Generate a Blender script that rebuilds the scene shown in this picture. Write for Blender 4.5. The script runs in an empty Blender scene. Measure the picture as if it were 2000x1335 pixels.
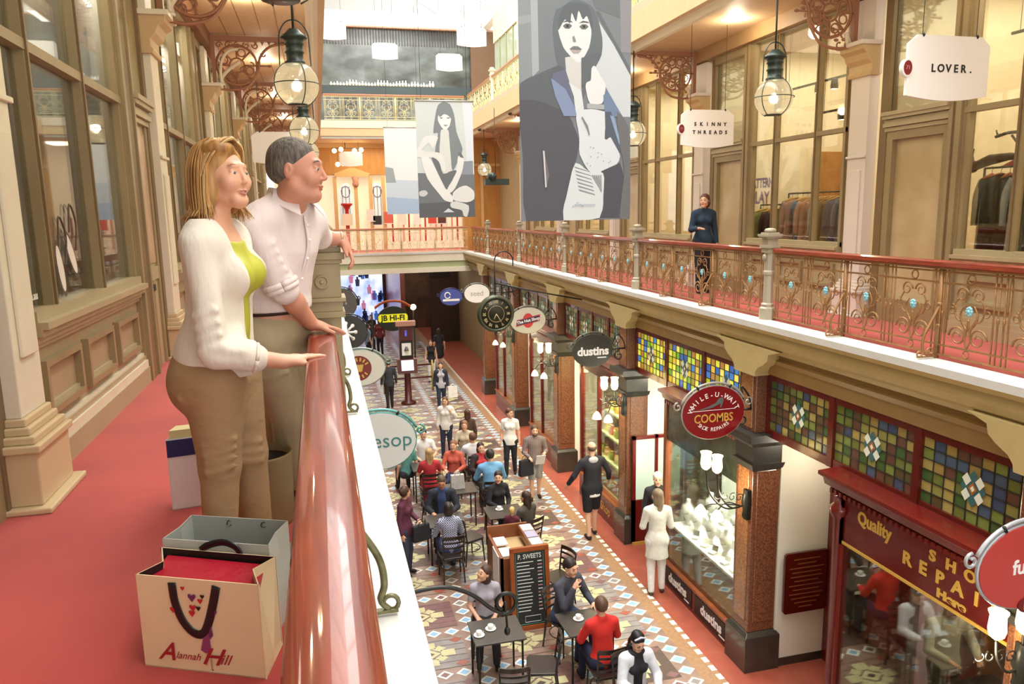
import bpy, math, random
import numpy as np
from mathutils import Vector, Matrix, Quaternion
import openvdb as vdb
random.seed(7)
S = bpy.context.scene
COL = S.collection
PI = math.pi
G = -4.78                       # ground floor of the arcade; the gallery floor is z = 0

# ------------------------------------------------------------------ camera
CAMLOC = Vector((0, 0, 1.42))
def cam_axes(yaw=14.08, pitch=9.82, roll=1.085):
    y, p, r = [math.radians(a) for a in (yaw, pitch, roll)]
    fwd = Vector((math.sin(y)*math.cos(p), math.cos(y)*math.cos(p), -math.sin(p)))
    right = Vector((math.cos(y), -math.sin(y), 0)); down = fwd.cross(right)
    return math.cos(r)*right+math.sin(r)*down, math.cos(r)*down-math.sin(r)*right, fwd
CR, CD, CF = cam_axes()
cd = bpy.data.cameras.new('camera'); cam = bpy.data.objects.new('camera', cd); COL.objects.link(cam)
cam.matrix_world = Matrix.Translation(CAMLOC) @ Matrix((CR, -CD, -CF)).transposed().to_4x4()
cd.sensor_width = 36; cd.lens = 36*1472/2000; cd.clip_start = .05; cd.clip_end = 300
S.camera = cam

# ------------------------------------------------------------------ materials
def lin(h):
    if not isinstance(h, str): return tuple(h)+(1,)
    h = h.lstrip('#'); c = [int(h[i:i+2], 16)/255 for i in (0, 2, 4)]
    return tuple((x/12.92 if x <= .04045 else ((x+.055)/1.055)**2.4) for x in c)+(1,)
MC = {}
def mat(name, col, rough=.6, metal=0, emit=0, emitcol=None, var=0, scale=6, col2=None, stretch=None, trans=0, coat=0, bump=0, sheen=0, alpha=1):
    """procedural principled material; var / col2 mix in a noise of the given scale"""
    if name in MC: return MC[name]
    m = bpy.data.materials.new(name); m.use_nodes = True; MC[name] = m
    nt = m.node_tree; b = nt.nodes['Principled BSDF']
    b.inputs['Roughness'].default_value = rough; b.inputs['Metallic'].default_value = metal
    c = lin(col); b.inputs['Base Color'].default_value = c
    if coat: b.inputs['Coat Weight'].default_value = coat; b.inputs['Coat Roughness'].default_value = .08
    if sheen: b.inputs['Sheen Weight'].default_value = sheen
    if trans: b.inputs['Transmission Weight'].default_value = trans
    if alpha < 1: b.inputs['Alpha'].default_value = alpha
    if emit: b.inputs['Emission Color'].default_value = lin(emitcol or col); b.inputs['Emission Strength'].default_value = emit
    if var or col2 or bump:
        tc = nt.nodes.new('ShaderNodeTexCoord'); mp = nt.nodes.new('ShaderNodeMapping')
        nt.links.new(tc.outputs['Object'], mp.inputs[0])
        if stretch: mp.inputs['Scale'].default_value = stretch
        n = nt.nodes.new('ShaderNodeTexNoise'); n.inputs['Scale'].default_value = scale; n.inputs['Detail'].default_value = 4
        nt.links.new(mp.outputs[0], n.inputs['Vector'])
        if var or col2:
            rp = nt.nodes.new('ShaderNodeValToRGB'); nt.links.new(n.outputs['Fac'], rp.inputs[0])
            a = lin(col2) if col2 else tuple(x*(1-var) for x in c[:3])+(1,)
            d = c if col2 else tuple(min(1, x*(1+var)) for x in c[:3])+(1,)
            rp.color_ramp.elements[0].position = .35; rp.color_ramp.elements[1].position = .65
            rp.color_ramp.elements[0].color = a; rp.color_ramp.elements[1].color = d
            nt.links.new(rp.outputs[0], b.inputs['Base Color'])
            if emit and not emitcol: nt.links.new(rp.outputs[0], b.inputs['Emission Color'])
        if bump:
            bn = nt.nodes.new('ShaderNodeBump'); bn.inputs['Strength'].default_value = bump; bn.inputs['Distance'].default_value = .02
            nt.links.new(n.outputs['Fac'], bn.inputs['Height']); nt.links.new(bn.outputs[0], b.inputs['Normal'])
    return m
def glassmat(name, tint='#FFFFFF', refl=.12, rough=.02, gain=.6):
    """thin window pane: mostly see-through, with a mirror share that grows at grazing angles"""
    if name in MC: return MC[name]
    m = bpy.data.materials.new(name); m.use_nodes = True; MC[name] = m
    nt = m.node_tree; nt.nodes.clear()
    o = nt.nodes.new('ShaderNodeOutputMaterial'); mx = nt.nodes.new('ShaderNodeMixShader')
    t = nt.nodes.new('ShaderNodeBsdfTransparent'); t.inputs[0].default_value = lin(tint)
    g = nt.nodes.new('ShaderNodeBsdfGlossy'); g.inputs['Roughness'].default_value = rough
    lw = nt.nodes.new('ShaderNodeLayerWeight'); lw.inputs['Blend'].default_value = .35
    ma = nt.nodes.new('ShaderNodeMath'); ma.operation = 'MULTIPLY_ADD'; ma.inputs[1].default_value = gain; ma.inputs[2].default_value = refl
    ma.use_clamp = True
    nt.links.new(lw.outputs['Fresnel'], ma.inputs[0]); nt.links.new(ma.outputs[0], mx.inputs[0])
    nt.links.new(t.outputs[0], mx.inputs[1]); nt.links.new(g.outputs[0], mx.inputs[2]); nt.links.new(mx.outputs[0], o.inputs[0])
    return m

# ------------------------------------------------------------------ mesh builder
class MB:
    def __init__(s): s.v = []; s.f = []; s.m = []; s.s = []; s.mats = []
    def mi(s, m):
        if m not in s.mats: s.mats.append(m)
        return s.mats.index(m)
    def add(s, vs, fs, m, smooth=False):
        o = len(s.v); s.v += [tuple(v) for v in vs]; k = s.mi(m)
        for f in fs: s.f.append([i+o for i in f]); s.m.append(k); s.s.append(smooth)
        return s
    def box(s, x0, x1, y0, y1, z0, z1, m):
        vs = [(x, y, z) for x in (x0, x1) for y in (y0, y1) for z in (z0, z1)]
        return s.add(vs, [(0, 1, 3, 2), (4, 6, 7, 5), (0, 4, 5, 1), (2, 3, 7, 6), (0, 2, 6, 4), (1, 5, 7, 3)], m)
    def hexa(s, b, t, m):
        """two matching polygons (lists of 3-D points) joined into a solid"""
        n = len(b); vs = list(b)+list(t)
        return s.add(vs, [tuple(reversed(range(n))), tuple(range(n, 2*n))]+[(i, (i+1) % n, n+(i+1) % n, n+i) for i in range(n)], m)
    def prism(s, poly, ax, a, b, m):
        """poly of 2-D points extruded along ax ('x': poly=(y,z), 'y': (x,z), 'z': (x,y)) from a to b"""
        P = {'x': lambda p, t: (t, p[0], p[1]), 'y': lambda p, t: (p[0], t, p[1]), 'z': lambda p, t: (p[0], p[1], t)}[ax]
        return s.hexa([P(p, a) for p in poly], [P(p, b) for p in poly], m)
    def tube(s, pts, r, m, n=6, flat=1, up=None):
        pts = [Vector(p) for p in pts]; k = len(pts); vs = []; fs = []
        rs = r if isinstance(r, (list, tuple)) else [r]*k
        prev = None
        for i, p in enumerate(pts):
            d = (pts[min(i+1, k-1)]-pts[max(i-1, 0)])
            d = d.normalized() if d.length > 1e-9 else Vector((0, 0, 1))
            if prev is None:
                a = Vector(up) if up else (Vector((0, 0, 1)) if abs(d.z) < .9 else Vector((1, 0, 0)))
            else: a = prev
            u = (a-d*a.dot(d)); u = u.normalized() if u.length > 1e-6 else d.orthogonal().normalized()
            prev = u; w = d.cross(u)
            for j in range(n):
                t = 2*PI*j/n; vs.append(p+u*math.cos(t)*rs[i]+w*math.sin(t)*rs[i]*flat)
        for i in range(k-1):
            for j in range(n): fs.append((i*n+j, i*n+(j+1) % n, (i+1)*n+(j+1) % n, (i+1)*n+j))
        fs.append(tuple(reversed(range(n)))); fs.append(tuple(range((k-1)*n, k*n)))
        return s.add(vs, fs, m, n > 4)
    def lathe(s, c, prof, m, n=16, ax='z', smooth=True, sx=1, sy=1):
        vs = []; fs = []; k = len(prof)
        for r, z in prof:
            for j in range(n):
                t = 2*PI*j/n; a, b = r*math.cos(t)*sx, r*math.sin(t)*sy
                vs.append({'z': (c[0]+a, c[1]+b, c[2]+z), 'y': (c[0]+a, c[1]+z, c[2]-b), 'x': (c[0]+z, c[1]+a, c[2]+b)}[ax])
        for i in range(k-1):
            for j in range(n): fs.append((i*n+j, i*n+(j+1) % n, (i+1)*n+(j+1) % n, (i+1)*n+j))
        fs.append(tuple(reversed(range(n)))); fs.append(tuple(range((k-1)*n, k*n)))
        return s.add(vs, fs, m, smooth)
    def ball(s, c, r, m, n=10, k=7):
        if not isinstance(r, (tuple, list)): r = (r, r, r)
        vs = []; fs = []
        for i in range(1, k):
            t = PI*i/k
            for j in range(n):
                u = 2*PI*j/n; vs.append((c[0]+r[0]*math.sin(t)*math.cos(u), c[1]+r[1]*math.sin(t)*math.sin(u), c[2]-r[2]*math.cos(t)))
        vs += [(c[0], c[1], c[2]-r[2]), (c[0], c[1], c[2]+r[2])]; q = len(vs)
        for i in range(k-2):
            for j in range(n): fs.append((i*n+j, i*n+(j+1) % n, (i+1)*n+(j+1) % n, (i+1)*n+j))
        for j in range(n):
            fs.append((q-2, (j+1) % n, j)); fs.append((q-1, (k-2)*n+j, (k-2)*n+(j+1) % n))
        return s.add(vs, fs, m, True)
    def text(s, body, size, m, origin, ux, uz, align='CENTER', ext=.002, shear=0, bold=0, sx=1, arc=None, font=None):
        """lettering as thin solid letters; ux = reading direction, uz = up direction of the lettering"""
        ux = Vector(ux).normalized(); uz = Vector(uz).normalized(); nn = ux.cross(uz)
        if arc:
            rad, span, flip = arc
            n = len(body)
            for i, ch in enumerate(body):
                if ch == ' ': continue
                a = (i-(n-1)/2)/max(n-1, 1)*span
                if flip: d = Vector((math.sin(a), -math.cos(a))); u2 = ux*math.cos(a)+uz*math.sin(a); v2 = uz*math.cos(a)-ux*math.sin(a)
                else: d = Vector((math.sin(a), math.cos(a))); u2 = ux*math.cos(a)-uz*math.sin(a); v2 = uz*math.cos(a)+ux*math.sin(a)
                p = Vector(origin)+ux*d.x*rad*sx+uz*d.y*rad
                s.text(ch, size, m, p, u2, v2, 'CENTER', ext, shear, bold)
            return s
        c = bpy.data.curves.new('t', 'FONT'); c.body = body; c.size = size; c.align_x = align; c.align_y = 'CENTER'
        c.extrude = ext; c.shear = shear; c.offset = bold; c.resolution_u = 3
        o = bpy.data.objects.new('t', c); COL.objects.link(o)
        dg = bpy.context.evaluated_depsgraph_get(); me = o.evaluated_get(dg).to_mesh()
        O = Vector(origin)
        s.add([O+ux*v.co.x*sx+uz*v.co.y+nn*v.co.z for v in me.vertices], [tuple(p.vertices) for p in me.polygons], m)
        o.evaluated_get(dg).to_mesh_clear(); bpy.data.objects.remove(o); bpy.data.curves.remove(c)
        return s
    def build(s, name, parent=None, org=(0, 0, 0), bevel=0):
        me = bpy.data.meshes.new(name)
        ox, oy, oz = org
        me.from_pydata([(x-ox, y-oy, z-oz) for x, y, z in s.v], [], s.f)
        for m in s.mats: me.materials.append(m)
        me.polygons.foreach_set('material_index', s.m); me.polygons.foreach_set('use_smooth', s.s)
        me.update()
        o = bpy.data.objects.new(name, me); COL.objects.link(o)
        if parent: o.parent = parent
        else: o.location = org
        if bevel:
            b = o.modifiers.new('bevel', 'BEVEL'); b.width = bevel; b.segments = 2; b.limit_method = 'ANGLE'
        return o

def thing(name, label, cat, loc=(0, 0, 0), rz=0, group=None):
    o = bpy.data.objects.new(name, None); COL.objects.link(o); o.empty_display_size = .1
    o.location = loc; o.rotation_euler = (0, 0, rz); o['label'] = label; o['category'] = cat
    if group: o['group'] = group
    return o
def tag(o, label, cat, group=None):
    o['label'] = label; o['category'] = cat
    if group: o['group'] = group
    return o
def struct(o, label=None):
    o['kind'] = 'structure'
    if label: o['label'] = label
    return o
def dup(root, loc=None, rz=None, label=None, group=None):
    def cp(o, parent):
        c = o.copy(); COL.objects.link(c)
        if parent: c.parent = parent
        for ch in [x for x in KIDS.get(o.name, [])]: cp(ch, c)
        return c
    KIDS = {}
    for x in root.children_recursive: KIDS.setdefault(x.parent.name, []).append(x)
    r = cp(root, None)
    if loc is not None: r.location = loc
    if rz is not None: r.rotation_euler = (0, 0, rz)
    if label: r['label'] = label
    if group: r['group'] = group
    return r
def arcpts(c, r, a0, a1, n, ux=(1, 0, 0), uz=(0, 0, 1), r1=None):
    """points on a circle or spiral in the plane ux, uz; angles in degrees"""
    c = Vector(c); ux = Vector(ux); uz = Vector(uz); out = []
    for i in range(n+1):
        t = i/n; a = math.radians(a0+(a1-a0)*t); rr = r if r1 is None else r+(r1-r)*t
        out.append(c+ux*rr*math.cos(a)+uz*rr*math.sin(a))
    return out
def ell2(cx, cz, rx, rz, n=28): return [(cx+rx*math.cos(2*PI*i/n), cz+rz*math.sin(2*PI*i/n)) for i in range(n)]
def bez(ps, n=12):
    """Catmull-Rom through the points"""
    P = [Vector(p) for p in ps]; P = [P[0]*2-P[1]]+P+[P[-1]*2-P[-2]]; out = []
    for i in range(1, len(P)-2):
        for k in range(n):
            t = k/n; a, b, c, d = P[i-1:i+3]
            out.append(.5*((2*b)+(c-a)*t+(2*a-5*b+4*c-d)*t*t+(3*b-a-3*c+d)*t**3))
    out.append(P[-2]); return out
def point(name, loc, power, col=(1, .8, .55), r=.08):
    l = bpy.data.lights.new(name, 'POINT'); l.energy = power; l.color = col; l.shadow_soft_size = r
    o = bpy.data.objects.new(name, l); COL.objects.link(o); o.location = loc; return o
CREAM = mat('cream_paint', '#E2DCC4', .45, var=.03)
TAUPE = mat('taupe_paint', '#988864', .42, var=.06, scale=3)
TAUPE2 = mat('light_taupe_paint', '#B0A280', .42, var=.05, scale=3)
TAUPED = mat('dark_taupe_paint', '#7A6644', .45, var=.08, scale=3)
PINKP = mat('dado_panel_paint', '#AC9878', .5, var=.06, scale=2)
SOFFIT = mat('soffit_boards', '#D6BA90', .6, var=.03)
BROWN = mat('brown_beam_paint', '#8A6144', .5, var=.05)
FRET = mat('fretwork_iron', '#9A6A4C', .5)
CARPET = mat('red_carpet', '#B93A30', .85, var=.10, scale=1.3, col2='#A82A24', bump=0, sheen=.3)
WOOD = mat('mahogany_rail', '#8A3A22', .38, col2='#6E2A18', scale=4, stretch=(9, .9, 9), coat=.55, bump=.04)
WOOD.node_tree.nodes['Principled BSDF'].inputs['Specular IOR Level'].default_value = .2
WOOD.node_tree.nodes['Principled BSDF'].inputs['Coat Roughness'].default_value = .05
WOODR = mat('rail_edge_wood', '#6E2A1A', .35)
WHITEP = mat('white_ledge_paint', '#CBC9C3', .55, var=.03, scale=9)
OLIVE = mat('fascia_cream', '#B5A16E', .5, var=.04)
OLIVED = mat('fascia_tan', '#937746', .5, var=.05)
FASCW = mat('upper_fascia_cream', '#E2D9C2', .5)
BRONZE = mat('gilt_iron', '#9A7247', .38, metal=.35, var=.15, scale=14)
GREENI = mat('verdigris_iron', '#7C7A55', .42, metal=.3, var=.2, scale=20, col2='#5C5A3C')
CREAMI = mat('cream_ironwork', '#D9CDA0', .5)
BLUER = mat('blue_rosette', '#8CC6D2', .5, var=.1, scale=30)
GRANITE = mat('brown_granite', '#84553A', .25, col2='#5A3828', scale=45, coat=.3)
GRANITEL = mat('tan_granite', '#A8764A', .25, col2='#855736', scale=40, coat=.3)
BASALT = mat('dark_plinth_stone', '#38352F', .25, var=.12, coat=.3)
BLACKI = mat('black_iron', '#23241F', .4, metal=.3)
REDW = mat('oxblood_woodwork', '#5E1710', .3, var=.12, coat=.3)
REDWL = mat('red_shop_paint', '#661610', .3, var=.08, coat=.3)
BRWOOD = mat('shop_timber', '#8A4A28', .35, var=.15, stretch=(1, 1, .2))
WHITEW = mat('white_wall', '#E3E1D2', .6)
BLACK = mat('black_paint', '#141312', .45)
WHITE = mat('white_paint', '#F0EEEA', .5)
SIGNW = mat('sign_white', '#F3F0EA', .35)
GOLD = mat('gold_lettering', '#D6AE52', .35, metal=.2)
GREYD = mat('charcoal_panel', '#34332F', .35)
GLASS = glassmat('window_glass', '#F4F6F0', .06)
GLASSD = glassmat('shop_glass', '#F2F5EC', .03)
GLASSR = glassmat('right_window_glass', '#F6F6F0', .0, .02, .28)
GLOBE = glassmat('globe_glass', '#F8EFD6', .05, .1)
_n = GLOBE.node_tree; _o = [n for n in _n.nodes if n.type == 'OUTPUT_MATERIAL'][0]; _m = [n for n in _n.nodes if n.type == 'MIX_SHADER'][0]
_e = _n.nodes.new('ShaderNodeEmission'); _e.inputs[0].default_value = lin('#FFE8BC'); _e.inputs[1].default_value = .9; _x = _n.nodes.new('ShaderNodeMixShader'); _x.inputs[0].default_value = .38
_n.links.new(_m.outputs[0], _x.inputs[1]); _n.links.new(_e.outputs[0], _x.inputs[2]); _n.links.new(_x.outputs[0], _o.inputs[0])
BULB = mat('lamp_filament', '#FFE9C0', emit=18)
SHADE = mat('lit_glass_shade', '#FFE6A8', emit=5.5)
SHOPW = mat('shop_interior_wall', '#E8DCBC', .7, var=.04)
CABINET = mat('cabinet_wood', '#B07A3C', .5, var=.1)
DWOOD = mat('dark_chair_wood', '#2B201B', .32, var=.2, coat=.3)
TABLETOP = mat('dark_table_top', '#4A443E', .3, var=.1)
CHINA = mat('white_china', '#F2F1EC', .25, coat=.3)
PAPER = mat('white_paper', '#EDECE6', .7)
PY = [0.08, 4.25, 8.42, 12.58, 16.7, 20.8, 24.9]      # wall pilasters and ground pillars along the arcade
YE = 27.8                                             # end of the light well
YB = -5.0                                             # the gallery goes on behind the camera
LX, RX = -1.57, 6.75                                  # shopfront planes of the galleries
LE, RE = 0.27, 5.16                                   # slab edges
# ---------------------------------------------------------------- slabs, floors, ceilings
b = MB(); b.box(-5, -.06, YB, 34, -.3, 0, CARPET); b.box(RE+.27, 11, YB, 34, -.3, 0, CARPET); b.box(LE-.3, RE+.3, YE+.3, 34, -.3, 0, CARPET)
struct(b.build('floor'), 'red carpet of the gallery walkways')
b = MB()
def ledge(b, side):
    e = LE if side < 0 else RE; d = -1 if side < 0 else 1
    X = lambda u: e+d*u                                # u runs from the slab edge towards the shops
    b.prism([(X(0), .012), (X(.3), .012), (X(.3), -.06), (X(0), -.06)], 'y', YB, YE, WHITEP)
    b.prism([(X(.0), -.06), (X(.04), -.06), (X(.04), -.10), (X(.0), -.10)], 'y', YB, YE, OLIVED)
    b.prism([(X(.03), -.06), (X(.3), -.06), (X(.3), -.36), (X(.15), -.36), (X(.13), -.31), (X(.07), -.27), (X(.05), -.2), (X(.05), -.1)], 'y', YB, YE, OLIVE)
    b.prism([(X(.20), -.36), (X(.5), -.36), (X(.5), -.66), (X(.23), -.66)], 'y', YB, YE, OLIVED)
    b.prism([(X(.16), -.44), (X(.22), -.42), (X(.22), -.5), (X(.19), -.5)], 'y', YB, YE, OLIVED)
ledge(b, -1); ledge(b, 1)
b.box(LE-.3, RE+.3, YE, YE+.3, -.06, .012, WHITEP); b.box(LE-.3, RE+.3, YE+.03, YE+.3, -.34, -.06, FASCW)
b.box(LE-.3, RE+.3, YE+.08, YE+.3, -.56, -.34, mat('far_fascia_green', '#A9AE84', .5)); b.box(LE-.3, RE+.3, YE+.02, YE+.3, -.74, -.56, FASCW)
struct(b.build('trim_1'), 'white ledge and cream moulded fascia of the galleries')
b = MB(); b.box(-5, LE-.3, YB, 34, -.6, -.3, SOFFIT); b.box(RE+.3, 11, YB, 34, -.6, -.3, SOFFIT); b.box(LE-.3, RE+.3, YE+.3, 34, -.6, -.3, SOFFIT)
struct(b.build('ceiling'), 'ceiling of the ground floor shops')
# upper storey slab: soffit boards, fascia
b = MB()
for x0, x1, y0, y1 in ((-5, LE-.02, YB, 34), (RE+.02, 11, YB, 34), (LE-.02, RE+.02, YE+.02, 34)): b.box(x0, x1, y0, y1, 4.13, 4.6, SOFFIT)
for i in range(6):                                      # board joints
    x = LX+.16+i*.25; b.box(x, x+.008, YB, YE, 4.126, 4.131, BROWN)
b.box(LX, LX+.16, YB, YE, 3.92, 4.13, BROWN); b.box(RX-.16, RX, YB, YE, 3.92, 4.13, mat('right_beam_paint', '#A98A5E', .5))
struct(b.build('ceiling'), 'boarded soffit of the upper gallery')
b = MB()
for e, d in ((LE, -1), (RE, 1)):
    X = lambda u: e+d*u
    b.prism([(X(0), 4.66), (X(.28), 4.66), (X(.28), 4.05), (X(.2), 4.05), (X(.17), 4.12), (X(.11), 4.12), (X(.1), 4.25), (X(.06), 4.3), (X(.06), 4.5), (X(.02), 4.56)], 'y', YB, YE, FASCW)
    b.prism([(X(.045), 4.33), (X(.07), 4.33), (X(.07), 4.47), (X(.045), 4.47)], 'y', YB, YE, TAUPE2)
b.box(LE, RE, YE, YE+.28, 4.4, 4.66, FASCW); b.box(LE, RE, YE+.06, YE+.28, 4.05, 4.4, WHITEP); b.box(LE, RE, YE+.03, YE+.28, 4.27, 4.31, TAUPE2)
struct(b.build('trim_2'), 'cream fascia of the upper gallery')
# ground floor tiles
def tiles():
    b = MB()
    base = mat('tile_ground', '#94796A', .35, var=.18, scale=5, coat=.2); rib = mat('tile_ribbed_brown', '#A07A58', .4, var=.12, scale=18)
    redt = mat('tile_red', '#A05240', .33, var=.08, coat=.2); wt = mat('tile_white', '#E6E4DA', .3); bl = mat('tile_blue', '#8FB9DA', .3, var=.12, scale=3)
    ye = mat('tile_yellow', '#C6BE90', .35, var=.1, scale=4); gr = mat('tile_grey', '#8E8682', .35, var=.15, scale=4); dk = mat('tile_dark', '#5E4C44', .35); pu = mat('tile_plum', '#805C5A', .35, var=.12, scale=3)
    b.box(-4, 9.5, -2, 52, G-.2, G, base)
    z1, z2, z3 = G+.0015, G+.003, G+.0045
    def q(x0, x1, y0, y1, z, m): b.add([(x0, y0, z), (x1, y0, z), (x1, y1, z), (x0, y1, z)], [(0, 1, 2, 3)], m)
    def dia(x, y, rx, ry, z, m): b.add([(x-rx, y, z), (x, y-ry, z), (x+rx, y, z), (x, y+ry, z)], [(0, 1, 2, 3)], m)
    for s in (0, 1):
        A = (lambda x: x) if s == 0 else (lambda x: 5.43-x)
        def Q(x0, x1, y0, y1, z, m):
            a, c = sorted((A(x0), A(x1))); q(a, c, y0, y1, z, m)
        Q(4.9, 9.4, -2, 50, z1, redt); Q(4.62, 4.9, -2, 50, z1, rib)
        y = -1
        while y < 34: Q(4.82, 4.90, y, y+.12, z2, wt); y += .2
    y0 = 3.0; cy = 1.05
    for r in range(32):
        for cidx, cx in enumerate((1.175, 2.515, 3.855)):
            Y = y0+r*cy+cy/2; far = Y > 17.5
            hx, hy = .52, .38
            q(cx-hx, cx+hx, Y-hy, Y+hy, z1, (gr, pu, dk, gr, base)[(r*3+cidx) % 5])
            for k in range(6): q(cx-hx, cx+hx, Y-hy+k*.14, Y-hy+k*.14+.012, z2, dk)
            # eight-pointed yellow star with a dark eye
            for dx, dy in ((1, 0), (-1, 0), (0, 1), (0, -1)):
                q(cx+dx*.26-.10, cx+dx*.26+.10, Y+dy*.21-.075, Y+dy*.21+.075, z3, ye)
            for dx, dy in ((1, 1), (-1, 1), (1, -1), (-1, -1)): dia(cx+dx*.15, Y+dy*.12, .10, .08, z3, ye)
            dia(cx, Y, .16, .12, z3+.001, ye); dia(cx, Y, .07, .05, z3+.002, dk)
            for dx, dy in ((1, 1), (-1, 1), (1, -1), (-1, -1)): dia(cx+dx*.42, Y+dy*.30, .10, .075, z3, (redt, pu)[r % 2])
        if y0+r*cy < 40:
            for xx in (.505, 1.845, 3.185, 4.5):         # chains running along the arcade
                for k in range(4):
                    yy = y0+r*cy+k*cy/4; dia(xx, yy, .125, .105, z2, wt); dia(xx, yy, .08, .066, z3, bl if (r+k) % 5 else gr)
            for x0 in (.505, 1.845, 3.185):              # chains running across it
                for k in (1, 2, 3, 4):
                    xx = x0+k*1.34/5; dia(xx, y0+r*cy, .12, .10, z2, wt); dia(xx, y0+r*cy, .07, .06, z3, bl if (r+k) % 3 else pu)
    return b
struct(tiles().build('floor'), 'patterned encaustic tile floor of the ground floor')

# ---------------------------------------------------------------- gallery shopfronts
WN = [0]; DN = [0]
PANEBACK = mat('window_display_backing', '#D9D2C4', .8, col2='#A9988A', scale=.9, stretch=(1, 1.6, .7))
def shopfront(side, a, bb, first=True):
    """one bay between pilasters at y=a and y=bb; side -1 left wall, +1 right wall"""
    X0 = LX if side < 0 else RX; d = 1 if side < 0 else -1
    X = lambda u: X0+d*u
    def bx(b, u0, u1, y0, y1, z0, z1, m): b.box(min(X(u0), X(u1)), max(X(u0), X(u1)), y0, y1, z0, z1, m)
    wa = a+.32; doorw = (.66 if side < 0 else .97); da = bb-.28-doorw-(0 if side < 0 else .14); db = da+doorw; wb = da-(.38 if side < 0 else .2)
    # dado with framed panels
    b = MB()
    bx(b, -.1, 0, wa, wb, 0, .80, PINKP if side < 0 else TAUPE2)
    for z0, z1, u in ((0, .14, .06), (.14, .2, .05), (.2, .235, .035), (.235, .26, .02), (.62+.1, .75, .03), (.75, .79, .05), (.79, .83, .08), (.83, .87, .11)):
        bx(b, -.02, u, wa, wb, z0, z1, (CREAM if side < 0 and z0 in (.14, .235) else TAUPE2))
    n = 3; w = (wb-wa-.12)/n
    for i in range(n):
        y0 = wa+.1+i*w; y1 = y0+w-.14
        for (p0, p1, q0, q1) in ((y0, y1, .32, .36), (y0, y1, .60, .64), (y0, y0+.04, .36, .60), (y1-.04, y1, .36, .60)):
            bx(b, 0, .045, p0, p1, q0, q1, TAUPE); 
        bx(b, 0, .02, y0+.04, y1-.04, .36, .385, TAUPE2)
    # fluted post between window and door, header
    def POSTS(b):
     for k, (p0, p1, u) in enumerate(((wb, da, .04), (wb+.03, wb+.1, .07), (wb+.14, da-.1, .06), (da-.06, da-.01, .075))):
         bx(b, -.06, u, p0, p1, .0 if k else 0, 3.95, TAUPE if k != 2 else TAUPED)
    struct(b.build('wall_left' if side < 0 else 'wall_right'), 'taupe panelled shopfront dado with moulded sill')
    # window
    WN[0] += 1; b = MB(); bx(b, -.12, .05, a+.2, bb-.2, 3.9, 4.13, TAUPE)
    POSTS(b); bx(b, -.09, 0, a+.17, wa, 0, 3.9, TAUPE)
    ms = (.72-.32, 1.78-.32) if side < 0 else (.94-.32, 1.92-.32)
    for y in ms: bx(b, -.05, .035, wa+y-.03, wa+y+.03, .87, 3.9, TAUPE); bx(b, -.05, .05, wa+y-.012, wa+y+.012, .87, 3.9, TAUPED)
    bx(b, -.05, .04, wa, wb, 2.36, 2.42, TAUPE); bx(b, -.06, .06, wa, wb, .87, .93, TAUPE2); bx(b, -.05, .03, wa, wa+.05, .87, 3.9, TAUPE); bx(b, -.05, .03, wb-.05, wb, .87, 3.9, TAUPE)
    w_ = struct(b.build('window_%d' % WN[0]))
    g = MB(); g.box(min(X(-.03), X(-.02)), max(X(-.03), X(-.02)), wa, wb, .9, 3.9, GLASS if side < 0 else GLASSR); g.build('pane', w_)
    # door
    DN[0] += 1; b = MB()
    bx(b, -.1, .03, db, db+.12, 0, 3.95, TAUPED)
    bx(b, -.05, .0, da, db, 2.3, 3.9, TAUPE if side < 0 else TAUPE2) if side < 0 else None
    bx(b, -.05, .05, da, db, 3.8, 3.9, TAUPE)
    for z, u in ((2.28, .04), (2.33, .07), (2.37, .05), (2.42, .09), (2.46, .11)): bx(b, -.05, u, da-.02, db+.02, z, z+.045, TAUPE2)
    if side > 0:
        bx(b, -.08, .02, da, da+.1, 0, 2.3, TAUPE); bx(b, -.08, .02, db-.1, db, 0, 2.3, TAUPE); bx(b, -.08, .02, da+.1, db-.1, 2.18, 2.3, TAUPE); bx(b, -.08, .02, da+.1, db-.1, 0, .28, TAUPE)
        bx(b, -.06, -.05, da+.1, db-.1, .28, 2.18, mat('frosted_door_glass', '#CDBE98', .35, col2='#B9A67C', scale=2, coat=.4))
    else:
        bx(b, -.06, -.0, da, db, 0, 2.28, TAUPE2); bx(b, 0, .02, da, da+.09, 0, 2.28, TAUPE); bx(b, 0, .02, db-.09, db, 0, 2.28, TAUPE); bx(b, 0, .02, da+.09, db-.09, .84, .96, TAUPE2)
        bx(b, -.02, .012, da+.12, db-.12, 1.0, 2.2, mat('curtained_glass', '#C3A27E', .3, col2='#A8835E', scale=3, coat=.5))
        bx(b, 0, .02, da+.28, da+.34, 0, .84, TAUPE); bx(b, 0, .03, da+.18, da+.34, .74, .80, BLACKI)
    struct(b.build('door_%d' % DN[0]))
    if side > 0 :
        g = MB(); g.box(X0+.02, X0+.03, da, db, 2.5, 3.85, GLASS); struct(g.build('window_%d' % (100+DN[0])))
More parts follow.
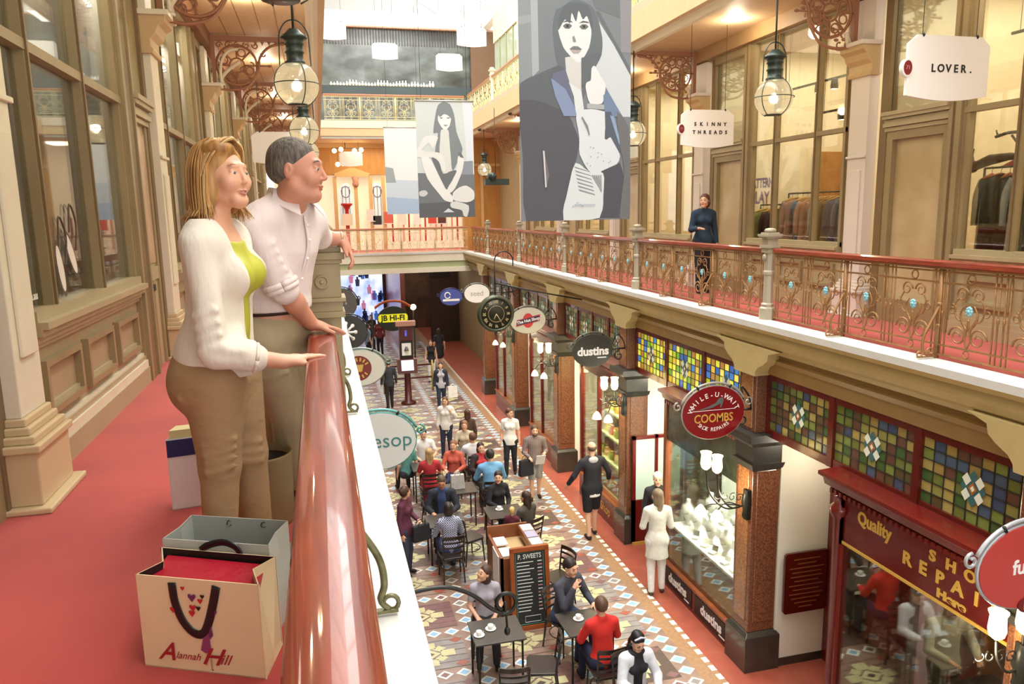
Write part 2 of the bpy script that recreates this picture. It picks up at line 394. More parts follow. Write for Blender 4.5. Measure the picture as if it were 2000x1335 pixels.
def pilaster(side, y, lab):
    X0 = LX if side < 0 else RX; d = 1 if side < 0 else -1
    M = MB(); c1 = CREAM if side < 0 else mat('right_pilaster_paint', '#DDD5CB', .45)
    def bx(b, u0, u1, y0, y1, z0, z1, m): b.box(min(X0+d*u0, X0+d*u1), max(X0+d*u0, X0+d*u1), y0, y1, z0, z1, m)
    t = thing('pilaster', lab, 'pilaster', (X0+d*.05, y, 0), 0, 'pilasters of the %s gallery wall' % ('left' if side < 0 else 'right'))
    o = (X0+d*.05, y, 0)
    bx(M, -.05, .1, y-.17, y+.17, .46, 3.0, c1); bx(M, -.05, .085, y-.19, y+.19, 3.0, 3.9, c1)
    bx(M, .1, .125, y-.18, y+.18, 2.0, 2.03, c1); bx(M, .1, .12, y-.10, y+.10, .75, 1.85, c1); M.build('shaft', t, o, .006)
    M = MB()
    for z0, z1, u, w in ((0, .03, .22, .29), (.03, .3, .17, .24), (.3, .34, .19, .26), (.34, .38, .165, .235), (.38, .42, .14, .21), (.42, .46, .12, .19)): bx(M, -.05, u, y-w, y+w, z0, z1, (c1 if side > 0 else mat('pilaster_base_paint', '#CDB890', .45)))
    M.build('base', t, o, .008)
    M = MB()
    prof = [(.0, 2.98), (.13, 2.98), (.14, 3.02), (.115, 3.05), (.12, 3.12), (.17, 3.17), (.2, 3.24), (.26, 3.28), (.27, 3.36), (.29, 3.38), (.0, 3.38)]
    M.prism([(X0+d*u, z) for u, z in prof], 'y', y-.21, y+.21, mat('capital_paint', '#C7AD80', .45)); bx(M, 0, .3, y-.24, y+.24, 3.33, 3.38, c1)
    M.build('capital', t, o, .006)
    return t
OR = ['first', 'second', 'third', 'fourth', 'fifth', 'sixth', 'seventh', 'eighth']
for i, y in enumerate(PY):
    if i == 0: continue
    lw = ['', 'cream pilaster cut by the left edge of the frame, beside the red carpet', 'cream pilaster behind the blonde woman, beside the narrow door', 'cream pilaster on the left wall above the blonde hair', 'cream pilaster on the left wall, seen between the two heads', 'narrow distant cream pilaster on the left wall, next to the hanging sign', 'farthest cream pilaster of the left wall'][i]
    pilaster(-1, y, lw)
    rw = ['', 'white pilaster cut off at the right edge of the right gallery', 'white pilaster between the long clothes rail window and the frosted door under the round-badged sign', 'white pilaster just behind the woman in navy on the right gallery', 'right gallery pilaster seen beside the big banner', 'distant right gallery pilaster between the two banners', 'farthest pilaster of the right gallery, by the orange wall'][i]
    pilaster(1, y, rw)
for i in range(len(PY)-1):
    shopfront(-1, PY[i], PY[i+1]); shopfront(1, PY[i], PY[i+1])
# shop rooms behind the windows
b = MB()
b.box(-2.15, -2.1, YB, YE, 0, 4.1, PANEBACK)
struct(b.build('wall_left'), 'pale display backing behind the left shop windows')
b = MB(); b.box(RX+3.2, RX+3.3, YB, 34, 0, 4.13, SHOPW)
for i, y in enumerate(PY): b.box(RX+.08, RX+3.2, y-.05, y+.05, 0, 4.13, SHOPW)
struct(b.build('wall_right'), 'cream interior walls of the right gallery shops')
b = MB(); b.box(RX+.05, RX+3.2, YB, 30, .0, .02, mat('shop_floor', '#B98A52', .4)); struct(b.build('floor'))
b = MB(); b.box(RX+.0, RX+.05, 25.3, YE+1, 0, 4.13, TAUPE2); struct(b.build('wall_right'))
# inner fittings of the clothes shop seen through the long window
b = MB(); b.box(RX+2.3, RX+2.36, 9.0, 9.7, 0, 2.5, WHITE); b.box(RX+2.2, RX+2.3, 8.95, 9.0, 0, 2.5, TAUPE); b.box(RX+2.2, RX+2.3, 9.7, 9.8, 0, 2.5, TAUPE)
b.box(RX+2.24, RX+2.3, 9.06, 9.64, .9, 2.3, mat('dark_interior_window', '#4E5450', .2)); b.box(RX+2.22, RX+2.3, 9.0, 9.7, 1.55, 1.62, WHITE)
b.box(RX+1.9, RX+2.2, 10.6, 10.9, 0, 2.4, CABINET); b.box(RX+3.1, RX+3.2, 11.1, 12.1, 0, 2.2, CABINET); b.box(RX+3.05, RX+3.12, 11.25, 11.95, .1, 2.1, SHOPW)
b.box(RX+2.2, RX+2.9, 12.46, 12.5, 0, 2.4, CABINET)
struct(b.build('trim_3'), 'timber door frames and sash window inside the clothes shop')
# ---------------------------------------------------------------- ground floor frontage (right side visible; left side mirrored, plain)
def MX(side): return (lambda x: x) if side > 0 else (lambda x: 5.43-x)
PN = ['', 'granite pillar cut off at the lower right, beside the red sign', 'nearest full granite pillar, between the white wall with the plaque and the jewellery window', 'second granite pillar, behind the woman in white leggings', 'granite pillar beside the nut shop window and the man in the black hoodie', 'distant granite pillar right of the hanging clock', 'farther granite pillar below the blue oval sign', 'last granite pillar by the far end']
def gpillar(side, y, lab):
    X = MX(side); cx = X(5.46)
    t = thing('granite_pillar', lab, 'pillar', (cx, y, G), 0, 'granite pillars of the %s arcade side' % ('right' if side > 0 else 'left'))
    o = (cx, y, G)
    M = MB(); M.box(cx-.2, cx+.2, y-.2, y+.2, G+.56, -1.86, GRANITE); M.box(cx-.14, cx+.14, y-.215, y+.215, G+.7, -1.95, GRANITE); M.box(cx-.215, cx+.215, y-.13, y+.13, G+.7, -1.95, GRANITEL)
    M.box(cx-.2, cx+.2, y-.2, y+.2, -1.44, -.66, GRANITE); M.box(cx-.21, cx+.21, y-.13, y+.13, -1.4, -.7, GRANITEL); M.build('shaft', t, o, .01)
    M = MB(); M.box(cx-.26, cx+.26, y-.26, y+.26, G, G+.5, BASALT); M.hexa([(cx+a*.26, y+c*.26, G+.5) for a, c in ((-1, -1), (1, -1), (1, 1), (-1, 1))], [(cx+a*.21, y+c*.21, G+.56) for a, c in ((-1, -1), (1, -1), (1, 1), (-1, 1))], BASALT); M.build('plinth', t, o, .006)
    M = MB()
    for z0, z1, a, c in ((-1.95, -1.86, .215, .24), (-1.86, -1.62, .21, .22), (-1.62, -1.54, .24, .32), (-1.54, -1.44, .33, .33)):
        M.hexa([(cx+i*a, y+j*a, z0) for i, j in ((-1, -1), (1, -1), (1, 1), (-1, 1))], [(cx+i*c, y+j*c, z1) for i, j in ((-1, -1), (1, -1), (1, 1), (-1, 1))], GREYD)
    M.build('capital', t, o)
    # flared cream corbel carrying the gallery edge
    d = 1 if side > 0 else -1
    for nm, mt in (('corbel', OLIVE),):
        M = MB(); xa, xb = sorted((cx-d*.26, cx+d*.2))
        pr = [(-.24, -.68), (-.25, -.62), (-.3, -.56), (-.42, -.5), (-.5, -.44), (-.52, -.36), (-.72, -.30)]
        M.prism([(y+a, z) for a, z in pr]+[(y-a, z) for a, z in reversed(pr)], 'x', xa, xb, mt); M.build(nm, t, o)
for i, y in enumerate(PY):
    if i: gpillar(1, y+.06, PN[i])
    if i > 1: gpillar(-1, y+.06, 'granite pillar of the hidden left side, %s from the camera' % OR[i-2])
def mute(h):
    c = lin(h)[:3]; g = sum(c)/3; return tuple((.72*x+.28*g)*.85 for x in c)
GRN = ['#7E8F1E', '#A6A832', '#B79A2C', '#3E5A86', '#4A7A2C', '#6C5A2A', '#C6B23A', '#4A6A8E', '#8AA62A', '#7A4E34']
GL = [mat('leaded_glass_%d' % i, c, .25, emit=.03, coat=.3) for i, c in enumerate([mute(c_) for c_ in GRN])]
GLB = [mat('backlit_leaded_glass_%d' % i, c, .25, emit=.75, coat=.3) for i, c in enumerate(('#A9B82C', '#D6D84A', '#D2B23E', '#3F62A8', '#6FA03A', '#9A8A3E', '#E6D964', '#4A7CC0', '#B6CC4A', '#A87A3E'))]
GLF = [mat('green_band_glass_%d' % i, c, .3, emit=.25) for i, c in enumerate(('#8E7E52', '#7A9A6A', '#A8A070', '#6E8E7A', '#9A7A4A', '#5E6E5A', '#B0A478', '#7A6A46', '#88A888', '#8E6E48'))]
LEAD = mat('lead_came', '#3A3A30', .4)
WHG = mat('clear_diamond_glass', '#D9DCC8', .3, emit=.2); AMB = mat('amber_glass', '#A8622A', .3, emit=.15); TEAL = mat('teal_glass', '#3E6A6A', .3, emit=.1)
def transom(side, y0, y1, pal, n=3, seed=1):
    """leaded coloured glass lights between two pillars"""
    X = MX(side); rnd = random.Random(seed); x = X(5.42); d = -1 if side > 0 else 1
    WN[0] += 1; b = MB(); xs = sorted((x, x-d*.1))
    b.box(xs[0], xs[1], y0, y1, -1.48, -1.38, REDW); b.box(xs[0], xs[1], y0, y1, -.74, -.64, REDW)
    w = (y1-y0)/n
    for k in range(n+1): b.box(xs[0]-.01, xs[1]+.01, y0+k*w-.045, y0+k*w+.045, -1.48, -.64, REDW)
    for k in range(n):
        a, c = y0+k*w+.045, y0+(k+1)*w-.045; nx, nz = 9, 6; cw = (c-a)/nx; ch = .64/nz; xf = x+d*.0
        for i in range(nx):
            for j in range(nz):
                m = pal[rnd.randrange(len(pal))]; p0, p1, q0, q1 = a+i*cw, a+(i+1)*cw, -1.38+j*ch, -1.38+(j+1)*ch
                b.add([(xf-d*.03, p0, q0), (xf-d*.03, p1, q0), (xf-d*.03, p1, q1), (xf-d*.03, p0, q1)], [(0, 1, 2, 3) if side < 0 else (3, 2, 1, 0)], m)
        for i in range(1, nx): b.box(*sorted((xf-d*.03, xf-d*.022)), a+i*cw-.005, a+i*cw+.005, -1.38, -.74, LEAD)
        for j in range(1, nz): b.box(*sorted((xf-d*.03, xf-d*.022)), a, c, -1.38+j*ch-.005, -1.38+j*ch+.005, LEAD)
        my, mz = (a+c)/2, -1.06; xo = xf-d*.02
        def dm(dy, dz, r, m, e=0):
            vs = [(xo+d*e, my+dy-r*.8, mz+dz), (xo+d*e, my+dy, mz+dz-r), (xo+d*e, my+dy+r*.8, mz+dz), (xo+d*e, my+dy, mz+dz+r)]
            b.add(vs, [(0, 1, 2, 3)], m)
        dm(0, 0, .17, TEAL, .001)
        for dy, dz in ((.07, .07), (-.07, .07), (.07, -.07), (-.07, -.07)): dm(dy, dz, .062, WHG, .003)
        dm(0, 0, .06, AMB, .005); dm(0, 0, .03, WHG, .006)
    return struct(b.build('window_%d' % WN[0]), 'row of leaded coloured glass lights above the shopfront')
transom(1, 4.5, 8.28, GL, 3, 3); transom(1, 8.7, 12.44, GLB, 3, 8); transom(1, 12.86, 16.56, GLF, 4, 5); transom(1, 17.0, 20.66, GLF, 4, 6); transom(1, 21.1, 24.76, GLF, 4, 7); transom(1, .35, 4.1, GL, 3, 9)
for i in range(2, 6): transom(-1, PY[i]+.28, PY[i+1]-.14, GLF, 3, 10+i)
def gbay(side, i, panel=WHITEW):
    X = MX(side); y0, y1 = PY[i]+.28, PY[i+1]-.16; yc = y1-1.35
    bx = lambda b, a, c, *r: b.box(min(X(a), X(c)), max(X(a), X(c)), *r)
    # recess wall (white), back wall and door
    b = MB(); bx(b, 5.66, 6.5, y1, y1+.1, G+.12, -1.5, panel); bx(b, 5.66, 6.5, y1-.01, y1+.1, G, G+.12, BASALT)
    struct(b.build('wall_right' if side > 0 else 'wall_left'), 'white side wall of a shop recess')
    DN[0] += 1; b = MB(); bx(b, 6.42, 6.5, yc, y1, G, -1.5, REDW); bx(b, 6.38, 6.42, yc+.2, y1-.1, G+.1, -2.3, REDWL); bx(b, 6.36, 6.38, yc+.35, y1-.3, G+.9, -2.5, mat('dark_door_glass', '#5A4A34', .1, coat=.5))
    struct(b.build('door_%d' % DN[0]))
for i in range(0, 6): gbay(1, i)
for i in range(1, 6): gbay(-1, i)
# ceiling cornice over each shopfront
def cornice(y0, y1, x=5.3, z=-1.5, m=REDW, lab=None):
    b = MB()
    pr = [(x-.14, z+.06), (x-.14, z+.02), (x-.07, z-.03), (x-.05, z-.1), (x-.0, z-.12), (x+.16, z-.12), (x+.16, z+.08)]
    b.prism(pr, 'y', y0, y1, m); y = y0+.04
    while y < y1-.06: b.box(x-.05, x-.01, y, y+.035, z-.17, z-.12, m); y += .075
    return b
# --- shoe repair shop
b = cornice(4.52, 6.86, 5.3, -1.5, REDWL)
b.box(5.3, 5.36, 4.52, 6.6, -2.16, -1.62, mat('sign_maroon', '#5E100C', .2, coat=.5)); b.box(5.29, 5.37, 4.52, 6.6, -2.19, -2.16, GOLD)
b.box(5.28, 5.4, 6.58, 6.68, G, -1.62, REDWL); b.box(5.28, 6.42, 6.58, 6.64, -2.2, -1.62, REDW); b.box(5.28, 5.4, 4.52, 6.6, G, G+.6, REDW)
b.box(5.26, 5.44, 4.5, 6.7, G+.6, G+.66, REDWL)
def up(s, y, z, size, **k): b.text(s, size, GOLD, (5.294, y, z), (0, -1, 0), (0, 0, 1), ext=.004, bold=.006, **k)
up('Quality', 6.12, -1.80, .19, sx=.85); up('Here', 5.12, -2.09, .11, sx=1.4)
for i, c in enumerate('REPAIRS'): up(c, 5.66-.2*i, -1.945, .175, sx=1.05)
for i, c in enumerate('SHOE'): up(c, 5.36-.21*i, -1.775, .145, sx=1.1)
WN[0] += 1; w_ = struct(b.build('window_%d' % WN[0]), 'maroon shoe repair shopfront with gold lettering')
g = MB(); g.box(5.32, 5.33, 4.52, 6.58, G+.66, -2.19, GLASSD); g.box(5.42, 6.4, 6.6, 6.61, G+.3, -2.2, GLASSD); g.build('pane', w_)
g = MB(); g.lathe((5.3, 6.66, -1.74), [(.05, -2.9), (.055, -.2), (.09, -.14), (.1, -.1), (.1, -.06), (.06, -.02), (.06, .05)], REDWL, 12); g.build('post', w_)
b = MB(); b.box(6.5, 8.6, 3.5, 8.3, -1.6, -1.5, WHITEW); b.box(8.5, 8.6, 3.5, 8.3, G, -1.5, mat('dim_shop_wall', '#7A6448', .7, var=.2, scale=2)); b.box(5.5, 8.6, 3.4, 3.5, G, -1.5, mat('dim_shop_wall', '#7A6448')); b.box(7.6, 8.5, 6.8, 6.9, G, -2.0, CABINET)
struct(b.build('wall_right'), 'brown interior of the shoe repair shop')
# --- jeweller
b = cornice(8.72, 10.95, 5.3, -1.5, mat('mauve_cornice', '#8A5A4E', .3, coat=.3))
b.box(5.3, 5.36, 8.72, 10.9, -2.28, -1.62, mat('green_fascia', '#46503E', .25, var=.2, coat=.4)); b.box(5.28, 5.38, 10.86, 10.95, G, -1.62, BRWOOD)
b.box(5.27, 5.38, 8.72, 10.95, G, G+.4, REDW); b.box(5.24, 5.4, 8.72, 10.95, G+.4, G+.44, BRWOOD); b.box(5.262, 5.27, 8.85, 9.75, G+.06, G+.36, BLACK); b.box(5.262, 5.27, 9.85, 10.8, G+.06, G+.36, BLACK)
for y in (10.33, 9.25): b.text('dustins', .22, WHITE, (5.26, y, G+.22), (0, -1, 0), (0, 0, 1), ext=.003, bold=.006); b.box(5.258, 5.262, y-.40, y-.24, G+.10, G+.12, WHITE)
WN[0] += 1; w_ = struct(b.build('window_%d' % WN[0]), 'jewellery shop window with lettered black base panels')
g = MB(); g.box(5.31, 5.32, 8.72, 10.86, G+.44, -2.28, GLASSD); g.box(5.4, 6.4, 10.88, 10.89, G+.44, -2.0, GLASSD); g.build('pane', w_)
b = MB(); b.box(5.4, 6.3, 8.74, 10.84, G+.44, -3.76, mat('mirror_tile_front', '#6B6A58', .06, metal=.85)); b.box(5.36, 6.3, 8.74, 10.84, -3.76, -3.72, WHITE)
b.box(6.3, 6.36, 8.74, 10.84, -3.72, -1.7, mat('jeweller_back_panel', '#DFE4D6', .5)); b.box(6.22, 6.3, 9.2, 9.27, -3.7, -2.2, BRWOOD); b.box(6.22, 6.3, 10.1, 10.17, -3.7, -2.2, BRWOOD)
b.box(5.42, 6.3, 8.7, 8.74, G+.5, -1.7, WHITEW); struct(b.build('trim_4'), 'white display platform with mirrored front in the jeweller window')
# --- red framed glass screen in the jeweller recess
t = thing('glazed_screen', 'red framed glazed door screen between granite pillar and white wall above', 'door screen', (5.66, 12.36, G)); o = (5.66, 12.36, G)
M = MB(); M.box(5.34, 6.36, 12.33, 12.39, -2.74, -2.68, REDWL)
for x in (5.34, 5.78, 6.3): M.box(x, x+.06, 12.33, 12.39, G+.03, -2.68, REDWL)
M.box(5.34, 6.36, 12.33, 12.39, G+.03, -3.9, REDWL); M.build('frame', t, o)
M = MB(); M.box(5.4, 5.78, 12.355, 12.365, -3.9, -2.74, mat('pale_glass', '#CFE0D2', .2, coat=.4)); M.box(5.84, 6.3, 12.355, 12.365, -3.9, -2.74, mat('pale_glass', '#CFE0D2')); M.build('glass_panel', t, o)
M = MB(); M.box(5.34, 5.8, 12.31, 12.41, G, G+.06, GOLD); M.build('kick_plate', t, o); M = MB(); M.ball((5.56, 12.32, -3.95), .03, GOLD); M.build('door_knob', t, o)
# --- nut shop and the shops beyond
for y0, y1, mm in ((12.9, 15.1, GRANITE), (17.0, 19.2, REDW), (21.1, 23.3, REDW), (.4, 2.6, REDW)):
    b = cornice(y0, y1, 5.3, -1.5, mat('mauve_cornice', '#8A5A4E'))
    b.box(5.3, 5.36, y0, y1, -1.9, -1.62, REDW); b.box(5.28, 5.38, y1-.09, y1, G, -1.62, REDWL); b.box(5.27, 5.38, y0, y1, G, G+.5, REDW); b.box(5.24, 5.4, y0, y1, G+.5, G+.54, BRWOOD)
    b.box(5.28, 5.36, (y0+y1)/2-.03, (y0+y1)/2+.03, G+.5, -1.9, REDWL)
    if y0 == 12.9: b.text('The Nut Shop', .26, GOLD, (5.262, 14.0, G+.26), (0, -1, 0), (0, 0, 1), ext=.003)
    WN[0] += 1; w_ = struct(b.build('window_%d' % WN[0])); g = MB(); g.box(5.31, 5.32, y0, y1, G+.54, -1.9, GLASSD); g.build('pane', w_)
    b = MB(); b.box(6.2, 6.26, y0, y1, G+.5, -1.7, mat('display_back', '#B8A878', .6, var=.15)); b.box(5.4, 6.2, y0, y1, G+.5, G+.54, BRWOOD)
    struct(b.build('trim_%d' % (5+int(y0))))
# side walls + ceilings of ground shops, far wall of arcade
b = MB(); b.box(6.5, 6.6, 8.5, 30, G, -.6, mat('ground_shop_back', '#8C7A5A', .7)); struct(b.build('wall_right'), 'back wall of the ground floor shops')
b = MB(); b.box(-1.3, -1.2, -2, 34, G, -.6, mat('ground_shop_back', '#8C7A5A')); struct(b.build('wall_left'), 'hidden ground floor wall on the left side')
# ---------------------------------------------------------------- railings
def scroll(b, c, r, a0, turns, m, w=.009, y0=0):
    """flat spiral in the y-z plane at x=0"""
    pts = []; n = int(10*abs(turns))+4
    for i in range(n+1):
        t = i/n; a = math.radians(a0)+turns*2*PI*t; rr = r*(1-.72*t); pts.append((y0, c[0]+rr*math.cos(a), c[1]+rr*math.sin(a)))
    b.tube(pts, [w*(1-.35*i/n) for i in range(n+1)], m, 5)
def panel_mesh(m, rich=True):
    """ironwork panel .65 wide, local y in [0, .65], z from the ledge up"""
    b = MB(); w = .65; c = w/2
    for z in (.04, .13, .70, .80): b.box(-.008, .008, 0, w, z-.008, z+.008, m)
    for y in (.03, .075, w-.075, w-.03): b.tube([(0, y, .03), (0, y, .84)], .008, m, 5)
    for y in (.03, w-.03): b.ball((0, y, .42), (.014, .014, .03), m, 6, 5)
    b.tube([(0, c+.04*math.cos(a), .75+.04*math.sin(a)) for a in [i*2*PI/12 for i in range(13)]], .007, m, 5)
    b.tube([(0, c+.032*math.cos(a), .085+.032*math.sin(a)) for a in [i*2*PI/12 for i in range(13)]], .006, m, 5)
    for s in (-1, 1):
        scroll(b, (c+s*.085, .61), .07, 180 if s > 0 else 0, -s*1.35, m)                # upper hearts
        scroll(b, (c+s*.11, .235), .095, 0 if s > 0 else 180, s*1.5, m, .010)             # lower volutes
        scroll(b, (c+s*.185, .47), .05, 90, s*1.2, m, .007)
        b.tube(bez([(0, c+s*.015, .25), (0, c+s*.05, .36), (0, c+s*.13, .40), (0, c+s*.16, .5), (0, c+s*.12, .58)], 5), .008, m, 5)
        b.tube(bez([(0, c, .14), (0, c+s*.03, .22), (0, c+s*.01, .32), (0, c, .4)], 4), .009, m, 5)
        b.tube(bez([(0, c+s*.01, .3), (0, c+s*.06, .36), (0, c+s*.09, .44), (0, c+s*.05, .52)], 4), [.012]*5+[.012*(1-.08*i) for i in range(8)], m, 5)
    return b
def rosette_mesh(m):
    b = MB(); c = .325
    for k in range(8):
        a = k*PI/4; b.ball((0, c+.024*math.cos(a), .47+.03*math.sin(a)), (.014, .016, .016), m, 6, 5)
    b.ball((0, c, .47), (.024, .02, .02), m, 6, 5)
    return b
def mesh_of(b, name):
    o = b.build(name); me = o.data; bpy.data.objects.remove(o); return me
P_BR = mesh_of(panel_mesh(BRONZE), 'scroll_panel'); P_CR = mesh_of(panel_mesh(CREAMI), 'scroll_panel'); RO = mesh_of(rosette_mesh(BLUER), 'rosette'); RO2 = mesh_of(rosette_mesh(OLIVED), 'rosette')
def inst(name, me, parent, loc, rz=0, scale=None):
    o = bpy.data.objects.new(name, me); COL.objects.link(o); o.parent = parent; o.location = loc; o.rotation_euler = (0, 0, rz)
    if scale: o.scale = scale
    return o
def stay_b(d, m):
    b = MB()
    b.tube(bez([(0, 0, .5), (d*.03, 0, .44), (d*.085, 0, .34), (d*.15, 0, .22), (d*.165, 0, .12), (d*.15, 0, .06), (d*.18, 0, .02)], 6), [.013]*30+[.011]*7, m, 6)
    b.tube(arcpts((d*.185, 0, .045), .028, -90, 200, 10, (d, 0, 0)), .009, m, 5)
    b.tube(arcpts((d*.07, 0, .06), .05, -60, 420, 18, (d, 0, 0), r1=.012), .009, m, 5)
    b.box(min(0, d*.21), max(0, d*.21), -.012, .012, .012, .024, m)
    return b
def railing(lab, x, y0, n, d, pm=P_BR, ro=RO, z=0, im=BRONZE, stays=True, wide=False, group=None, wood=WOOD):
    """n pairs of panels starting at y0 along +y; d = side of the light well (-1: towards -x)"""
    L = n*1.3; t = thing('railing', lab, 'railing', (x, y0, z+.012), 0, group)
    b = MB()
    if wide: b.prism([(-.064, .80), (-.063, .85), (-.058, .868), (-.048, .8745), (-.02, .8765), (.0, .876), (.02, .874), (.04, .8705), (.055, .864), (.063, .852), (.064, .80), (.045, .775), (-.045, .775)], 'y', 0, L+.02, wood)
    else:
        b.prism([(-.055, .85), (-.05, .885), (-.03, .90), (.03, .90), (.05, .885), (.055, .85), (.03, .835), (-.03, .835)], 'y', 0, L, wood); b.box(-.03, .03, 0, L, .82, .835, im)
    h_ = b.build('handrail', t)
    if wide: h_.data.polygons.foreach_set('use_smooth', [True]*len(h_.data.polygons)); md = h_.modifiers.new('edge', 'EDGE_SPLIT'); md.split_angle = math.radians(40)
    for k in range(2*n): 
        p = inst('scroll_panel', pm, t, (0, k*.65, 0))
        if ro: inst('rosette', ro, p, (0, 0, 0))
    for k in range(1, n):
        b = MB(); b.tube([(0, 0, 0), (0, 0, .83)], .02, im, 8); b.ball((0, 0, .3), .028, im, 8, 5); b.ball((0, 0, .5), .028, im, 8, 5)
        o = b.build('baluster', t); o.location = (0, k*1.3, 0)
        if stays: s = stay_b(d, im).build('scroll_stay', t); s.location = (0, k*1.3, 0)
    return t
def newel(lab, x, y, z, m, kind='slim', group=None):
    t = thing('newel_post', lab, 'newel post', (x, y, z+.012), 0, group)
    b = MB()
    if kind == 'big':
        b.box(-.1, .1, -.1, .1, 0, .16, m); b.box(-.085, .085, -.085, .085, .16, .9, m)
        for z0, z1, w in ((.9, .93, .105), (.93, .98, .095), (.98, 1.0, .112), (1.0, 1.17, .092), (1.17, 1.19, .102), (1.19, 1.225, .115), (1.225, 1.255, .10)): b.box(-w, w, -w, w, z0, z1, m)
        b.lathe((0, -.095, 1.08), [(.035, 0), (.035, -.008), (.026, -.008), (.026, -.003), (.01, -.003), (.01, -.012)], m, 12, 'y'); b.build('shaft', t, bevel=.004)
        b = MB(); b.lathe((0, 0, 1.255), [(.09, 0), (.085, .02), (.05, .035), (.04, .05), (.065, .065), (.07, .085), (.05, .11), (.03, .12), (.0, .14)], m, 14); b.build('finial', t)
        return t
    s = {'slim': 1, 'mid': 1.15}[kind]
    prof = [(.075, 0), (.075, .14), (.055, .16), (.06, .19), (.045, .21), (.042, .55), (.052, .57), (.052, .6), (.042, .62), (.05, .86)]
    b.lathe((0, 0, 0), [(r*s*1.2, zz) for r, zz in prof], m, 8, smooth=False); b.lathe((-.066, 0, .78), [(.04, 0), (.04, -.01), (.015, -.012)], m, 12, 'x'); b.build('shaft', t)
    b = MB()
    for z0, z1, w in ((.84, .90, .062), (.90, .93, .078), (.93, 1.02, .06), (1.02, 1.04, .085), (1.04, 1.07, .095), (1.07, 1.09, .07)): b.box(-w*s, w*s, -w*s, w*s, z0, z1, m)
    b.lathe((0, 0, 1.09), [(.06, 0), (.075, .02), (.06, .045), (.02, .055)], m, 12); b.build('capital', t)
    return t
POSTC = mat('post_stone_paint', '#A9A08A', .4, metal=.1)
XR, XL = 5.47, -.015
RY = [.13, 4.28, 8.43, 12.53, 16.63, 20.73, 24.83]
rl = ['gilt iron railing bay of the right gallery nearest the camera, outside the right frame edge', 'gilt iron railing nearest on the right gallery, cut off by the right edge', 'gilt railing bay of the right gallery in front of the woman in navy', 'gilt railing bay of the right gallery above the black oval sign', 'gilt railing bay of the right gallery behind the clock arch', 'far gilt railing bay of the right gallery, next to last', 'farthest short gilt railing bay of the right gallery']
for i in range(len(RY)):
    y0 = RY[i]+.1; n = 3 if i < 6 else 2
    railing(rl[i], XR, y0, n, -1, group='gilt scroll railings of the right gallery')
    if i: newel(['', 'stone-coloured railing post outside the right frame edge', 'large stone-coloured railing post in front of the long clothes window', 'stone-coloured railing post left of the woman in navy', 'railing post of the right gallery, fourth from the right edge', 'small distant railing post right of the middle of the void', 'distant railing post near the far right corner of the void'][i], XR, RY[i], 0, POSTC, 'mid' if i < 4 else 'slim', 'railing posts of the right gallery')
b = MB()
t = railing('red polished wooden handrail with iron scrolls in the foreground, under the hands of the couple', XL, 3.84-5.22, 4, 1, wide=True, im=GREENI, pm=P_BR)
newel('big square taupe newel post with roundel under the forearm of the man', 0, 3.95, 0, TAUPE, 'big')
for i, y in enumerate((4.06, 8.2, 12.34, 16.48, 20.62)):
    railing('wooden handrail with iron scrolls on the left, %s bay beyond the big newel post' % OR[i], XL, y, 3, 1, wide=True, im=GREENI, group='left gallery railings beyond the big newel')
    if i: newel('taupe newel post of the left gallery, %s beyond the couple' % OR[i-1], XL, y-.115, 0, TAUPE, 'big', 'newel posts of the left gallery')
def crossrail(lab, z, pm, wood, ro, n=3, x0=LE+.15, im=CREAMI):
    t = railing(lab, 0, 0, 4, 1, pm=pm, ro=ro, z=z, im=im, stays=False, wood=wood); t.location = (x0, YE+.12, z+.012); t.rotation_euler = (0, 0, -PI/2); t.scale = (1, (5.38-x0)/5.2, 1)
crossrail('cream iron railing across the far end of the void, below the banners', 0, P_CR, mat('far_handrail', '#A86A4A', .4), None)
crossrail('cream and yellow scroll railing across the upper far end, above the small banner', 4.65, P_CR, mat('far_handrail', '#A86A4A'), RO2)
for i, y in enumerate((23.8, 19.7, 15.6, 11.5, 7.4)):
    railing('cream upper gallery railing on the right, %s from the far corner' % OR[i], XR, y, 3, -1, P_CR, RO2, 4.65, CREAMI, False, group='upper gallery railings on the right', wood=mat('far_handrail', '#A86A4A'))
    if i < 3: newel('cream upper railing post on the right, %s from the far corner' % OR[i], XR, y-.1, 4.65, FASCW, 'slim', 'upper gallery posts')
# ---------------------------------------------------------------- upper storey, roof and far end
UW = mat('upper_wall_paint', '#D8CDB0', .5); UG = mat('upper_green_frames', '#8E9878', .5)
b = MB()
for i in range(len(PY)):
    y = PY[i]; b.box(RX-.1, RX+.2, y-.2, y+.2, 4.66, 8.6, UW); b.box(RX, RX+.1, y+.2, y+3.95, 4.66, 5.5, UG); b.box(RX-.02, RX+.1, y+.2, y+3.95, 7.6, 8.6, UW)
    for k in range(1, 4): b.box(RX, RX+.08, y+.2+k*.95-.05, y+.2+k*.95+.05, 5.5, 7.6, UG)
    b.box(RX+.03, RX+.05, y+.2, y+3.95, 5.5, 7.6, mat('upper_shop_glass', '#B8C0A8', .1, coat=.6))
struct(b.build('wall_right'), 'green framed upper storey windows')
b = MB(); b.box(LX-.2, LX, YB, 34, 4.66, 8.6, UW); struct(b.build('wall_left'))
b = MB()                                                # roof beams and glazing bars over the light well
ROOFW = mat('roof_white', '#F2EFEA', .5)
for x in (LX-.2, RX+.2): b.box(x-.15, x+.15, YB, 34, 8.6, 8.8, ROOFW)
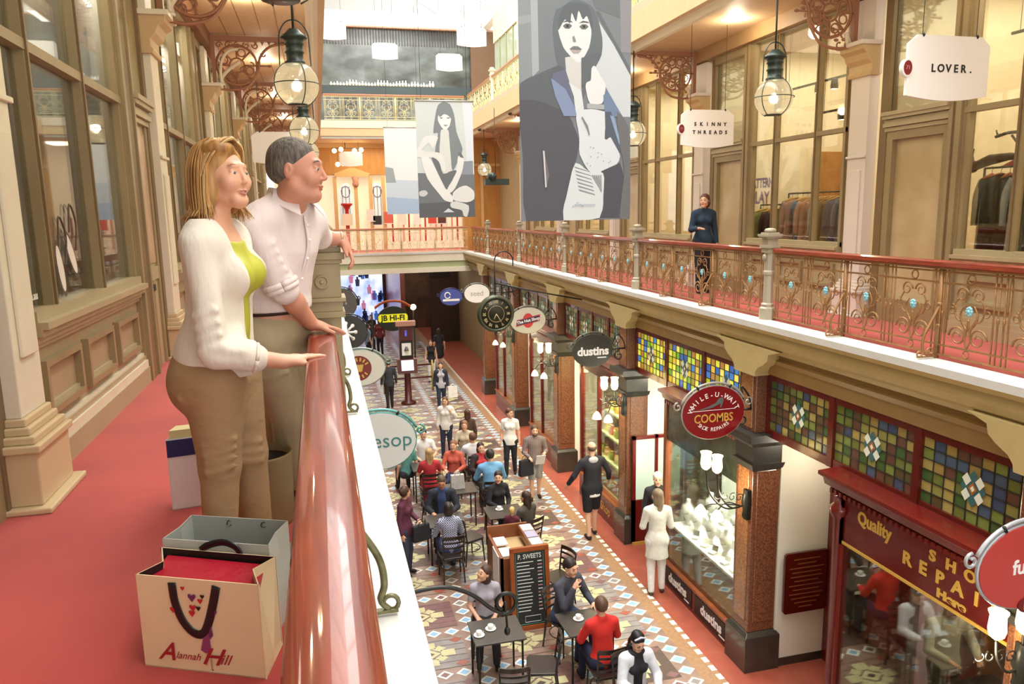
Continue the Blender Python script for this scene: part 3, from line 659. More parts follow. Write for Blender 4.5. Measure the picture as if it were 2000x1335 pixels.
for i in range(19):
    y = YB+i*2.1
    b.hexa([(LX, y, 8.7), (LX, y+.06, 8.7), (2.7, y+.06, 11.0), (2.7, y, 11.0)], [(LX, y, 8.8), (LX, y+.06, 8.8), (2.7, y+.06, 11.1), (2.7, y, 11.1)], ROOFW)
    b.hexa([(RX, y, 8.7), (RX, y+.06, 8.7), (2.7, y+.06, 11.0), (2.7, y, 11.0)], [(RX, y, 8.8), (RX, y+.06, 8.8), (2.7, y+.06, 11.1), (2.7, y, 11.1)], ROOFW)
struct(b.build('ceiling'), 'white glazing bars of the glass roof')
b = MB()
for s in (LX, RX): b.add([(s, YB, 8.82), (2.7, YB, 11.12), (2.7, 34, 11.12), (s, 34, 8.82)], [(0, 1, 2, 3)], glassmat('roof_glass', '#FFFFFF', .02))
struct(b.build('window_90'), 'glass roof over the arcade')
# far wall, upper level: dark glazed front with white lintel
DKG = mat('dark_glass_painted_reflection', '#2E3230', .25, col2='#6A7270', scale=.9, stretch=(1, 1, 1.6), coat=.3)  # grey noise paints the roof's reflection into the dark glass
b = MB(); b.box(LX, 7.5, 31.2, 31.3, 4.66, 8.7, DKG); b.box(LX, 7.5, 31.05, 31.2, 8.55, 9.1, WHITE); b.box(LX, 7.5, 31.0, 31.25, 8.5, 8.56, mat('lintel_pink', '#C99A84', .5))
for i in range(60): b.box(.4+i*.11, .43+i*.11, 31.14, 31.2, 7.9, 8.5, mat('dark_louvres', '#4A4440', .5))
b.box(LX, 7.5, 31.1, 31.2, 6.05, 6.35, mat('dark_teal_shelf', '#39464A', .4)); b.box(6.3, 7.4, 31.0, 31.1, 6.2, 8.5, mat('upper_brown_panel', '#6E5238', .5))
struct(b.build('wall_far'), 'dark glazed shopfront at the far upper end')
b = MB(); b.box(LX-.2, 8, 34, 34.2, 4.6, 12, WHITE); struct(b.build('wall_far'), 'white gable at the far end')
t = thing('display_ledge_goods', 'row of small white objects on the dark shelf at the far upper level', 'ornaments', (3, 31.0, 6.36)); t['kind'] = 'stuff'; bpy.data.objects.remove(t)
rnd = random.Random(4); b = MB()
for i in range(34):
    x = .8+i*.12; h = rnd.uniform(.1, .24); b.lathe((x, 31.12, 6.35), [(.05, 0), (.055, h*.5), (.02, h*.8), (.025, h)], WHITE, 6)
o = b.build('shelf_ornaments'); tag(o, 'row of small white ornaments on the dark shelf at the far upper level', 'ornaments'); o['kind'] = 'stuff'
# far wall, gallery level: timber bulkhead, cornice, columns, arched leaded windows
TIM = mat('orange_timber', '#C08A46', .45, var=.08, stretch=(1, 1, .3)); TIML = mat('pale_timber', '#D9B478', .45)
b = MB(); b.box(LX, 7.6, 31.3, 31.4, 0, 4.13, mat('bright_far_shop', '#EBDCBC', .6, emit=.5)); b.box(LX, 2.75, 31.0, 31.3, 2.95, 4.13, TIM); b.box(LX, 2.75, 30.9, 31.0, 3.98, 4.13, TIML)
b.box(5.3, 7.6, 28.3, 28.4, 0, 4.13, TIM); b.box(5.3, 7.6, 28.25, 28.3, 3.1, 3.2, TIML); b.box(6.0, 6.1, 28.27, 28.3, 0, 3.1, TIML)
b.prism([(.78, 2.88), (2.0, 2.88), (2.1, 3.0), (1.5, 3.22), (1.3, 3.22), (.7, 3.0)], 'y', 30.9, 31.0, TIML)
for x in (.72, 1.52, 2.1, 2.6): b.box(x-.07, x+.07, 30.95, 31.05, 0, 2.9, TIML)
for x in (1.52,): b.lathe((x, 30.95, 2.5), [(.1, 0), (.13, .1), (.1, .2), (.15, .38)], mat('rose_capital', '#C99278', .5), 10)
struct(b.build('wall_far'), 'timber shopfront at the far end of the gallery')
for k, x in enumerate((1.12, 2.35)):
    WN[0] += 1; b = MB(); a = .27
    poly = [(x-a, 1.0), (x+a, 1.0)]+[(x+a*math.cos(i*PI/10), 2.25+a*1.5*math.sin(i*PI/10)) for i in range(11)]
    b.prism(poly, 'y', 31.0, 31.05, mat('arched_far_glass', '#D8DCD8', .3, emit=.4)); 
    for i in range(1, 4): b.box(x-a+i*a/2-.008, x-a+i*a/2+.008, 30.98, 31.0, 1.0, 2.5, LEAD)
    b.tube([(x+a*.6*math.cos(t_), 30.98, 2.3+a*.8*math.sin(t_)) for t_ in [i*PI/8 for i in range(17)]], .015, mat('violet_lead', '#6A6A9A', .4), 5)
    struct(b.build('window_%d' % WN[0]), 'arched leaded window at the far end')
REDB = mat('bright_red', '#B8241C', .4)
t = thing('red_stand', 'red pedestal stand in the far shop window left of the arched glass', 'stand', (1.12, 30.7, 0)); M = MB()
M.lathe((0, 0, 0), [(.2, 0), (.2, .05), (.08, .1), (.07, 1.6), (.16, 1.75), (.22, 1.78), (.22, 1.85)], REDB, 10); M.build('column', t); M = MB(); M.box(-.2, .2, -.15, .15, 1.0, 1.45, mat('cream_box', '#E8D8B8', .5)); M.build('parcel', t)
rnd = random.Random(11)
for k, (x, z0, z1, cl) in enumerate(((2.05, 1.15, 1.6, '#E8E4DC'), (2.3, 1.0, 1.35, '#30302E'), (2.75, 1.05, 1.5, '#D8685A'), (3.3, 1.0, 1.5, '#F4E4D8'), (3.9, 1.0, 1.45, '#F6F0E8'), (4.5, 1.0, 1.5, '#D4503E'), (4.9, 1.0, 1.5, '#5A3A30'))):
    o = MB().box(x-.16, x+.16, 30.9, 30.95, z0, z1, mat('far_poster_%d' % k, cl, .6)).build('poster', None, (x, 30.9, z0))
    tag(o, ('white', 'black', 'coral', 'pale pink', 'off-white', 'red', 'maroon')[k]+' display panel above the far railing, '+OR[k]+' from the left', 'poster', 'posters in the far shop')
    MB().box(-.17, .17, -.01, .0, -.03, 0, WHITE).build('panel_edge', o)
b = MB()
for k in range(14): x = 2.9+k*.22; b.box(x-.03, x+.03, 30.92, 30.97, .3, 1.5, (REDB, WHITE, mat('pink_ribbon', '#E8A090', .5))[k % 3])
o = b.build('ribbon_curtain'); tag(o, 'red and white ribbon curtain in the far shop window below the banners', 'curtain'); o['kind'] = 'stuff'
# far end of the ground floor
b = MB(); b.box(-1.2, 9, 41, 41.2, G, -.5, mat('far_ground_wall', '#6A4A36', .6, col2='#3E2A20', scale=1.5)); struct(b.build('wall_far'), 'end wall of the ground floor')
b = MB(); b.box(3.3, 3.5, 33, 41, G, -.5, REDW); b.box(5.0, 6.4, 36, 36.1, G, -.8, mat('far_shop_dark', '#3A2A22', .5)); b.box(6.42, 6.5, 27, 41, G, -.6, mat('ground_shop_back', '#8C7A5A')); b.box(5.0, 6.0, 35.9, 36, -1.6, -1.1, BLACK)
struct(b.build('wall_right'), 'dark shopfronts at the far end of the ground floor')
STREET = mat('street_glow', '#7E9AE6', .4, emit=.9, col2='#DDE6F8', scale=1.3, stretch=(1.2, 1, .8))  # glowing panel added in place of the bright street outside
t = thing('street_stand_in', 'large glowing blue panel standing in for the street at the far ground floor end', 'screen', (2.0, 40.9, -3.4)); M = MB(); M.box(-1.6, 1.15, 0, .05, -1.4, 2.2, STREET); M.build('display', t)
M = MB(); M.box(-1.7, -1.6, -.05, .08, -1.4, 2.3, BLACK); M.box(1.15, 1.25, -.05, .08, -1.4, 2.3, BLACK); M.box(-1.7, 1.25, -.05, .08, 2.2, 2.3, BLACK); M.build('panel_surround', t)
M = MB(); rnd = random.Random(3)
for i in range(26):                                     # flat pedestrian shapes on the street panel
    x = rnd.uniform(-1.5, 1.05); z = rnd.uniform(-1.1, 1.8); c = mat('street_figure_%d' % (i % 5), ('#1E2A5A', '#C07A9A', '#20243A', '#3A66B8', '#2A2E4A')[i % 5], .5, emit=.35); h = .5
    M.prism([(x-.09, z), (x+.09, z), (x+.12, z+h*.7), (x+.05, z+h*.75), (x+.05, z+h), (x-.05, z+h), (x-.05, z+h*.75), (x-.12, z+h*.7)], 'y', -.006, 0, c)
M.build('street_figures', t)
# JB HI-FI hanging sign
t = thing('hanging_sign', 'dark arched sign with a yellow JB HI-FI band above the far crowd', 'sign', (2.66, 30, -3.05)); YEL = mat('sign_yellow', '#E6E22A', .4, emit=.5)
M = MB(); M.prism(ell2(0, .35, .62, .5), 'y', 0, .05, mat('sign_dark_green', '#25302A', .4)); M.build('board', t); M = MB(); M.prism([(-.58, .3), (-.52, .22), (.52, .22), (.58, .3), (.58, .46), (.52, .54), (-.52, .54), (-.58, .46)], 'y', -.02, 0, YEL); M.text('JB HI-FI', .3, BLACK, (0, -.021, .38), (1, 0, 0), (0, 0, 1), bold=.01); M.build('lettering', t)
M = MB(); M.tube(bez([(-.8, 0, .75), (-.4, 0, 1.0), (0, 0, 1.06), (.4, 0, 1.0), (.8, 0, .75)], 5), .05, mat('orange_arch', '#B8561E', .4), 6); M.build('arch', t)
for s in (-1, 1): M = MB(); M.lathe((s*.82, 0, -1.73), [(.05, 0), (.03, .1), (.03, 2.4)], BLACKI, 8); M.build('post', t); M = MB(); M.ball((s*.82, 0, .78), .12, SHADE, 10, 7); M.build('globe', t)
# ---------------------------------------------------------------- lanterns, brackets, banners, signs, lamps
IRONG = mat('lantern_green_iron', '#2E3A34', .4, metal=.3)
def lantern(lab, x, y, z, top=4.12):
    t = thing('lantern', lab, 'lantern', (x, y, z), 0, 'globe lanterns hanging along the galleries'); R = .225
    M = MB(); M.lathe((0, 0, 0), [(R*math.sin(a), -R*math.cos(a)) for a in [math.radians(k) for k in (28, 45, 60, 75, 90, 105, 120, 135, 150)]], GLOBE, 18)
    me = M.build('globe', t)
    M = MB(); M.lathe((0, 0, 0), [(.10, .19), (.105, .22), (.085, .23), (.085, .3), (.1, .31), (.085, .33), (.085, .38), (.1, .39), (.09, .41), (.1, .44), (.135, .45), (.13, .47), (.09, .5), (.05, .54), (.0, .55)], IRONG, 14); M.build('cap', t); M = MB(); M.lathe((0, 0, 0), [(.0, -.205), (.1, -.205), (.1, -.19), (.0, -.19)], IRONG, 14); M.build('base_ring', t)
    M = MB()
    for k in range(2):
        u = (math.cos(k*PI/2+.4), math.sin(k*PI/2+.4), 0); M.tube(arcpts((0, 0, 0), R+.008, -62, 242, 26, u), .0055, IRONG, 5)
    M.tube(arcpts((0, 0, 0), R+.01, 0, 360, 26, (1, 0, 0), (0, 1, 0)), .0055, IRONG, 5)
    M.tube(bez([(-.155, 0, .18), (-.15, 0, .38), (-.14, 0, .5), (-.08, 0, .6), (0, 0, .63), (.08, 0, .6), (.14, 0, .5), (.15, 0, .38), (.155, 0, .18)], 4), .007, IRONG, 5); M.build('cage', t)
    M = MB(); M.tube([(0, 0, .55), (0, 0, top-z)], .012, IRONG, 6); M.build('rod', t)
    M = MB(); M.ball((0, 0, .0), (.035, .035, .055), BULB, 10, 8); M.build('bulb', t)
    point('lantern_light', (x, y, z+.02), 32, (1, .82, .58), .05)
    return t
def point(name, loc, power, col=(1, .8, .55), r=.08):
    l = bpy.data.lights.new(name, 'POINT'); l.energy = power; l.color = col; l.shadow_soft_size = r
    o = bpy.data.objects.new(name, l); COL.objects.link(o); o.location = loc; return o
lantern('globe lantern whose base ring shows at the top edge, above the couple', -.12, 4.3, 2.72)
lantern('big lit globe lantern hanging left, above and between the two heads', -.13, 8.4, 2.75)
lantern('smaller lit globe lantern just above the grey-haired head', -.127, 12.5, 2.71)
lantern('distant left lantern beyond the grey-haired head', -.12, 16.6, 2.7)
lantern('globe lantern in front of the tall clothes shop windows on the right', 5.36, 8.3, 2.70)
lantern('small distant globe lantern between the two banners', 5.36, 24.6, 2.78)
lantern('lantern hidden behind the big banner on the right gallery', 5.36, 12.5, 2.7)
def bracket(lab, x, y, d, group, floral=False):
    """fretwork bracket in the x-z plane; d = direction away from the wall"""
    t = thing('fretwork_bracket', lab, 'bracket', (x, y, 4.1), 0, group)
    M = MB(); P = lambda u, z: (d*u, 0, z)
    M.box(min(0, d*1.28), max(0, d*1.28), -.035, .035, -.07, 0, FRET); M.box(min(0, d*.06), max(0, d*.06), -.035, .035, -.75, -.07, FRET)
    for k in range(6): u = .62+k*.1; M.hexa([P(u, -.07), P(u+.05, -.07), P(u+.025, -.125)], [(d*u, .02, -.07), (d*(u+.05), .02, -.07), (d*(u+.025), .02, -.125)], FRET)
    M.ball(P(1.3, -.04), (.05, .05, .035), IRONG, 8, 6)
    M.build('frame', t)
    M = MB(); c = (.36, -.42) if not floral else (.38, -.36); R = .29
    def ring(cx, cz, r, w=.016, n=20): M.tube([P(cx+r*math.cos(i*2*PI/n), cz+r*math.sin(i*2*PI/n)) for i in range(n+1)], w, FRET, 5)
    ring(c[0], c[1], R, .02, 26); ring(c[0], c[1], R*.36, .014)
    for k in range(8):
        a = k*PI/4; M.tube([P(c[0]+.1*math.cos(a), c[1]+.1*math.sin(a)), P(c[0]+R*math.cos(a), c[1]+R*math.sin(a))], .013, FRET, 5)
        if k % 2 or floral: ring(c[0]+R*.68*math.cos(a+PI/8), c[1]+R*.68*math.sin(a+PI/8), .055, .011, 10)
    M.tube([P(.06, c[1]), P(c[0]-.1, c[1])], .014, FRET, 5); M.tube([P(c[0]+R, c[1]), P(c[0]+R+.16, c[1])], .013, FRET, 5); M.ball(P(c[0]+R+.18, c[1]), (.035, .02, .02), FRET, 6, 5)
    M.tube(bez([P(.06, -.75), P(.25, -.78), P(.5, -.72), P(.66, -.5), P(.7, -.3), P(.85, -.14), P(1.1, -.08)], 5), .02, FRET, 5)
    rn = random.Random(5)
    for k in range(14 if floral else 7):
        a = k/(14 if floral else 7); u = .12+a*.75; z = -.72+a*.55+(.1 if floral else .02)*math.sin(k*2.1)
        scr = arcpts(P(u, z), .055, rn.uniform(0, 360), rn.uniform(300, 500), 10, (d, 0, 0), r1=.015); M.tube(scr, .011, FRET, 5)
        if floral: M.ball(P(u+.05, z+.05), (.035, .012, .02), FRET, 6, 5)
    for k in range(5): scr = arcpts(P(.12+k*.13, -.13), .05, 40*k, 40*k+420, 10, (d, 0, 0), r1=.012); M.tube(scr, .011, FRET, 5)
    M.build('scrollwork', t)
    M = MB(); pc = mat('cream_strut', '#D9CDB4', .45)
    M.tube(bez([P(.12, -.72), P(.14, -.6), P(.22, -.5) if not floral else P(.13, -.62), P(.4, -.36) if not floral else P(.05, -.8)], 5), .03, pc, 7)
    M.build('strut', t)
    return t
for i, y in enumerate(PY[1:]):
    bracket('brown fretwork bracket with wheel pattern on the left ceiling, %s from the camera' % OR[i], LX+.16, y+.06, 1, 'fretwork brackets of the left gallery')
    bracket('brown floral fretwork bracket under the right ceiling, %s from the camera' % OR[i], RX-.16, y+.06, -1, 'fretwork brackets of the right gallery', True)
# curved gooseneck pipes rising from the left capitals
for i, y in enumerate(PY[1:5]):
    t = thing('gooseneck_pipe', 'pale curved pipe rising from the left wall capital, %s from the camera' % OR[i], 'pipe', (LX+.28, y+.02, 3.38), 0, 'gooseneck pipes on the left capitals')
    M = MB(); M.tube(bez([(0, 0, 0), (0, 0, .22), (.04, 0, .38), (.14, 0, .5), (.27, 0, .53)], 5), .022, CREAM, 8); M.build('tube', t); M = MB(); M.lathe((0, 0, 0), [(.05, 0), (.05, .02), (.03, .04)], CREAM, 10); M.build('collar', t)
# ---- banners
def banner(lab, x0, x1, y, z0, z1, grp='fashion banners hanging in the void'):
    t = thing('banner', lab, 'banner', ((x0+x1)/2, y, z0), 0, grp); w = (x1-x0)/2; h = z1-z0
    M = MB(); M.tube([(-w-.02, 0, h), (w+.02, 0, h)], .018, mat('alu', '#B8B8B4', .3, metal=.6), 8); M.build('top_rod', t)
    M = MB()
    for s in (-1, 1): M.tube([(s*w*.8, 0, h), (s*w*.8, 0, 8.7-z0)], .004, BLACKI, 4)
    M.build('suspension_wires', t)
    return t, w, h
def soft(P, k=4):
    out = []; n = len(P)
    for i in range(n):
        a, b, c, d = [Vector((P[(i+j) % n][0], 0, P[(i+j) % n][1])) for j in (-1, 0, 1, 2)]
        for q in range(k): t = q/k; v = b.lerp(c, t)+((c-a)*(t*(1-t)**2)-(d-b)*(t*t*(1-t)))*.36; out.append((v.x, v.z))
    return out
gc = lambda h: mat('print_'+h, tuple(x*.80 for x in lin('#'+h)[:3]), .6)
t, w, h = banner('big hanging banner of a dark-haired woman in a tuxedo jacket', 2.165, 3.44, 8.1, 1.31, 3.95)
M = MB(); M.box(-w, w, 0, .008, 0, h, gc('7C848A')); M.build('cloth', t)
M = MB(); LY = [0]
def pr(px, col, s=5.8, ox=1000, oy=210):
    """print a shape; px are points read from the artwork in its own units"""
    LY[0] += 1; yy = -.00025*LY[0]
    pts = [((ox+x/s-1018)*1.275/217-w, (431-(oy+y/s))*2.29/431) for x, y in px]
    if len(pts) > 6: pts = soft(pts)
    pts = [(max(-w, min(w, a)), max(0, min(h, c))) for a, c in pts]
    M.add([(a, yy, c) for a, c in pts], [tuple(range(len(pts)))], gc(col))
A = dict(s=6.068, ox=1000, oy=0)
pr([(110, -60), (330, -60), (340, 800), (110, 960)], '8E979C', **A); pr([(250, -60), (330, -60), (335, 800), (260, 880)], 'A9B2B6', **A); pr([(110, 190), (250, 160), (250, 250), (110, 280)], '9EA4A8', **A)
pr([(1000, 60), (1440, 200), (1440, -60), (950, -60)], '6E757B', **A); pr([(1000, 150), (1440, 780), (1440, 1335), (1330, 1335), (960, 700)], 'CDD4DA', **A); pr([(1290, -60), (1440, -60), (1440, 560), (1300, 560)], '8F8F94', **A); pr([(1000, 90), (1040, 80), (1440, 760), (1440, 840)], '676E74', **A)
pr([(110, 1000), (170, 920), (330, 840), (500, 760), (640, 740), (640, 1500), (110, 1500)], '5E656B', **A)
pr([(110, -120), (130, 540), (160, 1280), (590, 1280), (640, 900), (700, 700), (765, 400), (740, 250), (600, 0)], '55565E')
pr([(600, 60), (760, -40), (940, 20), (1020, 150), (1080, 400), (1070, 600), (980, 780), (900, 1000), (830, 1150), (700, 1000), (620, 760), (540, 700), (500, 300), (540, 100)], '676F75', **A)
pr([(640, 640), (840, 600), (830, 1100), (700, 960), (650, 800)], 'D3D3D2', **A)
pr([(560, 320), (600, 180), (720, 60), (860, 80), (940, 200), (950, 360), (920, 520), (830, 680), (780, 690), (700, 620), (620, 520)], 'E4E5E6', **A)
pr([(560, 330), (590, 120), (700, 0), (900, 20), (960, 180), (960, 330), (900, 150), (850, 190), (800, 90), (770, 220), (720, 120), (700, 240), (640, 200)], '5E656B', **A)
for ex in (670, 862): pr([(ex-55, 275), (ex-20, 245), (ex+25, 245), (ex+55, 270), (ex+20, 305), (ex-25, 305)], '6B7075', **A); pr([(ex-14, 258), (ex+14, 258), (ex+14, 288), (ex-14, 288)], '2E3236', **A); pr([(ex-60, 235), (ex-10, 205), (ex+50, 215), (ex+60, 230), (ex, 225)], '5A5F63', **A)
pr([(725, 400), (745, 380), (760, 420), (770, 455), (735, 455)], '8A8C8E', **A); pr([(690, 540), (735, 505), (790, 505), (840, 540), (790, 555), (740, 555)], '74777A', **A); pr([(700, 550), (830, 548), (800, 585), (740, 588)], 'B3A9A8', **A)
pr([(830, 640), (1060, 560), (1000, 740), (930, 860), (890, 930), (830, 1000)], '626A70', **A)
pr([(680, 930), (830, 1030), (870, 1335), (760, 1335), (740, 1100)], 'DCE4E4', **A); pr([(470, 890), (640, 960), (700, 1000), (775, 1335), (620, 1335), (520, 1100)], '8496B8', **A); pr([(500, 830), (640, 780), (690, 980), (760, 1250), (640, 1010), (480, 890)], '6A6E86', **A)
pr([(950, 760), (990, 730), (1060, 850), (1120, 950), (1100, 1100), (1070, 1180), (930, 1180), (880, 1000), (890, 930), (940, 900)], 'E6E7E8', **A); pr([(895, 1180), (1110, 1190), (1110, 1250), (895, 1240)], 'AEB4B6', **A)
pr([(1090, 1080), (1140, 1020), (1330, 1335), (1110, 1335)], '7288A6', **A)
pr([(740, 0), (1060, 0), (1060, 320), (1130, 300), (1200, 400), (1240, 520), (1200, 620), (1020, 710), (880, 700), (770, 500), (765, 300)], 'DCE3E8')
pr([(1060, 0), (1130, 0), (1260, 370), (1240, 500), (1130, 300), (1070, 310)], '55606E'); pr([(1120, 40), (1170, 60), (1240, 330), (1230, 390)], '8FA6C8'); pr([(1200, 0), (1340, 180), (1360, 640), (1360, 1270), (1240, 1270), (1290, 700), (1240, 400)], '6F7072'); pr([(1020, 700), (1240, 600), (1290, 760), (1230, 1255), (1000, 1250), (1050, 900)], '50505A')
pr([(720, 600), (880, 700), (1040, 720), (1050, 900), (1000, 1260), (580, 1280), (640, 880)], 'DCE4E6')
for k in range(7): y0 = 640+k*45; pr([(700+k*9, y0), (880+k*10, y0+60), (900+k*8, y0+75), (720+k*8, y0+22)], '8C9094')
for k in range(5): pr([(920+k*25, 740), (1010+k*4, 900+k*10), (1000+k*4, 912+k*10), (905+k*25, 752)], '9A9EA2')
for k in range(12): q = random.Random(k); x, y = q.uniform(800, 1180), q.uniform(380, 640); pr([(x, y), (x+12, y), (x+12, y+12), (x, y+12)], 'A8ACB0')
for k in range(4): pr([(800+k*22, 60+k*40), (870+k*5, 180+k*30), (860+k*5, 190+k*30), (790+k*22, 80+k*40)], '83898C')
pr([(350, 460), (370, 460), (390, 880), (372, 890)], 'D8D4DA'); pr([(375, 500), (420, 740), (392, 870)], '77747C')
for (x, y) in ((690, 1115), (715, 1095), (742, 1070), (770, 1090), (800, 1110)): pr([(x-14, y+6), (x, y-8), (x+14, y+6)], 'A9B4C4')
M.build('print', t); M = MB(); [M.box(-.02+k*.022, -.006+k*.022, -.022, -.020, .16, .175, gc('B9C4D2')) for k in range(11)]; M.build('small_print', t)
t, w, h = banner('smaller hanging banner of a long-haired woman sitting with crossed ankles', 2.13, 3.36, 16.5, 1.32, 3.76)
M = MB(); M.box(-w, w, 0, .008, 0, h, gc('CFD8DA')); M.build('cloth', t)
M = MB(); LY[0] = 0; w2, h2 = w, h
def ps(px, col):
    LY[0] += 1; pts = [((x-100)/610*1.23-w2, (1305-y)/1250*h2) for x, y in px]
    if len(pts) > 4: pts = soft(pts)
    pts = [(min(w2, max(-w2, a)), min(h2, max(0, c))) for a, c in pts]
    M.add([(a, -.0004*LY[0], c) for a, c in pts], [tuple(range(len(pts)))], gc(col))
ps([(100, 820), (712, 840), (712, 1305), (100, 1305)], '72787E'); ps([(100, 1150), (712, 1120), (712, 1305), (100, 1305)], '5C6066'); ps([(600, 60), (712, 60), (712, 820), (640, 820)], 'DCE2EC'); ps([(560, 700), (700, 690), (700, 840), (560, 840)], '8C96A2')
ps([(400, 65), (470, 90), (510, 200), (530, 380), (590, 560), (560, 640), (480, 800), (450, 700), (330, 640), (290, 600), (330, 400), (280, 390), (310, 200), (340, 100)], '7F888E')
ps([(340, 210), (400, 140), (450, 200), (478, 230), (455, 320), (410, 362), (370, 330), (335, 260)], 'ECEEEF'); ps([(345, 200), (400, 110), (460, 170), (478, 240), (440, 205), (400, 195), (360, 225)], '7F888E')
for ex in (370, 445): ps([(ex-18, 228), (ex+18, 228), (ex+12, 240), (ex-12, 240)], '777C80')
ps([(390, 305), (440, 305), (425, 322), (405, 322)], 'A09A9A'); ps([(365, 360), (440, 360), (450, 460), (460, 800), (370, 820), (340, 600), (350, 470)], 'D9DEDC')
ps([(100, 580), (180, 440), (260, 420), (330, 440), (270, 560), (230, 500), (150, 580), (320, 600), (380, 640), (400, 790), (360, 800), (330, 700), (270, 655), (100, 650)], 'E3E6E6')
ps([(140, 650), (230, 660), (330, 850), (400, 1000), (470, 1080), (460, 1140), (380, 1120), (330, 1060), (200, 880)], 'E9ECEC'); ps([(540, 640), (600, 660), (580, 800), (500, 980), (440, 1040), (400, 1000), (470, 900), (520, 760)], 'E6E9EA')
ps([(250, 660), (330, 700), (370, 830), (460, 800), (520, 800), (430, 960), (390, 990)], '6A7076'); ps([(470, 1040), (540, 980), (620, 960), (700, 1020), (700, 1110), (620, 1145), (480, 1120)], 'E2E4E4'); ps([(440, 1150), (500, 1130), (640, 1180), (620, 1300), (580, 1290), (560, 1230), (450, 1200)], 'D8DCDC')
ps([(110, 1020), (170, 1005), (200, 1040), (160, 1075), (110, 1065)], 'CFD2D6'); ps([(360, 1250), (415, 1205), (480, 1250)], 'D4DCE2')
ps([(540, 600), (570, 600), (600, 660), (560, 650)], '6A7076')
M.build('print', t)
t, w, h = banner('farthest faded banner, pale blue and white, half hidden by the smaller banner', 2.18, 3.4, 24.9, 1.4, 4.12)
M = MB(); M.box(-w, w, 0, .008, 0, h, gc('E9ECEE')); M.build('cloth', t)
M = MB(); M.add([(-w, -.002, 0), (w, -.002, 0), (w, -.002, .5), (-w, -.002, .62)], [(0, 1, 2, 3)], gc('A9C0DC')); M.add([(-w, -.003, .55), (w, -.003, .45), (w, -.003, 1.05), (-w, -.003, 1.1)], [(0, 1, 2, 3)], gc('CBD6E4')); M.add([(-w, -.004, 1.0), (-w+.32, -.004, 1.0), (-w+.25, -.004, 1.45), (-w, -.004, 1.5)], [(0, 1, 2, 3)], gc('9EA8AC')); M.build('print', t)
# ---- hanging gallery signs
def shopsign(lab, x, y, z, w=.92, lines=(), top=4.12, badge=True, group=None, ts=.085, lit=None, name='hanging_sign'):
    t = thing(name, lab, 'sign', (x, y, z), 0, group); a = w/2; h = w*.62; ww = lit or SIGNW
    poly = [(-a, .03)]+[(-a+w*i/10, .03-.045*math.sin(i/10*PI)) for i in range(1, 10)]+[(a, .03), (a, h*.86), (a-.03, h*.9), (a-.1, h), (-a+.1, h), (-a+.03, h*.9), (-a, h*.86)]
    M = MB(); M.prism(poly, 'y', -.015, .015, ww); M.build('board', t)
    if lines:
        M = MB()
        for k, (s, dz, sp) in enumerate(lines):
            n = len(s)
            for i, ch in enumerate(s):
                if ch != ' ': M.text(ch, ts, BLACK, ((i-(n-1)/2)*sp+.04, -.017, h*.5+dz), (1, 0, 0), (0, 0, 1), bold=.0025)
        M.build('lettering', t)
    if badge:
        M = MB(); M.prism(ell2(-a, h*.48, .062, .08), 'y', -.022, .02, WHITE); M.prism(ell2(-a, h*.48, .045, .065), 'y', -.026, -.022, mat('badge_maroon', '#7A1E20', .4)); M.text('71', .05, mat('badge_pink', '#C98A86', .5), (-a, -.028, h*.48), (1, 0, 0), (0, 0, 1)); M.build('number_badge', t)
    M = MB()
    for s in (-1, 1): M.tube([(s*a*.66, 0, h), (s*a*.66, 0, top-z)], .004, BLACKI, 4); M.ball((s*a*.66, -.01, h), (.014, .02, .02), BLACK, 6, 5)
    M.build('hangers', t)
    return t
shopsign('white curved hanging sign reading LOVER. with a round maroon badge', 5.84, 6.2, 2.39, .92, (('LOVER.', -.01, .085),), ts=.1)
shopsign('white curved hanging sign reading SKINNY THREADS', 5.85, 10.8, 2.34, .88, (('SKINNY', .06, .1), ('THREADS', -.06, .09)), ts=.075)
shopsign('white hanging sign partly behind the grey-haired head, on the left gallery', -.62, 14.6, 2.35, .9, badge=False)
shopsign('white hanging sign lit by bulbs at the far end of the gallery', 1.33, 29.5, 3.2, .85, top=4.1, badge=False)
for k, (x, y, z) in enumerate(((2.72, 29, 6.95), (4.92, 24, 6.45), (4.72, 27, 6.25), (.82, 27, 7.15))):
    shopsign(('framed grey-white sign hanging alone before the dark upper glass', 'white sign on the upper level nearest the right railing', 'white sign on the upper level just below and left of its neighbour', 'white upper level sign cut by the left fascia')[k], x, y, z, .92, top=9.3, badge=False, group='upper level hanging signs')
# bulbs of a small chandelier at the far end
t = thing('chandelier', 'cluster of round lit bulbs under the far timber ceiling', 'chandelier', (1.15, 30, 4.1)); M = MB(); M.tube([(0, 0, 0), (0, 0, -.2)], .015, BLACKI, 5); M.tube([(-.5, 0, -.2), (.75, 0, -.2)], .012, BLACKI, 5); M.build('frame', t)
for x, z in ((-.4, -.3), (-.15, -.25), (.35, -.3), (.6, -.27), (-.3, -.8), (-.1, -.78)): M = MB(); M.ball((x, 0, z), .09, SHADE, 8, 6); M.tube([(x, 0, z), (x, 0, -.2)], .008, BLACKI, 4); M.build('bulb', t)
t = thing('spotlight_cluster', 'dark green spotlight fittings hanging beside the small far lantern', 'spotlights', (4.55, 20.0, 2.2)); M = MB(); M.lathe((0, -.2, .14), [(.09, 0), (.12, .3), (.11, .32)], IRONG, 12, 'y'); M.build('lamp_head', t); M = MB(); M.box(-.2, .45, -.1, .1, -.08, .08, IRONG); M.build('housing', t); M = MB(); M.tube([(.1, 0, .08), (.1, 0, 1.9)], .01, BLACKI, 5); M.build('rod', t)
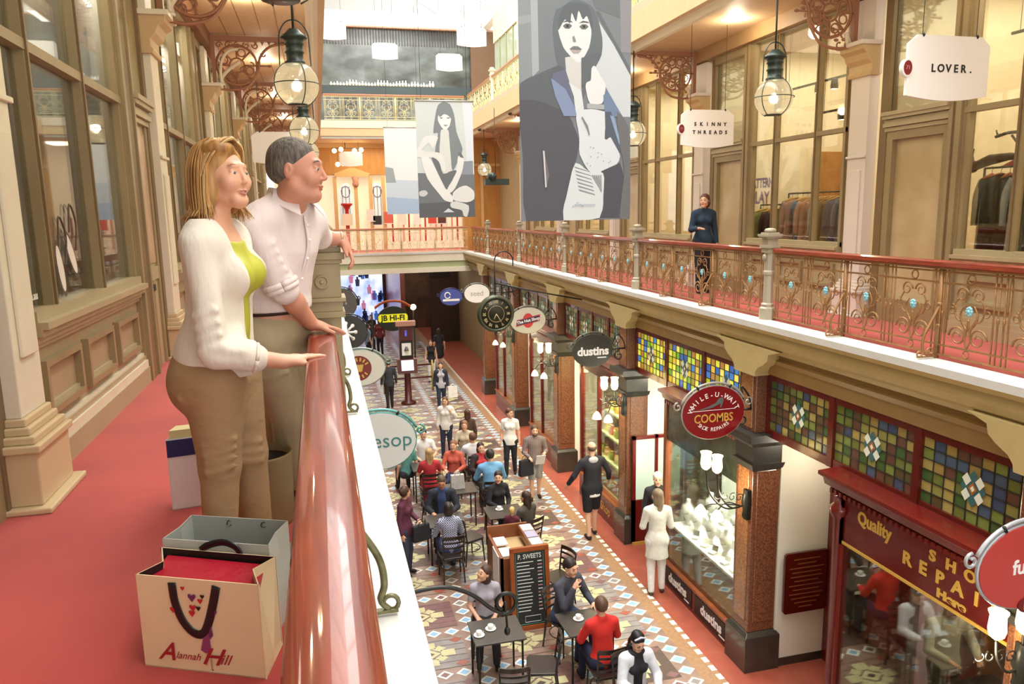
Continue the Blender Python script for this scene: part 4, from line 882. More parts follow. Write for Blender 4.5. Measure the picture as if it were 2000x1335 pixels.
# ---- oval signs on scroll brackets over the ground floor
def oval(lab, x, y, z, rx, rz, col, side, rim='#3A3A34', draw=None, group=None, arm=True):
    t = thing('oval_sign', lab, 'sign', (x, y, z), 0, group)
    M = MB(); M.prism(ell2(0, 0, rx, rz, 36), 'y', -.02, .02, col); M.build('board', t)
    M = MB(); rm = mat('sign_rim_'+rim, rim, .35, metal=.3)
    M.tube([(rx*1.01*math.cos(i*2*PI/36), -.0, rz*1.01*math.sin(i*2*PI/36)) for i in range(37)], .014, rm, 6)
    M.tube([(rx*1.1*math.cos(a), 0, rz*1.12*math.sin(a)) for a in [math.radians(20+i*7) for i in range(21)]], .016, rm, 6)
    for s in (-1, 1): M.tube(arcpts((s*rx*1.14, 0, rz*.3), .06, 90 if s > 0 else 90, 90+s*-400, 14, r1=.015), .013, rm, 6); M.tube([(s*rx*.5, -.01, rz*.9), (s*rx*.56, -.01, rz*1.02)], .014, BLACKI, 5)
    M.build('rim', t)
    if draw: M = MB(); draw(M, t); M.build('lettering', t)
    if arm:
        M = MB(); e = side*(5.24-x if side > 0 else x-.19); s = 1 if side > 0 else -1; L = abs(e)
        M.tube([(s*rx, 0, 0), (s*L, 0, 0)], .016, BLACKI, 6); M.tube(bez([(s*rx*1.0, 0, rz*.4), (s*(L-.15), 0, rz*.9), (s*(L-.04), 0, rz*.5), (s*L, 0, 0)], 5), .013, BLACKI, 5)
        M.tube(arcpts((s*(L-.12), 0, -.13), .1, 90, 90+400, 16, r1=.02), .013, BLACKI, 5); M.build('bracket', t)
    return t
def T(s, size, m, x=0, z=0, **k): return lambda M, t: M.text(s, size, m, (x, -.022, z), (1, 0, 0), (0, 0, 1), **k)
def d_coombs(M, t):
    M.text('WHILE-U-WAIT', .088, WHITE, (0, -.022, -.06), (1, 0, 0), (0, 0, 1), arc=(.29, math.radians(135), False), bold=.001, sx=1.18)
    M.text('COOMBS', .155, GOLD, (0, -.022, -.075), (1, 0, 0), (0, 0, 1), sx=.85, bold=.002); M.text('SHOE REPAIRS', .07, WHITE, (0, -.022, .05), (1, 0, 0), (0, 0, 1), arc=(.27, math.radians(82), True), sx=1.1)
    M.box(-.3, .3, -.024, -.02, .03, .036, WHITE)
    sg = mat('shoe_grey', '#5A6A66', .5); M.prism([(-.2, .05), (-.17, .045), (-.02, .07), (.09, .115), (.085, .06), (.1, .06), (.13, .15), (.12, .19), (.07, .18), (.02, .12), (-.08, .08)], 'y', -.026, -.02, sg)
oval('oval dark red sign reading WHILE-U-WAIT COOMBS SHOE REPAIRS', 4.7, 8.35, -1.13, .43, .34, mat('coombs_red', '#7E0F14', .3), 1, '#A8A49A', d_coombs)
def d_dust(M, t): M.text('dustins', .21, WHITE, (0, -.022, -.02), (1, 0, 0), (0, 0, 1), bold=.008); M.box(.08, .25, -.023, -.02, -.145, -.125, WHITE)
oval('black oval sign reading dustins', 4.62, 12.5, -1.05, .37, .29, GREYD, 1, '#55554A', d_dust)
def d_nut(M, t):
    M.prism(ell2(0, 0, .13, .17, 16), 'y', -.024, -.02, mat('nut_red', '#C23A3E', .4)); nv = mat('nut_navy', '#3A2A4A', .4)
    M.prism([(-.29, -.13), (.27, -.02), (.29, .13), (-.27, .02)], 'y', -.028, -.024, mat('nut_red', '#C23A3E')); M.prism([(-.27, -.11), (.255, -.01), (.27, .11), (-.255, .01)], 'y', -.031, -.028, nv)
    M.text('The Nut Shop', .095, WHITE, (0, -.032, 0), (1, 0, .18), (-.18, 0, 1), bold=.003)
oval('pale oval sign reading The Nut Shop', 4.55, 16.6, -1.06, .42, .30, mat('nut_cream', '#C9C6B4', .4), 1, '#6E6E60', d_nut)
oval('white oval sign reading seed, left of the clock', 4.2, 20.7, -.83, .36, .26, SIGNW, 1, '#7A7A70', T('seed', .2, mat('seed_grey', '#A8A49C', .5)))
def d_blue(M, t): M.box(-.28, .28, -.024, -.02, -.13, -.06, WHITE); M.tube([(-.12+.09*math.cos(a), -.024, .06+.1*math.sin(a)) for a in [i*PI/8 for i in range(16)]], .02, WHITE, 5)
oval('blue oval sign with a white band, beyond the seed sign', 4.15, 24.8, -1.36, .37, .27, mat('sign_blue', '#3E4FA0', .4), 1, '#3A3A6A', d_blue)
def d_fun(M, t): M.text('funk', .15, WHITE, (-.13, -.022, .0), (1, 0, 0), (0, 0, 1), 'LEFT', bold=.003); M.build('lettering', t); M.__init__(); M.prism(ell2(.03, -.29, .09, .06, 16), 'y', -.03, -.0195, mat('badge_dark', '#6E1418', .4)); M.text('19', .07, GOLD, (.01, -.031, -.3), (1, 0, 0), (0, 0, 1))
oval('large coral red oval sign cut by the right edge, above a lit lamp', 4.68, 3.93, -1.10, .41, .31, mat('coral_red', '#B8413C', .35), 1, '#B0B4B8', d_fun, arm=False)
TEALT = mat('teal_lettering', '#3E7A7A', .4)
oval('pale grey oval sign reading Aesop below the left ledge', .53, 8.4, -1.13, .41, .33, mat('aesop_grey', '#D2D4CE', .4), -1, '#5A9A94', T('Aesop', .24, TEALT, .06, 0))
def d_cream(M, t):
    M.prism(ell2(-.02, 0, .21, .21, 28), 'y', -.024, -.02, mat('badge_brown', '#7A2C1E', .4)); [M.prism([(-.02+r_*math.sin(a+w_), r_*math.cos(a+w_)) for r_, w_ in ((.12, -.10), (.18, -.07), (.18, .07), (.12, .10))], 'y', -.026, -.024, GOLD) for a in [math.radians(d) for d in (-60, -36, -12, 12, 36, 60, 130, 156, 180, 204, 230)]]; M.prism([(-.07, -.06), (.03, -.06), (.06, .06), (-.1, .06)], 'y', -.026, -.024, GOLD)
oval('cream oval sign with a round brown emblem below the left ledge', .53, 12.55, -1.1, .41, .30, mat('cream_sign', '#DAD8CA', .4), -1, '#8A9A90', d_cream)
def d_ast(M, t):
    for k in range(8): a = k*PI/4; M.tube([(-.05, -.024, 0), (-.05+.2*math.cos(a), -.024, .2*math.sin(a))], .026, WHITE, 6); M.ball((-.05+.2*math.cos(a), -.024, .2*math.sin(a)), (.045, .01, .045), WHITE, 8, 5)
oval('round charcoal sign with a white snowflake shape by the left ledge', .5, 16.7, -1.12, .40, .36, GREYD, -1, '#2A2A28', d_ast)
oval('small dark grey sign with three dots of lettering, farthest along the left ledge', .5, 20.8, -.95, .38, .40, mat('grey_sign', '#5A5450', .4), -1, '#4A4440', lambda M, t: [M.box(x-.025, x+.025, -.024, -.02, -.03, .03, mat('faint_letter', '#9A948E', .5)) for x in (-.1, 0, .1)])
# iron scroll arm reaching out from the left below the ledge
t = thing('iron_scroll_arm', 'dark curling iron arm reaching over the tiled floor from the left ledge', 'iron arm', (.28, 4.25, -.86)); M = MB()
M.tube(bez([(-.02, 0, -.02), (.16, 0, .03), (.35, 0, .03), (.5, 0, -.04), (.62, 0, -.15), (.70, 0, -.2)], 6)+arcpts((.71, 0, -.125), .075, -90, 250, 16, r1=.05)[1:], .013, BLACKI, 7); M.build('rod', t)
M = MB(); M.tube([(.71, 0, -.12), (.72, 0, -.30)], .008, BLACKI, 5); M.ball((.72, 0, -.32), (.02, .02, .03), BLACKI, 8, 6); M.build('hook', t)
# clock
t = thing('hanging_clock', 'round bronze clock with gold Roman numerals hanging over the void', 'clock', (3.38, 14.8, -.615)); CL = mat('clock_bronze', '#4E5240', .35, metal=.4); CF = mat('clock_face', '#2E2E26', .4); CG = mat('clock_gold', '#B8A878', .4)
M = MB(); M.lathe((0, 0, 0), [(.0, .09), (.30, .09), (.37, .06), (.385, 0), (.37, -.07), (.34, -.09), (.315, -.085), (.31, -.055)], CL, 32, 'y'); M.build('case', t); M = MB(); M.lathe((0, -.062, 0), [(.0, .0), (.315, .0), (.315, -.01), (0, -.01)], CF, 32, 'y'); M.build('face', t)
M = MB()
for k, n in enumerate(('XII', 'I', 'II', 'III', 'IV', 'V', 'VI', 'VII', 'VIII', 'IX', 'X', 'XI')): a = -k*PI/6; M.text(n, .085, CG, (-.245*math.sin(a), -.074, .245*math.cos(a)), (math.cos(a), 0, math.sin(a)), (-math.sin(a), 0, math.cos(a)), bold=.002, sx=.8)
M.tube(arcpts((0, -.072, 0), .165, 0, 360, 32), .004, CG, 4); M.build('numerals', t)
M = MB(); M.tube([(0, -.078, 0), (.10, -.078, -.17)], .009, CG, 5); M.build('minute_hand', t); M = MB(); M.tube([(0, -.078, 0), (-.05, -.078, -.1)], .011, CG, 5); M.build('hour_hand', t)
M = MB(); M.tube([(0, 0, .38), (0, 0, 1.06)]+arcpts((.19, 0, 1.06), .19, 180, 0, 14)+[(.38, 0, .95)], .012, BLACKI, 6); M.tube([(0, 0, .62), (.9, 0, .40), (1.85, .0, .2)], .016, BLACKI, 6); M.lathe((0, 0, -.46), [(.0, 0), (.03, .02), (.02, .05), (.04, .08)], CL, 8)
for k in range(3): M.tube(arcpts((.2+k*.25, 0, .45-.06*k), .09, 90, 450, 14, r1=.02), .01, BLACKI, 5)
M.build('bracket', t)
# branching lamps on the pillars
def lamp(lab, x, y, z, up=((-.38, .42), (-.18, .40)), dn=((-.52, -.12), (-.3, -.2)), d=-1):
    t = thing('branching_lamp', lab, 'lamp', (x, y, z), 0, 'branching iron lamps on the pillars')
    M = MB(); M.lathe((0, 0, -.2), [(.03, 0), (.06, .05), (.04, .12), (.07, .22), (.05, .34), (.02, .4)], BLACKI, 8); M.box(-.02, .06, -.05, .05, -.2, .2, BLACKI); M.build('backplate', t)
    M = MB()
    for a in up: M.tube(bez([(0, 0, 0), (a[0]*.5, 0, -.02), (a[0]*.9, 0, a[1]*.3), (a[0], 0, a[1]*.75)], 5), .012, BLACKI, 6)
    for a in dn: M.tube(bez([(-.1, 0, 0), (a[0]*.7, 0, .06), (a[0], 0, a[1]*.6)], 5), .009, BLACKI, 5)
    for k in range(4): M.tube(arcpts((-.1-.1*k, .01, .1+.02*k), .06, 0+60*k, 420, 12, r1=.015), .007, BLACKI, 5)
    M.build('scroll_arms', t)
    for a in up: M = MB(); M.lathe((a[0], 0, a[1]*.72), [(.02, 0), (.055, .03), (.068, .08), (.062, .16), (.06, .2), (.075, .235)], SHADE, 12); M.build('glass_shade', t)
    for a in dn: M = MB(); M.lathe((a[0], 0, a[1]-.1), [(.085, 0), (.07, .06), (.045, .1), (.02, .13)], SHADE, 12); M.build('glass_shade', t)
    point('pillar_lamp_light', (x-.35, y, z+.15), 26, (1, .82, .55), .1)
    return t
lamp('branching lamp with four lit shades beside the jeweller window and red oval sign', 5.22, 8.35, -2.42, up=((-.60, .75), (-.44, .66)), dn=((-.66, .04), (-.42, -.06)))
lamp('branching lamp with lit shades below the black oval sign', 5.22, 12.5, -2.1)
lamp('branching lamp with lit shades beyond the nut shop sign', 5.22, 16.6, -2.15)
lamp('small distant lit lamp below the white oval sign', 5.22, 20.7, -2.1)
lamp('lit lamp under the coral red sign at the right edge', 5.24, 4.35, -2.25, up=((-.27, .4), (-.0, .4)), dn=())
# plaque and lettering on the white wall
t = thing('wall_plaque', 'dark red text plaque on the white recess wall', 'plaque', (6.06, 8.2, -3.55)); PLQ = mat('plaque_red', '#4E0F08', .25, coat=.4)
M = MB(); M.prism([(-.33, -.4), (-.30, -.43), (.30, -.43), (.33, -.4), (.33, .4), (.30, .43), (-.30, .43), (-.33, .4)], 'y', -.02, .015, PLQ); M.build('plate', t)
M = MB(); pg = mat('plaque_gold', '#8A4A2A', .4)

for k in range(12): wv = (.2, .14, .26, .22, .24, .18, .26, .2, .25, .22, .17, .1)[k]; M.box(-wv, wv, -.023, -.02, .33-k*.062, .345-k*.062, pg)
M.build('engraved_lines', t)
# ---------------------------------------------------------------- figures grown from blended distance fields
V3 = lambda *a: np.array(a, dtype=np.float64)
def field_mesh(prims, vox, pad=.03):
    """prims: (kind, args, k) ; kinds cap(a,b,ra,rb[,n,q]) ell(c,r,R) sub_* cut(p,n). returns points, quads"""
    lo = V3(9e9, 9e9, 9e9); hi = -lo; bb = []
    for kind, a, k in prims:
        if kind.endswith('cap'):
            r = max(a[2], a[3]); l = np.minimum(a[0], a[1])-r; h = np.maximum(a[0], a[1])+r
        elif kind.endswith('ell'):
            r = max(a[1]); l = a[0]-r; h = a[0]+r
        else: l = h = None
        bb.append((l, h))
        if l is not None and not kind.startswith('sub'): lo = np.minimum(lo, l); hi = np.maximum(hi, h)
    lo -= pad; hi += pad
    n = np.ceil((hi-lo)/vox).astype(int)+1
    F = np.full(n, .06, np.float32)
    for (kind, a, k), (l, h) in zip(prims, bb):
        if l is None: i0 = np.zeros(3, int); i1 = n
        else:
            m = k+.03 if not kind.startswith('sub') else k+.01
            i0 = np.maximum(0, np.floor((l-m-lo)/vox).astype(int)); i1 = np.minimum(n, np.ceil((h+m-lo)/vox).astype(int)+1)
        if np.any(i1 <= i0): continue
        g = [lo[j]+vox*np.arange(i0[j], i1[j]) for j in range(3)]
        X, Y, Z = np.meshgrid(*g, indexing='ij', sparse=True)
        if kind.endswith('cap'):
            A, B, ra, rb = a[:4]; ab = B-A; L = max(ab@ab, 1e-9)
            px, py, pz = X-A[0], Y-A[1], Z-A[2]
            t = np.clip((px*ab[0]+py*ab[1]+pz*ab[2])/L, 0, 1)
            dx, dy, dz = px-t*ab[0], py-t*ab[1], pz-t*ab[2]; rr = ra+(rb-ra)*t
            if len(a) > 4 and a[4] is not None:                  # flattened along unit vector a[4] by factor a[5]
                nn, q = a[4], a[5]; dn = dx*nn[0]+dy*nn[1]+dz*nn[2]; d2 = dx*dx+dy*dy+dz*dz+dn*dn*(1/q/q-1)
                D = (np.sqrt(d2)-rr)*(q*.5+.5)
            else: D = np.sqrt(dx*dx+dy*dy+dz*dz)-rr
        elif kind.endswith('ell'):
            c, r, R = a; px, py, pz = X-c[0], Y-c[1], Z-c[2]
            if R is not None:
                qx = px*R[0][0]+py*R[0][1]+pz*R[0][2]; qy = px*R[1][0]+py*R[1][1]+pz*R[1][2]; qz = px*R[2][0]+py*R[2][1]+pz*R[2][2]
            else: qx, qy, qz = px, py, pz
            k0 = np.sqrt((qx/r[0])**2+(qy/r[1])**2+(qz/r[2])**2); k1 = np.sqrt((qx/r[0]**2)**2+(qy/r[1]**2)**2+(qz/r[2]**2)**2)+1e-9
            D = k0*(k0-1)/k1
        else:
            p, nn = a; D = (X-p[0])*nn[0]+(Y-p[1])*nn[1]+(Z-p[2])*nn[2]
        S_ = F[i0[0]:i1[0], i0[1]:i1[1], i0[2]:i1[2]]
        if kind.startswith('sub'):
            D = -D; kk = max(k, 1e-5); h_ = np.maximum(kk-np.abs(S_-D), 0)/kk; S_[...] = np.maximum(S_, D)+h_*h_*kk*.25
        elif kind == 'cut': S_[...] = np.maximum(S_, D)
        else: kk = max(k, 1e-5); h_ = np.maximum(kk-np.abs(S_-D), 0)/kk; S_[...] = np.minimum(S_, D)-h_*h_*kk*.25
    g = vdb.FloatGrid(); g.background = .06; g.copyFromArray(F)
    P, Q = g.convertToQuads(isovalue=0.0)
    return P*vox+lo, Q
def field_obj(name, prims, vox, m, parent, region=None, mats=None, noise=None):
    P, Q = field_mesh(prims, vox)
    me = bpy.data.meshes.new(name); me.vertices.add(len(P)); me.vertices.foreach_set('co', P.astype(np.float32).ravel())
    me.loops.add(Q.size); me.loops.foreach_set('vertex_index', Q.astype(np.int32).ravel())
    me.polygons.add(len(Q)); me.polygons.foreach_set('loop_start', np.arange(0, Q.size, 4, dtype=np.int32))
    me.update(calc_edges=True)
    me.polygons.foreach_set('use_smooth', np.ones(len(Q), bool))
    me.materials.append(m)
    if region:
        for x in mats: me.materials.append(x)
        me.polygons.foreach_set('material_index', region(P[Q].mean(1)).astype(np.int32))
    o = bpy.data.objects.new(name, me); COL.objects.link(o); o.parent = parent
    return o
def unit(v): v = np.array(v, float); return v/max(np.linalg.norm(v), 1e-9)
def rotz(d): a = math.radians(d); return np.array([[math.cos(a), -math.sin(a), 0], [math.sin(a), math.cos(a), 0], [0, 0, 1]])
def rotx(d): a = math.radians(d); return np.array([[1, 0, 0], [0, math.cos(a), -math.sin(a)], [0, math.sin(a), math.cos(a)]])
def hand(w, d, pn, s=1, curl=25, side=1, thumb=40, spread=6, grip=None):
    """w wrist, d pointing direction, pn direction the palm faces, side +1 thumb towards d x pn"""
    d = unit(d); pn = unit(pn-np.dot(pn, d)*d); lat = np.cross(d, pn)*side; out = []
    M_ = np.array([lat, d, pn])
    out.append(('ell', (w+d*.045*s, (.040*s, .052*s, .0155*s), M_), .012)); out.append(('cap', (w-d*.01, w+d*.03*s, .026*s, .028*s, pn, .7), .02))
    for i, (off, ln, r) in enumerate(((.028, .066, .0088), (.0095, .075, .0092), (-.0095, .070, .0088), (-.027, .054, .0078))):
        a = math.radians(spread*(1.5-i)); dd = unit(d*math.cos(a)+lat*math.sin(a)); b = w+d*.085*s+lat*off*s-pn*.001; c = curl+i*3
        p = b; ang = math.radians(c*.5)
        for k, f in enumerate((.46, .30, .24)):
            q = p+(dd*math.cos(ang)+pn*math.sin(ang))*ln*f*s; out.append(('cap', (p, q, r*s*(1-.08*k), r*s*(.92-.08*k)), .004)); p = q; ang += math.radians(c*.7)
    ta = math.radians(thumb); b = w+d*.02*s+lat*.026*s+pn*.005; td = unit(d*math.cos(ta)+lat*math.sin(ta)+pn*.25)
    m = b+td*.038*s; out.append(('cap', (b, m, .0125*s, .0105*s), .012)); out.append(('cap', (m, m+unit(td+d*.5)*.030*s, .0102*s, .0085*s), .004))
    return out
def headprims(c, R, s=1, male=False, detail=True):
    """c = head centre, R columns right, forward, up in body space"""
    T_ = lambda x, y, z: c+R@V3(x, y, z)*s
    M_ = R.T
    E_ = lambda x, y, z, a, b, d, k=.02: ('ell', (T_(x, y, z), (a*s, b*s, d*s), M_), k*s)
    C_ = lambda p, q, ra, rb, k=.01: ('cap', (T_(*p), T_(*q), ra*s, rb*s), k*s)
    jw = .052 if male else .044
    o = [E_(0, -.018, .028, .074, .092, .088), E_(0, .022, -.02, .060, .070, .092, .03), C_((jw, .0, -.062), (0, .066, -.098), .021, .019, .025), C_((-jw, .0, -.062), (0, .066, -.098), .021, .019, .025),
         C_((-.02, .072, -.092), (.02, .072, -.092), .014, .014, .02)]
    for q in (-1, 1): o.append(E_(q*.034, .063, -.032, .025, .023, .026, .03)); o.append(E_(q*.076, -.014, -.008, .0085, .017, .029, .006)); o.append(('subell', (T_(q*.085, -.010, -.003), (.005*s, .008*s, .014*s), M_), .004*s))
    o += [C_((-.03, .0815, .029), (.03, .0815, .029), .0075, .0075, .02)]
    for q in (-1, 1): o.append(('subell', (T_(q*.032, .101, .004), (.0165*s, .0115*s, .0085*s), M_), .012*s)); o.append(C_((q*.019, .0835, .0108), (q*.040, .0812, .0092), .0046, .0040, .009)); o.append(C_((q*.019, .0832, -.0045), (q*.040, .0806, -.0038), .0044, .0040, .009)); 
    for q in (-1, 1): o.append(E_(q*.031, .0755, .0035, .0120, .0120, .0110, .003))
    o += [C_((0, .0895, .014), (0, .1075 if male else .1045, -.025), .0062, .0100 if male else .0085, .009), E_(0, .0985, -.0315, .0135 if male else .0120, .011, .0072, .007)]
    o += [C_((-.021, .0845, -.0575), (0, .0945, -.0585), .0036, .0052, .005), C_((.021, .0845, -.0575), (0, .0945, -.0585), .0036, .0052, .005), C_((-.014, .0865, -.0665), (0, .0915, -.0685), .0048, .0058, .005), C_((.014, .0865, -.0665), (0, .0915, -.0685), .0048, .0058, .005)]
    return o, T_, M_
SKINS = {}
def skinm(k):
    return mat('skin_'+k, {'fair': '#DFAE90', 'tan': '#C68E68', 'deep': '#9A6A4A', 'rosy': '#C98468'}[k], .5, var=.05, scale=9)
LIPC = mat('lip_colour', '#A84A42', .4); EYED = mat('eye_dark', '#1E1612', .25); BROWC = mat('brow_hair', '#4A3626', .7); EYEW = mat('eye_white', '#E9E4DC', .3)
def haircol(c): return mat('hair_'+c[1:], c, .5, var=.25, scale=30, stretch=(1, 1, .15))
def garb(c): return mat('cloth_'+c[1:], c, .8, var=.07, scale=12)
def check_mat(name, c1, c2, c3, sc):
    """woven check: two crossed stripe waves multiplied"""
    if name in MC: return MC[name]
    m = bpy.data.materials.new(name); m.use_nodes = True; MC[name] = m; nt = m.node_tree; b = nt.nodes['Principled BSDF']; b.inputs['Roughness'].default_value = .8
    tc = nt.nodes.new('ShaderNodeTexCoord'); prev = None
    ws = []
    for ax in ('X', 'Z'):
        w = nt.nodes.new('ShaderNodeTexWave'); w.bands_direction = ax; w.inputs['Scale'].default_value = sc; nt.links.new(tc.outputs['Object'], w.inputs['Vector'])
        r = nt.nodes.new('ShaderNodeValToRGB'); r.color_ramp.interpolation = 'CONSTANT'; r.color_ramp.elements[1].position = .5; nt.links.new(w.outputs['Fac'], r.inputs[0]); ws.append(r)
    mx = nt.nodes.new('ShaderNodeMix'); mx.data_type = 'RGBA'; nt.links.new(ws[0].outputs[0], mx.inputs[0])
    m2 = nt.nodes.new('ShaderNodeMix'); m2.data_type = 'RGBA'; nt.links.new(ws[1].outputs[0], m2.inputs[0]); m2.inputs[6].default_value = lin(c1); m2.inputs[7].default_value = lin(c2)
    m3 = nt.nodes.new('ShaderNodeMix'); m3.data_type = 'RGBA'; nt.links.new(ws[1].outputs[0], m3.inputs[0]); m3.inputs[6].default_value = lin(c2); m3.inputs[7].default_value = lin(c3)
    nt.links.new(m2.outputs[2], mx.inputs[6]); nt.links.new(m3.outputs[2], mx.inputs[7]); nt.links.new(mx.outputs[2], b.inputs['Base Color'])
    return m
def infl(prims, d):
    out = []
    for kind, a, k in prims:
        a = list(a)
        if kind.endswith('cap'): a[2] += d; a[3] += d
        else: a[1] = tuple(x+d for x in a[1])
        out.append((kind, tuple(a), k))
    return out

# arms: (elbow offset from shoulder, wrist offset from elbow) for a 1.7 m body, x outwards, y forwards, z up
HANG = ((.05, -.02, -.28), (.02, .06, -.24)); BENT = ((.06, .02, -.27), (-.06, .20, .02)); FACE = ((.04, .14, -.22), (-.14, .06, .24)); TABLE = ((.08, .10, -.25), (-.10, .20, -.02)); LAP = ((.06, .02, -.27), (-.10, .19, -.08)); OUT = ((.14, .02, -.24), (.06, .12, -.18)); BACKH = ((.10, -.04, -.24), (-.08, .10, .16))
def person(lab, x, y, z, face, H=1.7, pose='stand', top='#888888', bottom='#333333', hair='#3A2A20', hl='short', sleeve='long', legs='trousers', skin='fair', aL=HANG, aR=HANG, lean=0, hy=0, hp=0, female=True, stride=0, shoes='#2A2220', vox=.0115, extra=None, group=None, topm=None, coat=None):
    """face = compass direction faced, degrees (0 = +x, 90 = +y)"""
    s = H/1.7; t = thing('person', lab, 'person', (x, y, z), math.radians(face-90), group)
    sk = skinm(skin); hm = haircol(hair)
    fw = V3(0, 1, 0)
    zp = .93*s if pose == 'stand' else .53*s
    pel = V3(0, 0, zp); la = math.radians(lean); up = V3(0, math.sin(la), math.cos(la)); ft = V3(0, math.cos(la), -math.sin(la))
    wa = pel+up*.16*s; ch = pel+up*.36*s; nb = pel+up*.53*s; sw = (.165 if female else .195)*s
    hd = nb+up*.055*s+V3(0, .03, .115)*s
    HR = rotz(hy)@rotx(hp)
    tor = [('cap', (pel+V3(-.06, 0, -.01)*s, pel+V3(.06, 0, -.01)*s, .115*s, .115*s, ft, .85), .05), ('cap', (pel+up*.03*s, wa, .125*s, (.105 if female else .125)*s, ft, .72), .06),
           ('cap', (wa, ch, (.105 if female else .128)*s, (.13 if female else .15)*s, ft, .72), .06), ('cap', (ch+V3(-sw*.72, 0, 0)+up*.10*s, ch+V3(sw*.72, 0, 0)+up*.10*s, .065*s, .065*s, ft, .85), .06)]
    if female: tor += [('ell', (ch+ft*.075*s+V3(q*.06, 0, 0)*s+up*.0, (.055*s, .05*s, .055*s), None), .04) for q in (-1, 1)]
    nk = [('cap', (nb-up*.02*s, hd-V3(0, .02, .05)*s, .05*s, .048*s), .02)]
    hp_, T_, M_ = headprims(hd, HR, s, not female)
    legp = []; shoep = []
    for q in (-1, 1):
        hip = pel+V3(q*.085*s, 0, -.03*s)
        if pose == 'stand':
            st = q*stride; kn = V3(q*.09*s, st*.5+.03*s, .49*s); an = V3(q*.095*s, st, .085*s)
        else: kn = V3(q*.11*s, .42*s, .50*s); an = V3(q*.12*s, .40*s+st_off(q), .085*s)
        legp += [('cap', (hip, kn, .088*s, .058*s), .04), ('cap', (kn, an, .056*s, .040*s), .02)]
        f = an+V3(q*.015, .11*s, -.045*s)
        shoep.append([('cap', (an+V3(0, -.02, -.04)*s, f, .038*s, .032*s), .02), ('cut', (V3(0, 0, .004), V3(0, 0, -1)), 0)])
    armp = []; slv = []; hands = []
    for q, A in ((-1, aL), (1, aR)):
        sh = ch+V3(q*sw, 0, 0)+up*.115*s; e = sh+V3(q*A[0][0], A[0][1], A[0][2])*s; w = e+V3(q*A[1][0], A[1][1], A[1][2])*s
        armp += [('cap', (sh, e, .050*s, .038*s), .03), ('cap', (e, w, .038*s, .026*s), .02)]
        slv += [('cap', (sh, e, .050*s, .040*s), .03)]+([('cap', (e, e+(w-e)*.88, .040*s, .031*s), .02)] if sleeve == 'long' else [])
        pn = unit(V3(0, 0, -1) if abs(unit(w-e)[2]) < .7 else V3(-q, 0, 0)); lt = np.cross(unit(w-e), unit(pn-np.dot(pn, unit(w-e))*unit(w-e)))
        sd = 1 if lt@V3(-q, .6, .3) > 0 else -1
        hands += hand(w, w-e, pn, s*.95, 30, sd)
    body = tor+nk+hp_+legp+armp+hands
    def reg(C):
        L = (C-hd)@HR/s; r = np.zeros(len(C)); x_, y_, z_ = L[:, 0], L[:, 1], L[:, 2]
        r[(y_ > .075) & (((np.abs(x_)-.031)/.013)**2+((z_-.004)/.007)**2 < 1)] = 2
        r[(y_ > .07) & (np.abs(np.abs(x_)-.031) < .017) & (np.abs(z_-.031) < .0042)] = 3
        r[(y_ > .078) & ((x_/.019)**2+((z_+.0625)/.008)**2 < 1)] = 1
        return r
    field_obj('body', body, vox, sk, t, reg, [LIPC, EYED, BROWC])
    # clothes
    tm = topm or garb(top); bm = garb(bottom)
    lc = ('cut', (nb+up*.042*s, up), 0)
    T1x = [('cap', (ch+V3(q*sw*.75, 0, 0)+up*.13*s, nb+up*.02*s, .05*s, .058*s), .04) for q in (-1, 1)]
    T1 = infl(tor, .012*s)+T1x
    if pose == 'stand' and legs != 'dress':
        hz = .11 if legs != 'tunic' else .30
        T1 += [('cap', (pel+up*.02*s, pel+V3(0, 0, -hz)*s, .150*s, (.158 if legs != 'tunic' else .185)*s, ft, .82), .05), ('cut', (pel+V3(0, 0, -hz)*s, V3(0, 0, -1)), 0)]
    if sleeve in ('long', 'short'): T1 += infl(slv if sleeve == 'long' else [(a, (b[0], b[0]+(b[1]-b[0])*.62)+tuple(b[2:]), c) for a, b, c in slv], .011*s)
    else: T1 += [('cap', (ch+V3(q*sw*.8, 0, 0)+up*.12*s, ch+V3(q*sw*.8, 0, 0)+up*.1*s, .05*s, .05*s), .03) for q in (-1, 1)]
    if legs == 'dress': T1 += [('cap', (pel, pel+V3(0, .08 if pose != 'stand' else 0, -.28)*s, .15*s, .19*s, ft, .8), .05)]+infl([g for g in legp[::2]] if pose != 'stand' else [], .02*s)
    field_obj('top' if legs != 'dress' else 'dress', T1+[lc], vox, tm, t)
    if coat:
        field_obj('open_jacket', infl(tor[1:4], .028*s)+infl(slv, .02*s)+[('cap', (pel+up*.05*s, pel+V3(0, 0, -.1)*s, .15*s, .15*s, ft, .8), .04), ('cap', (ch+V3(-sw*.7, 0, 0)+up*.12*s, ch+V3(sw*.7, 0, 0)+up*.12*s, .07*s, .07*s), .03), ('subcap', (pel+V3(0, .16, -.2)*s, nb+V3(0, .13, .05)*s, .095*s, .085*s), .01), lc], vox, garb(coat), t)
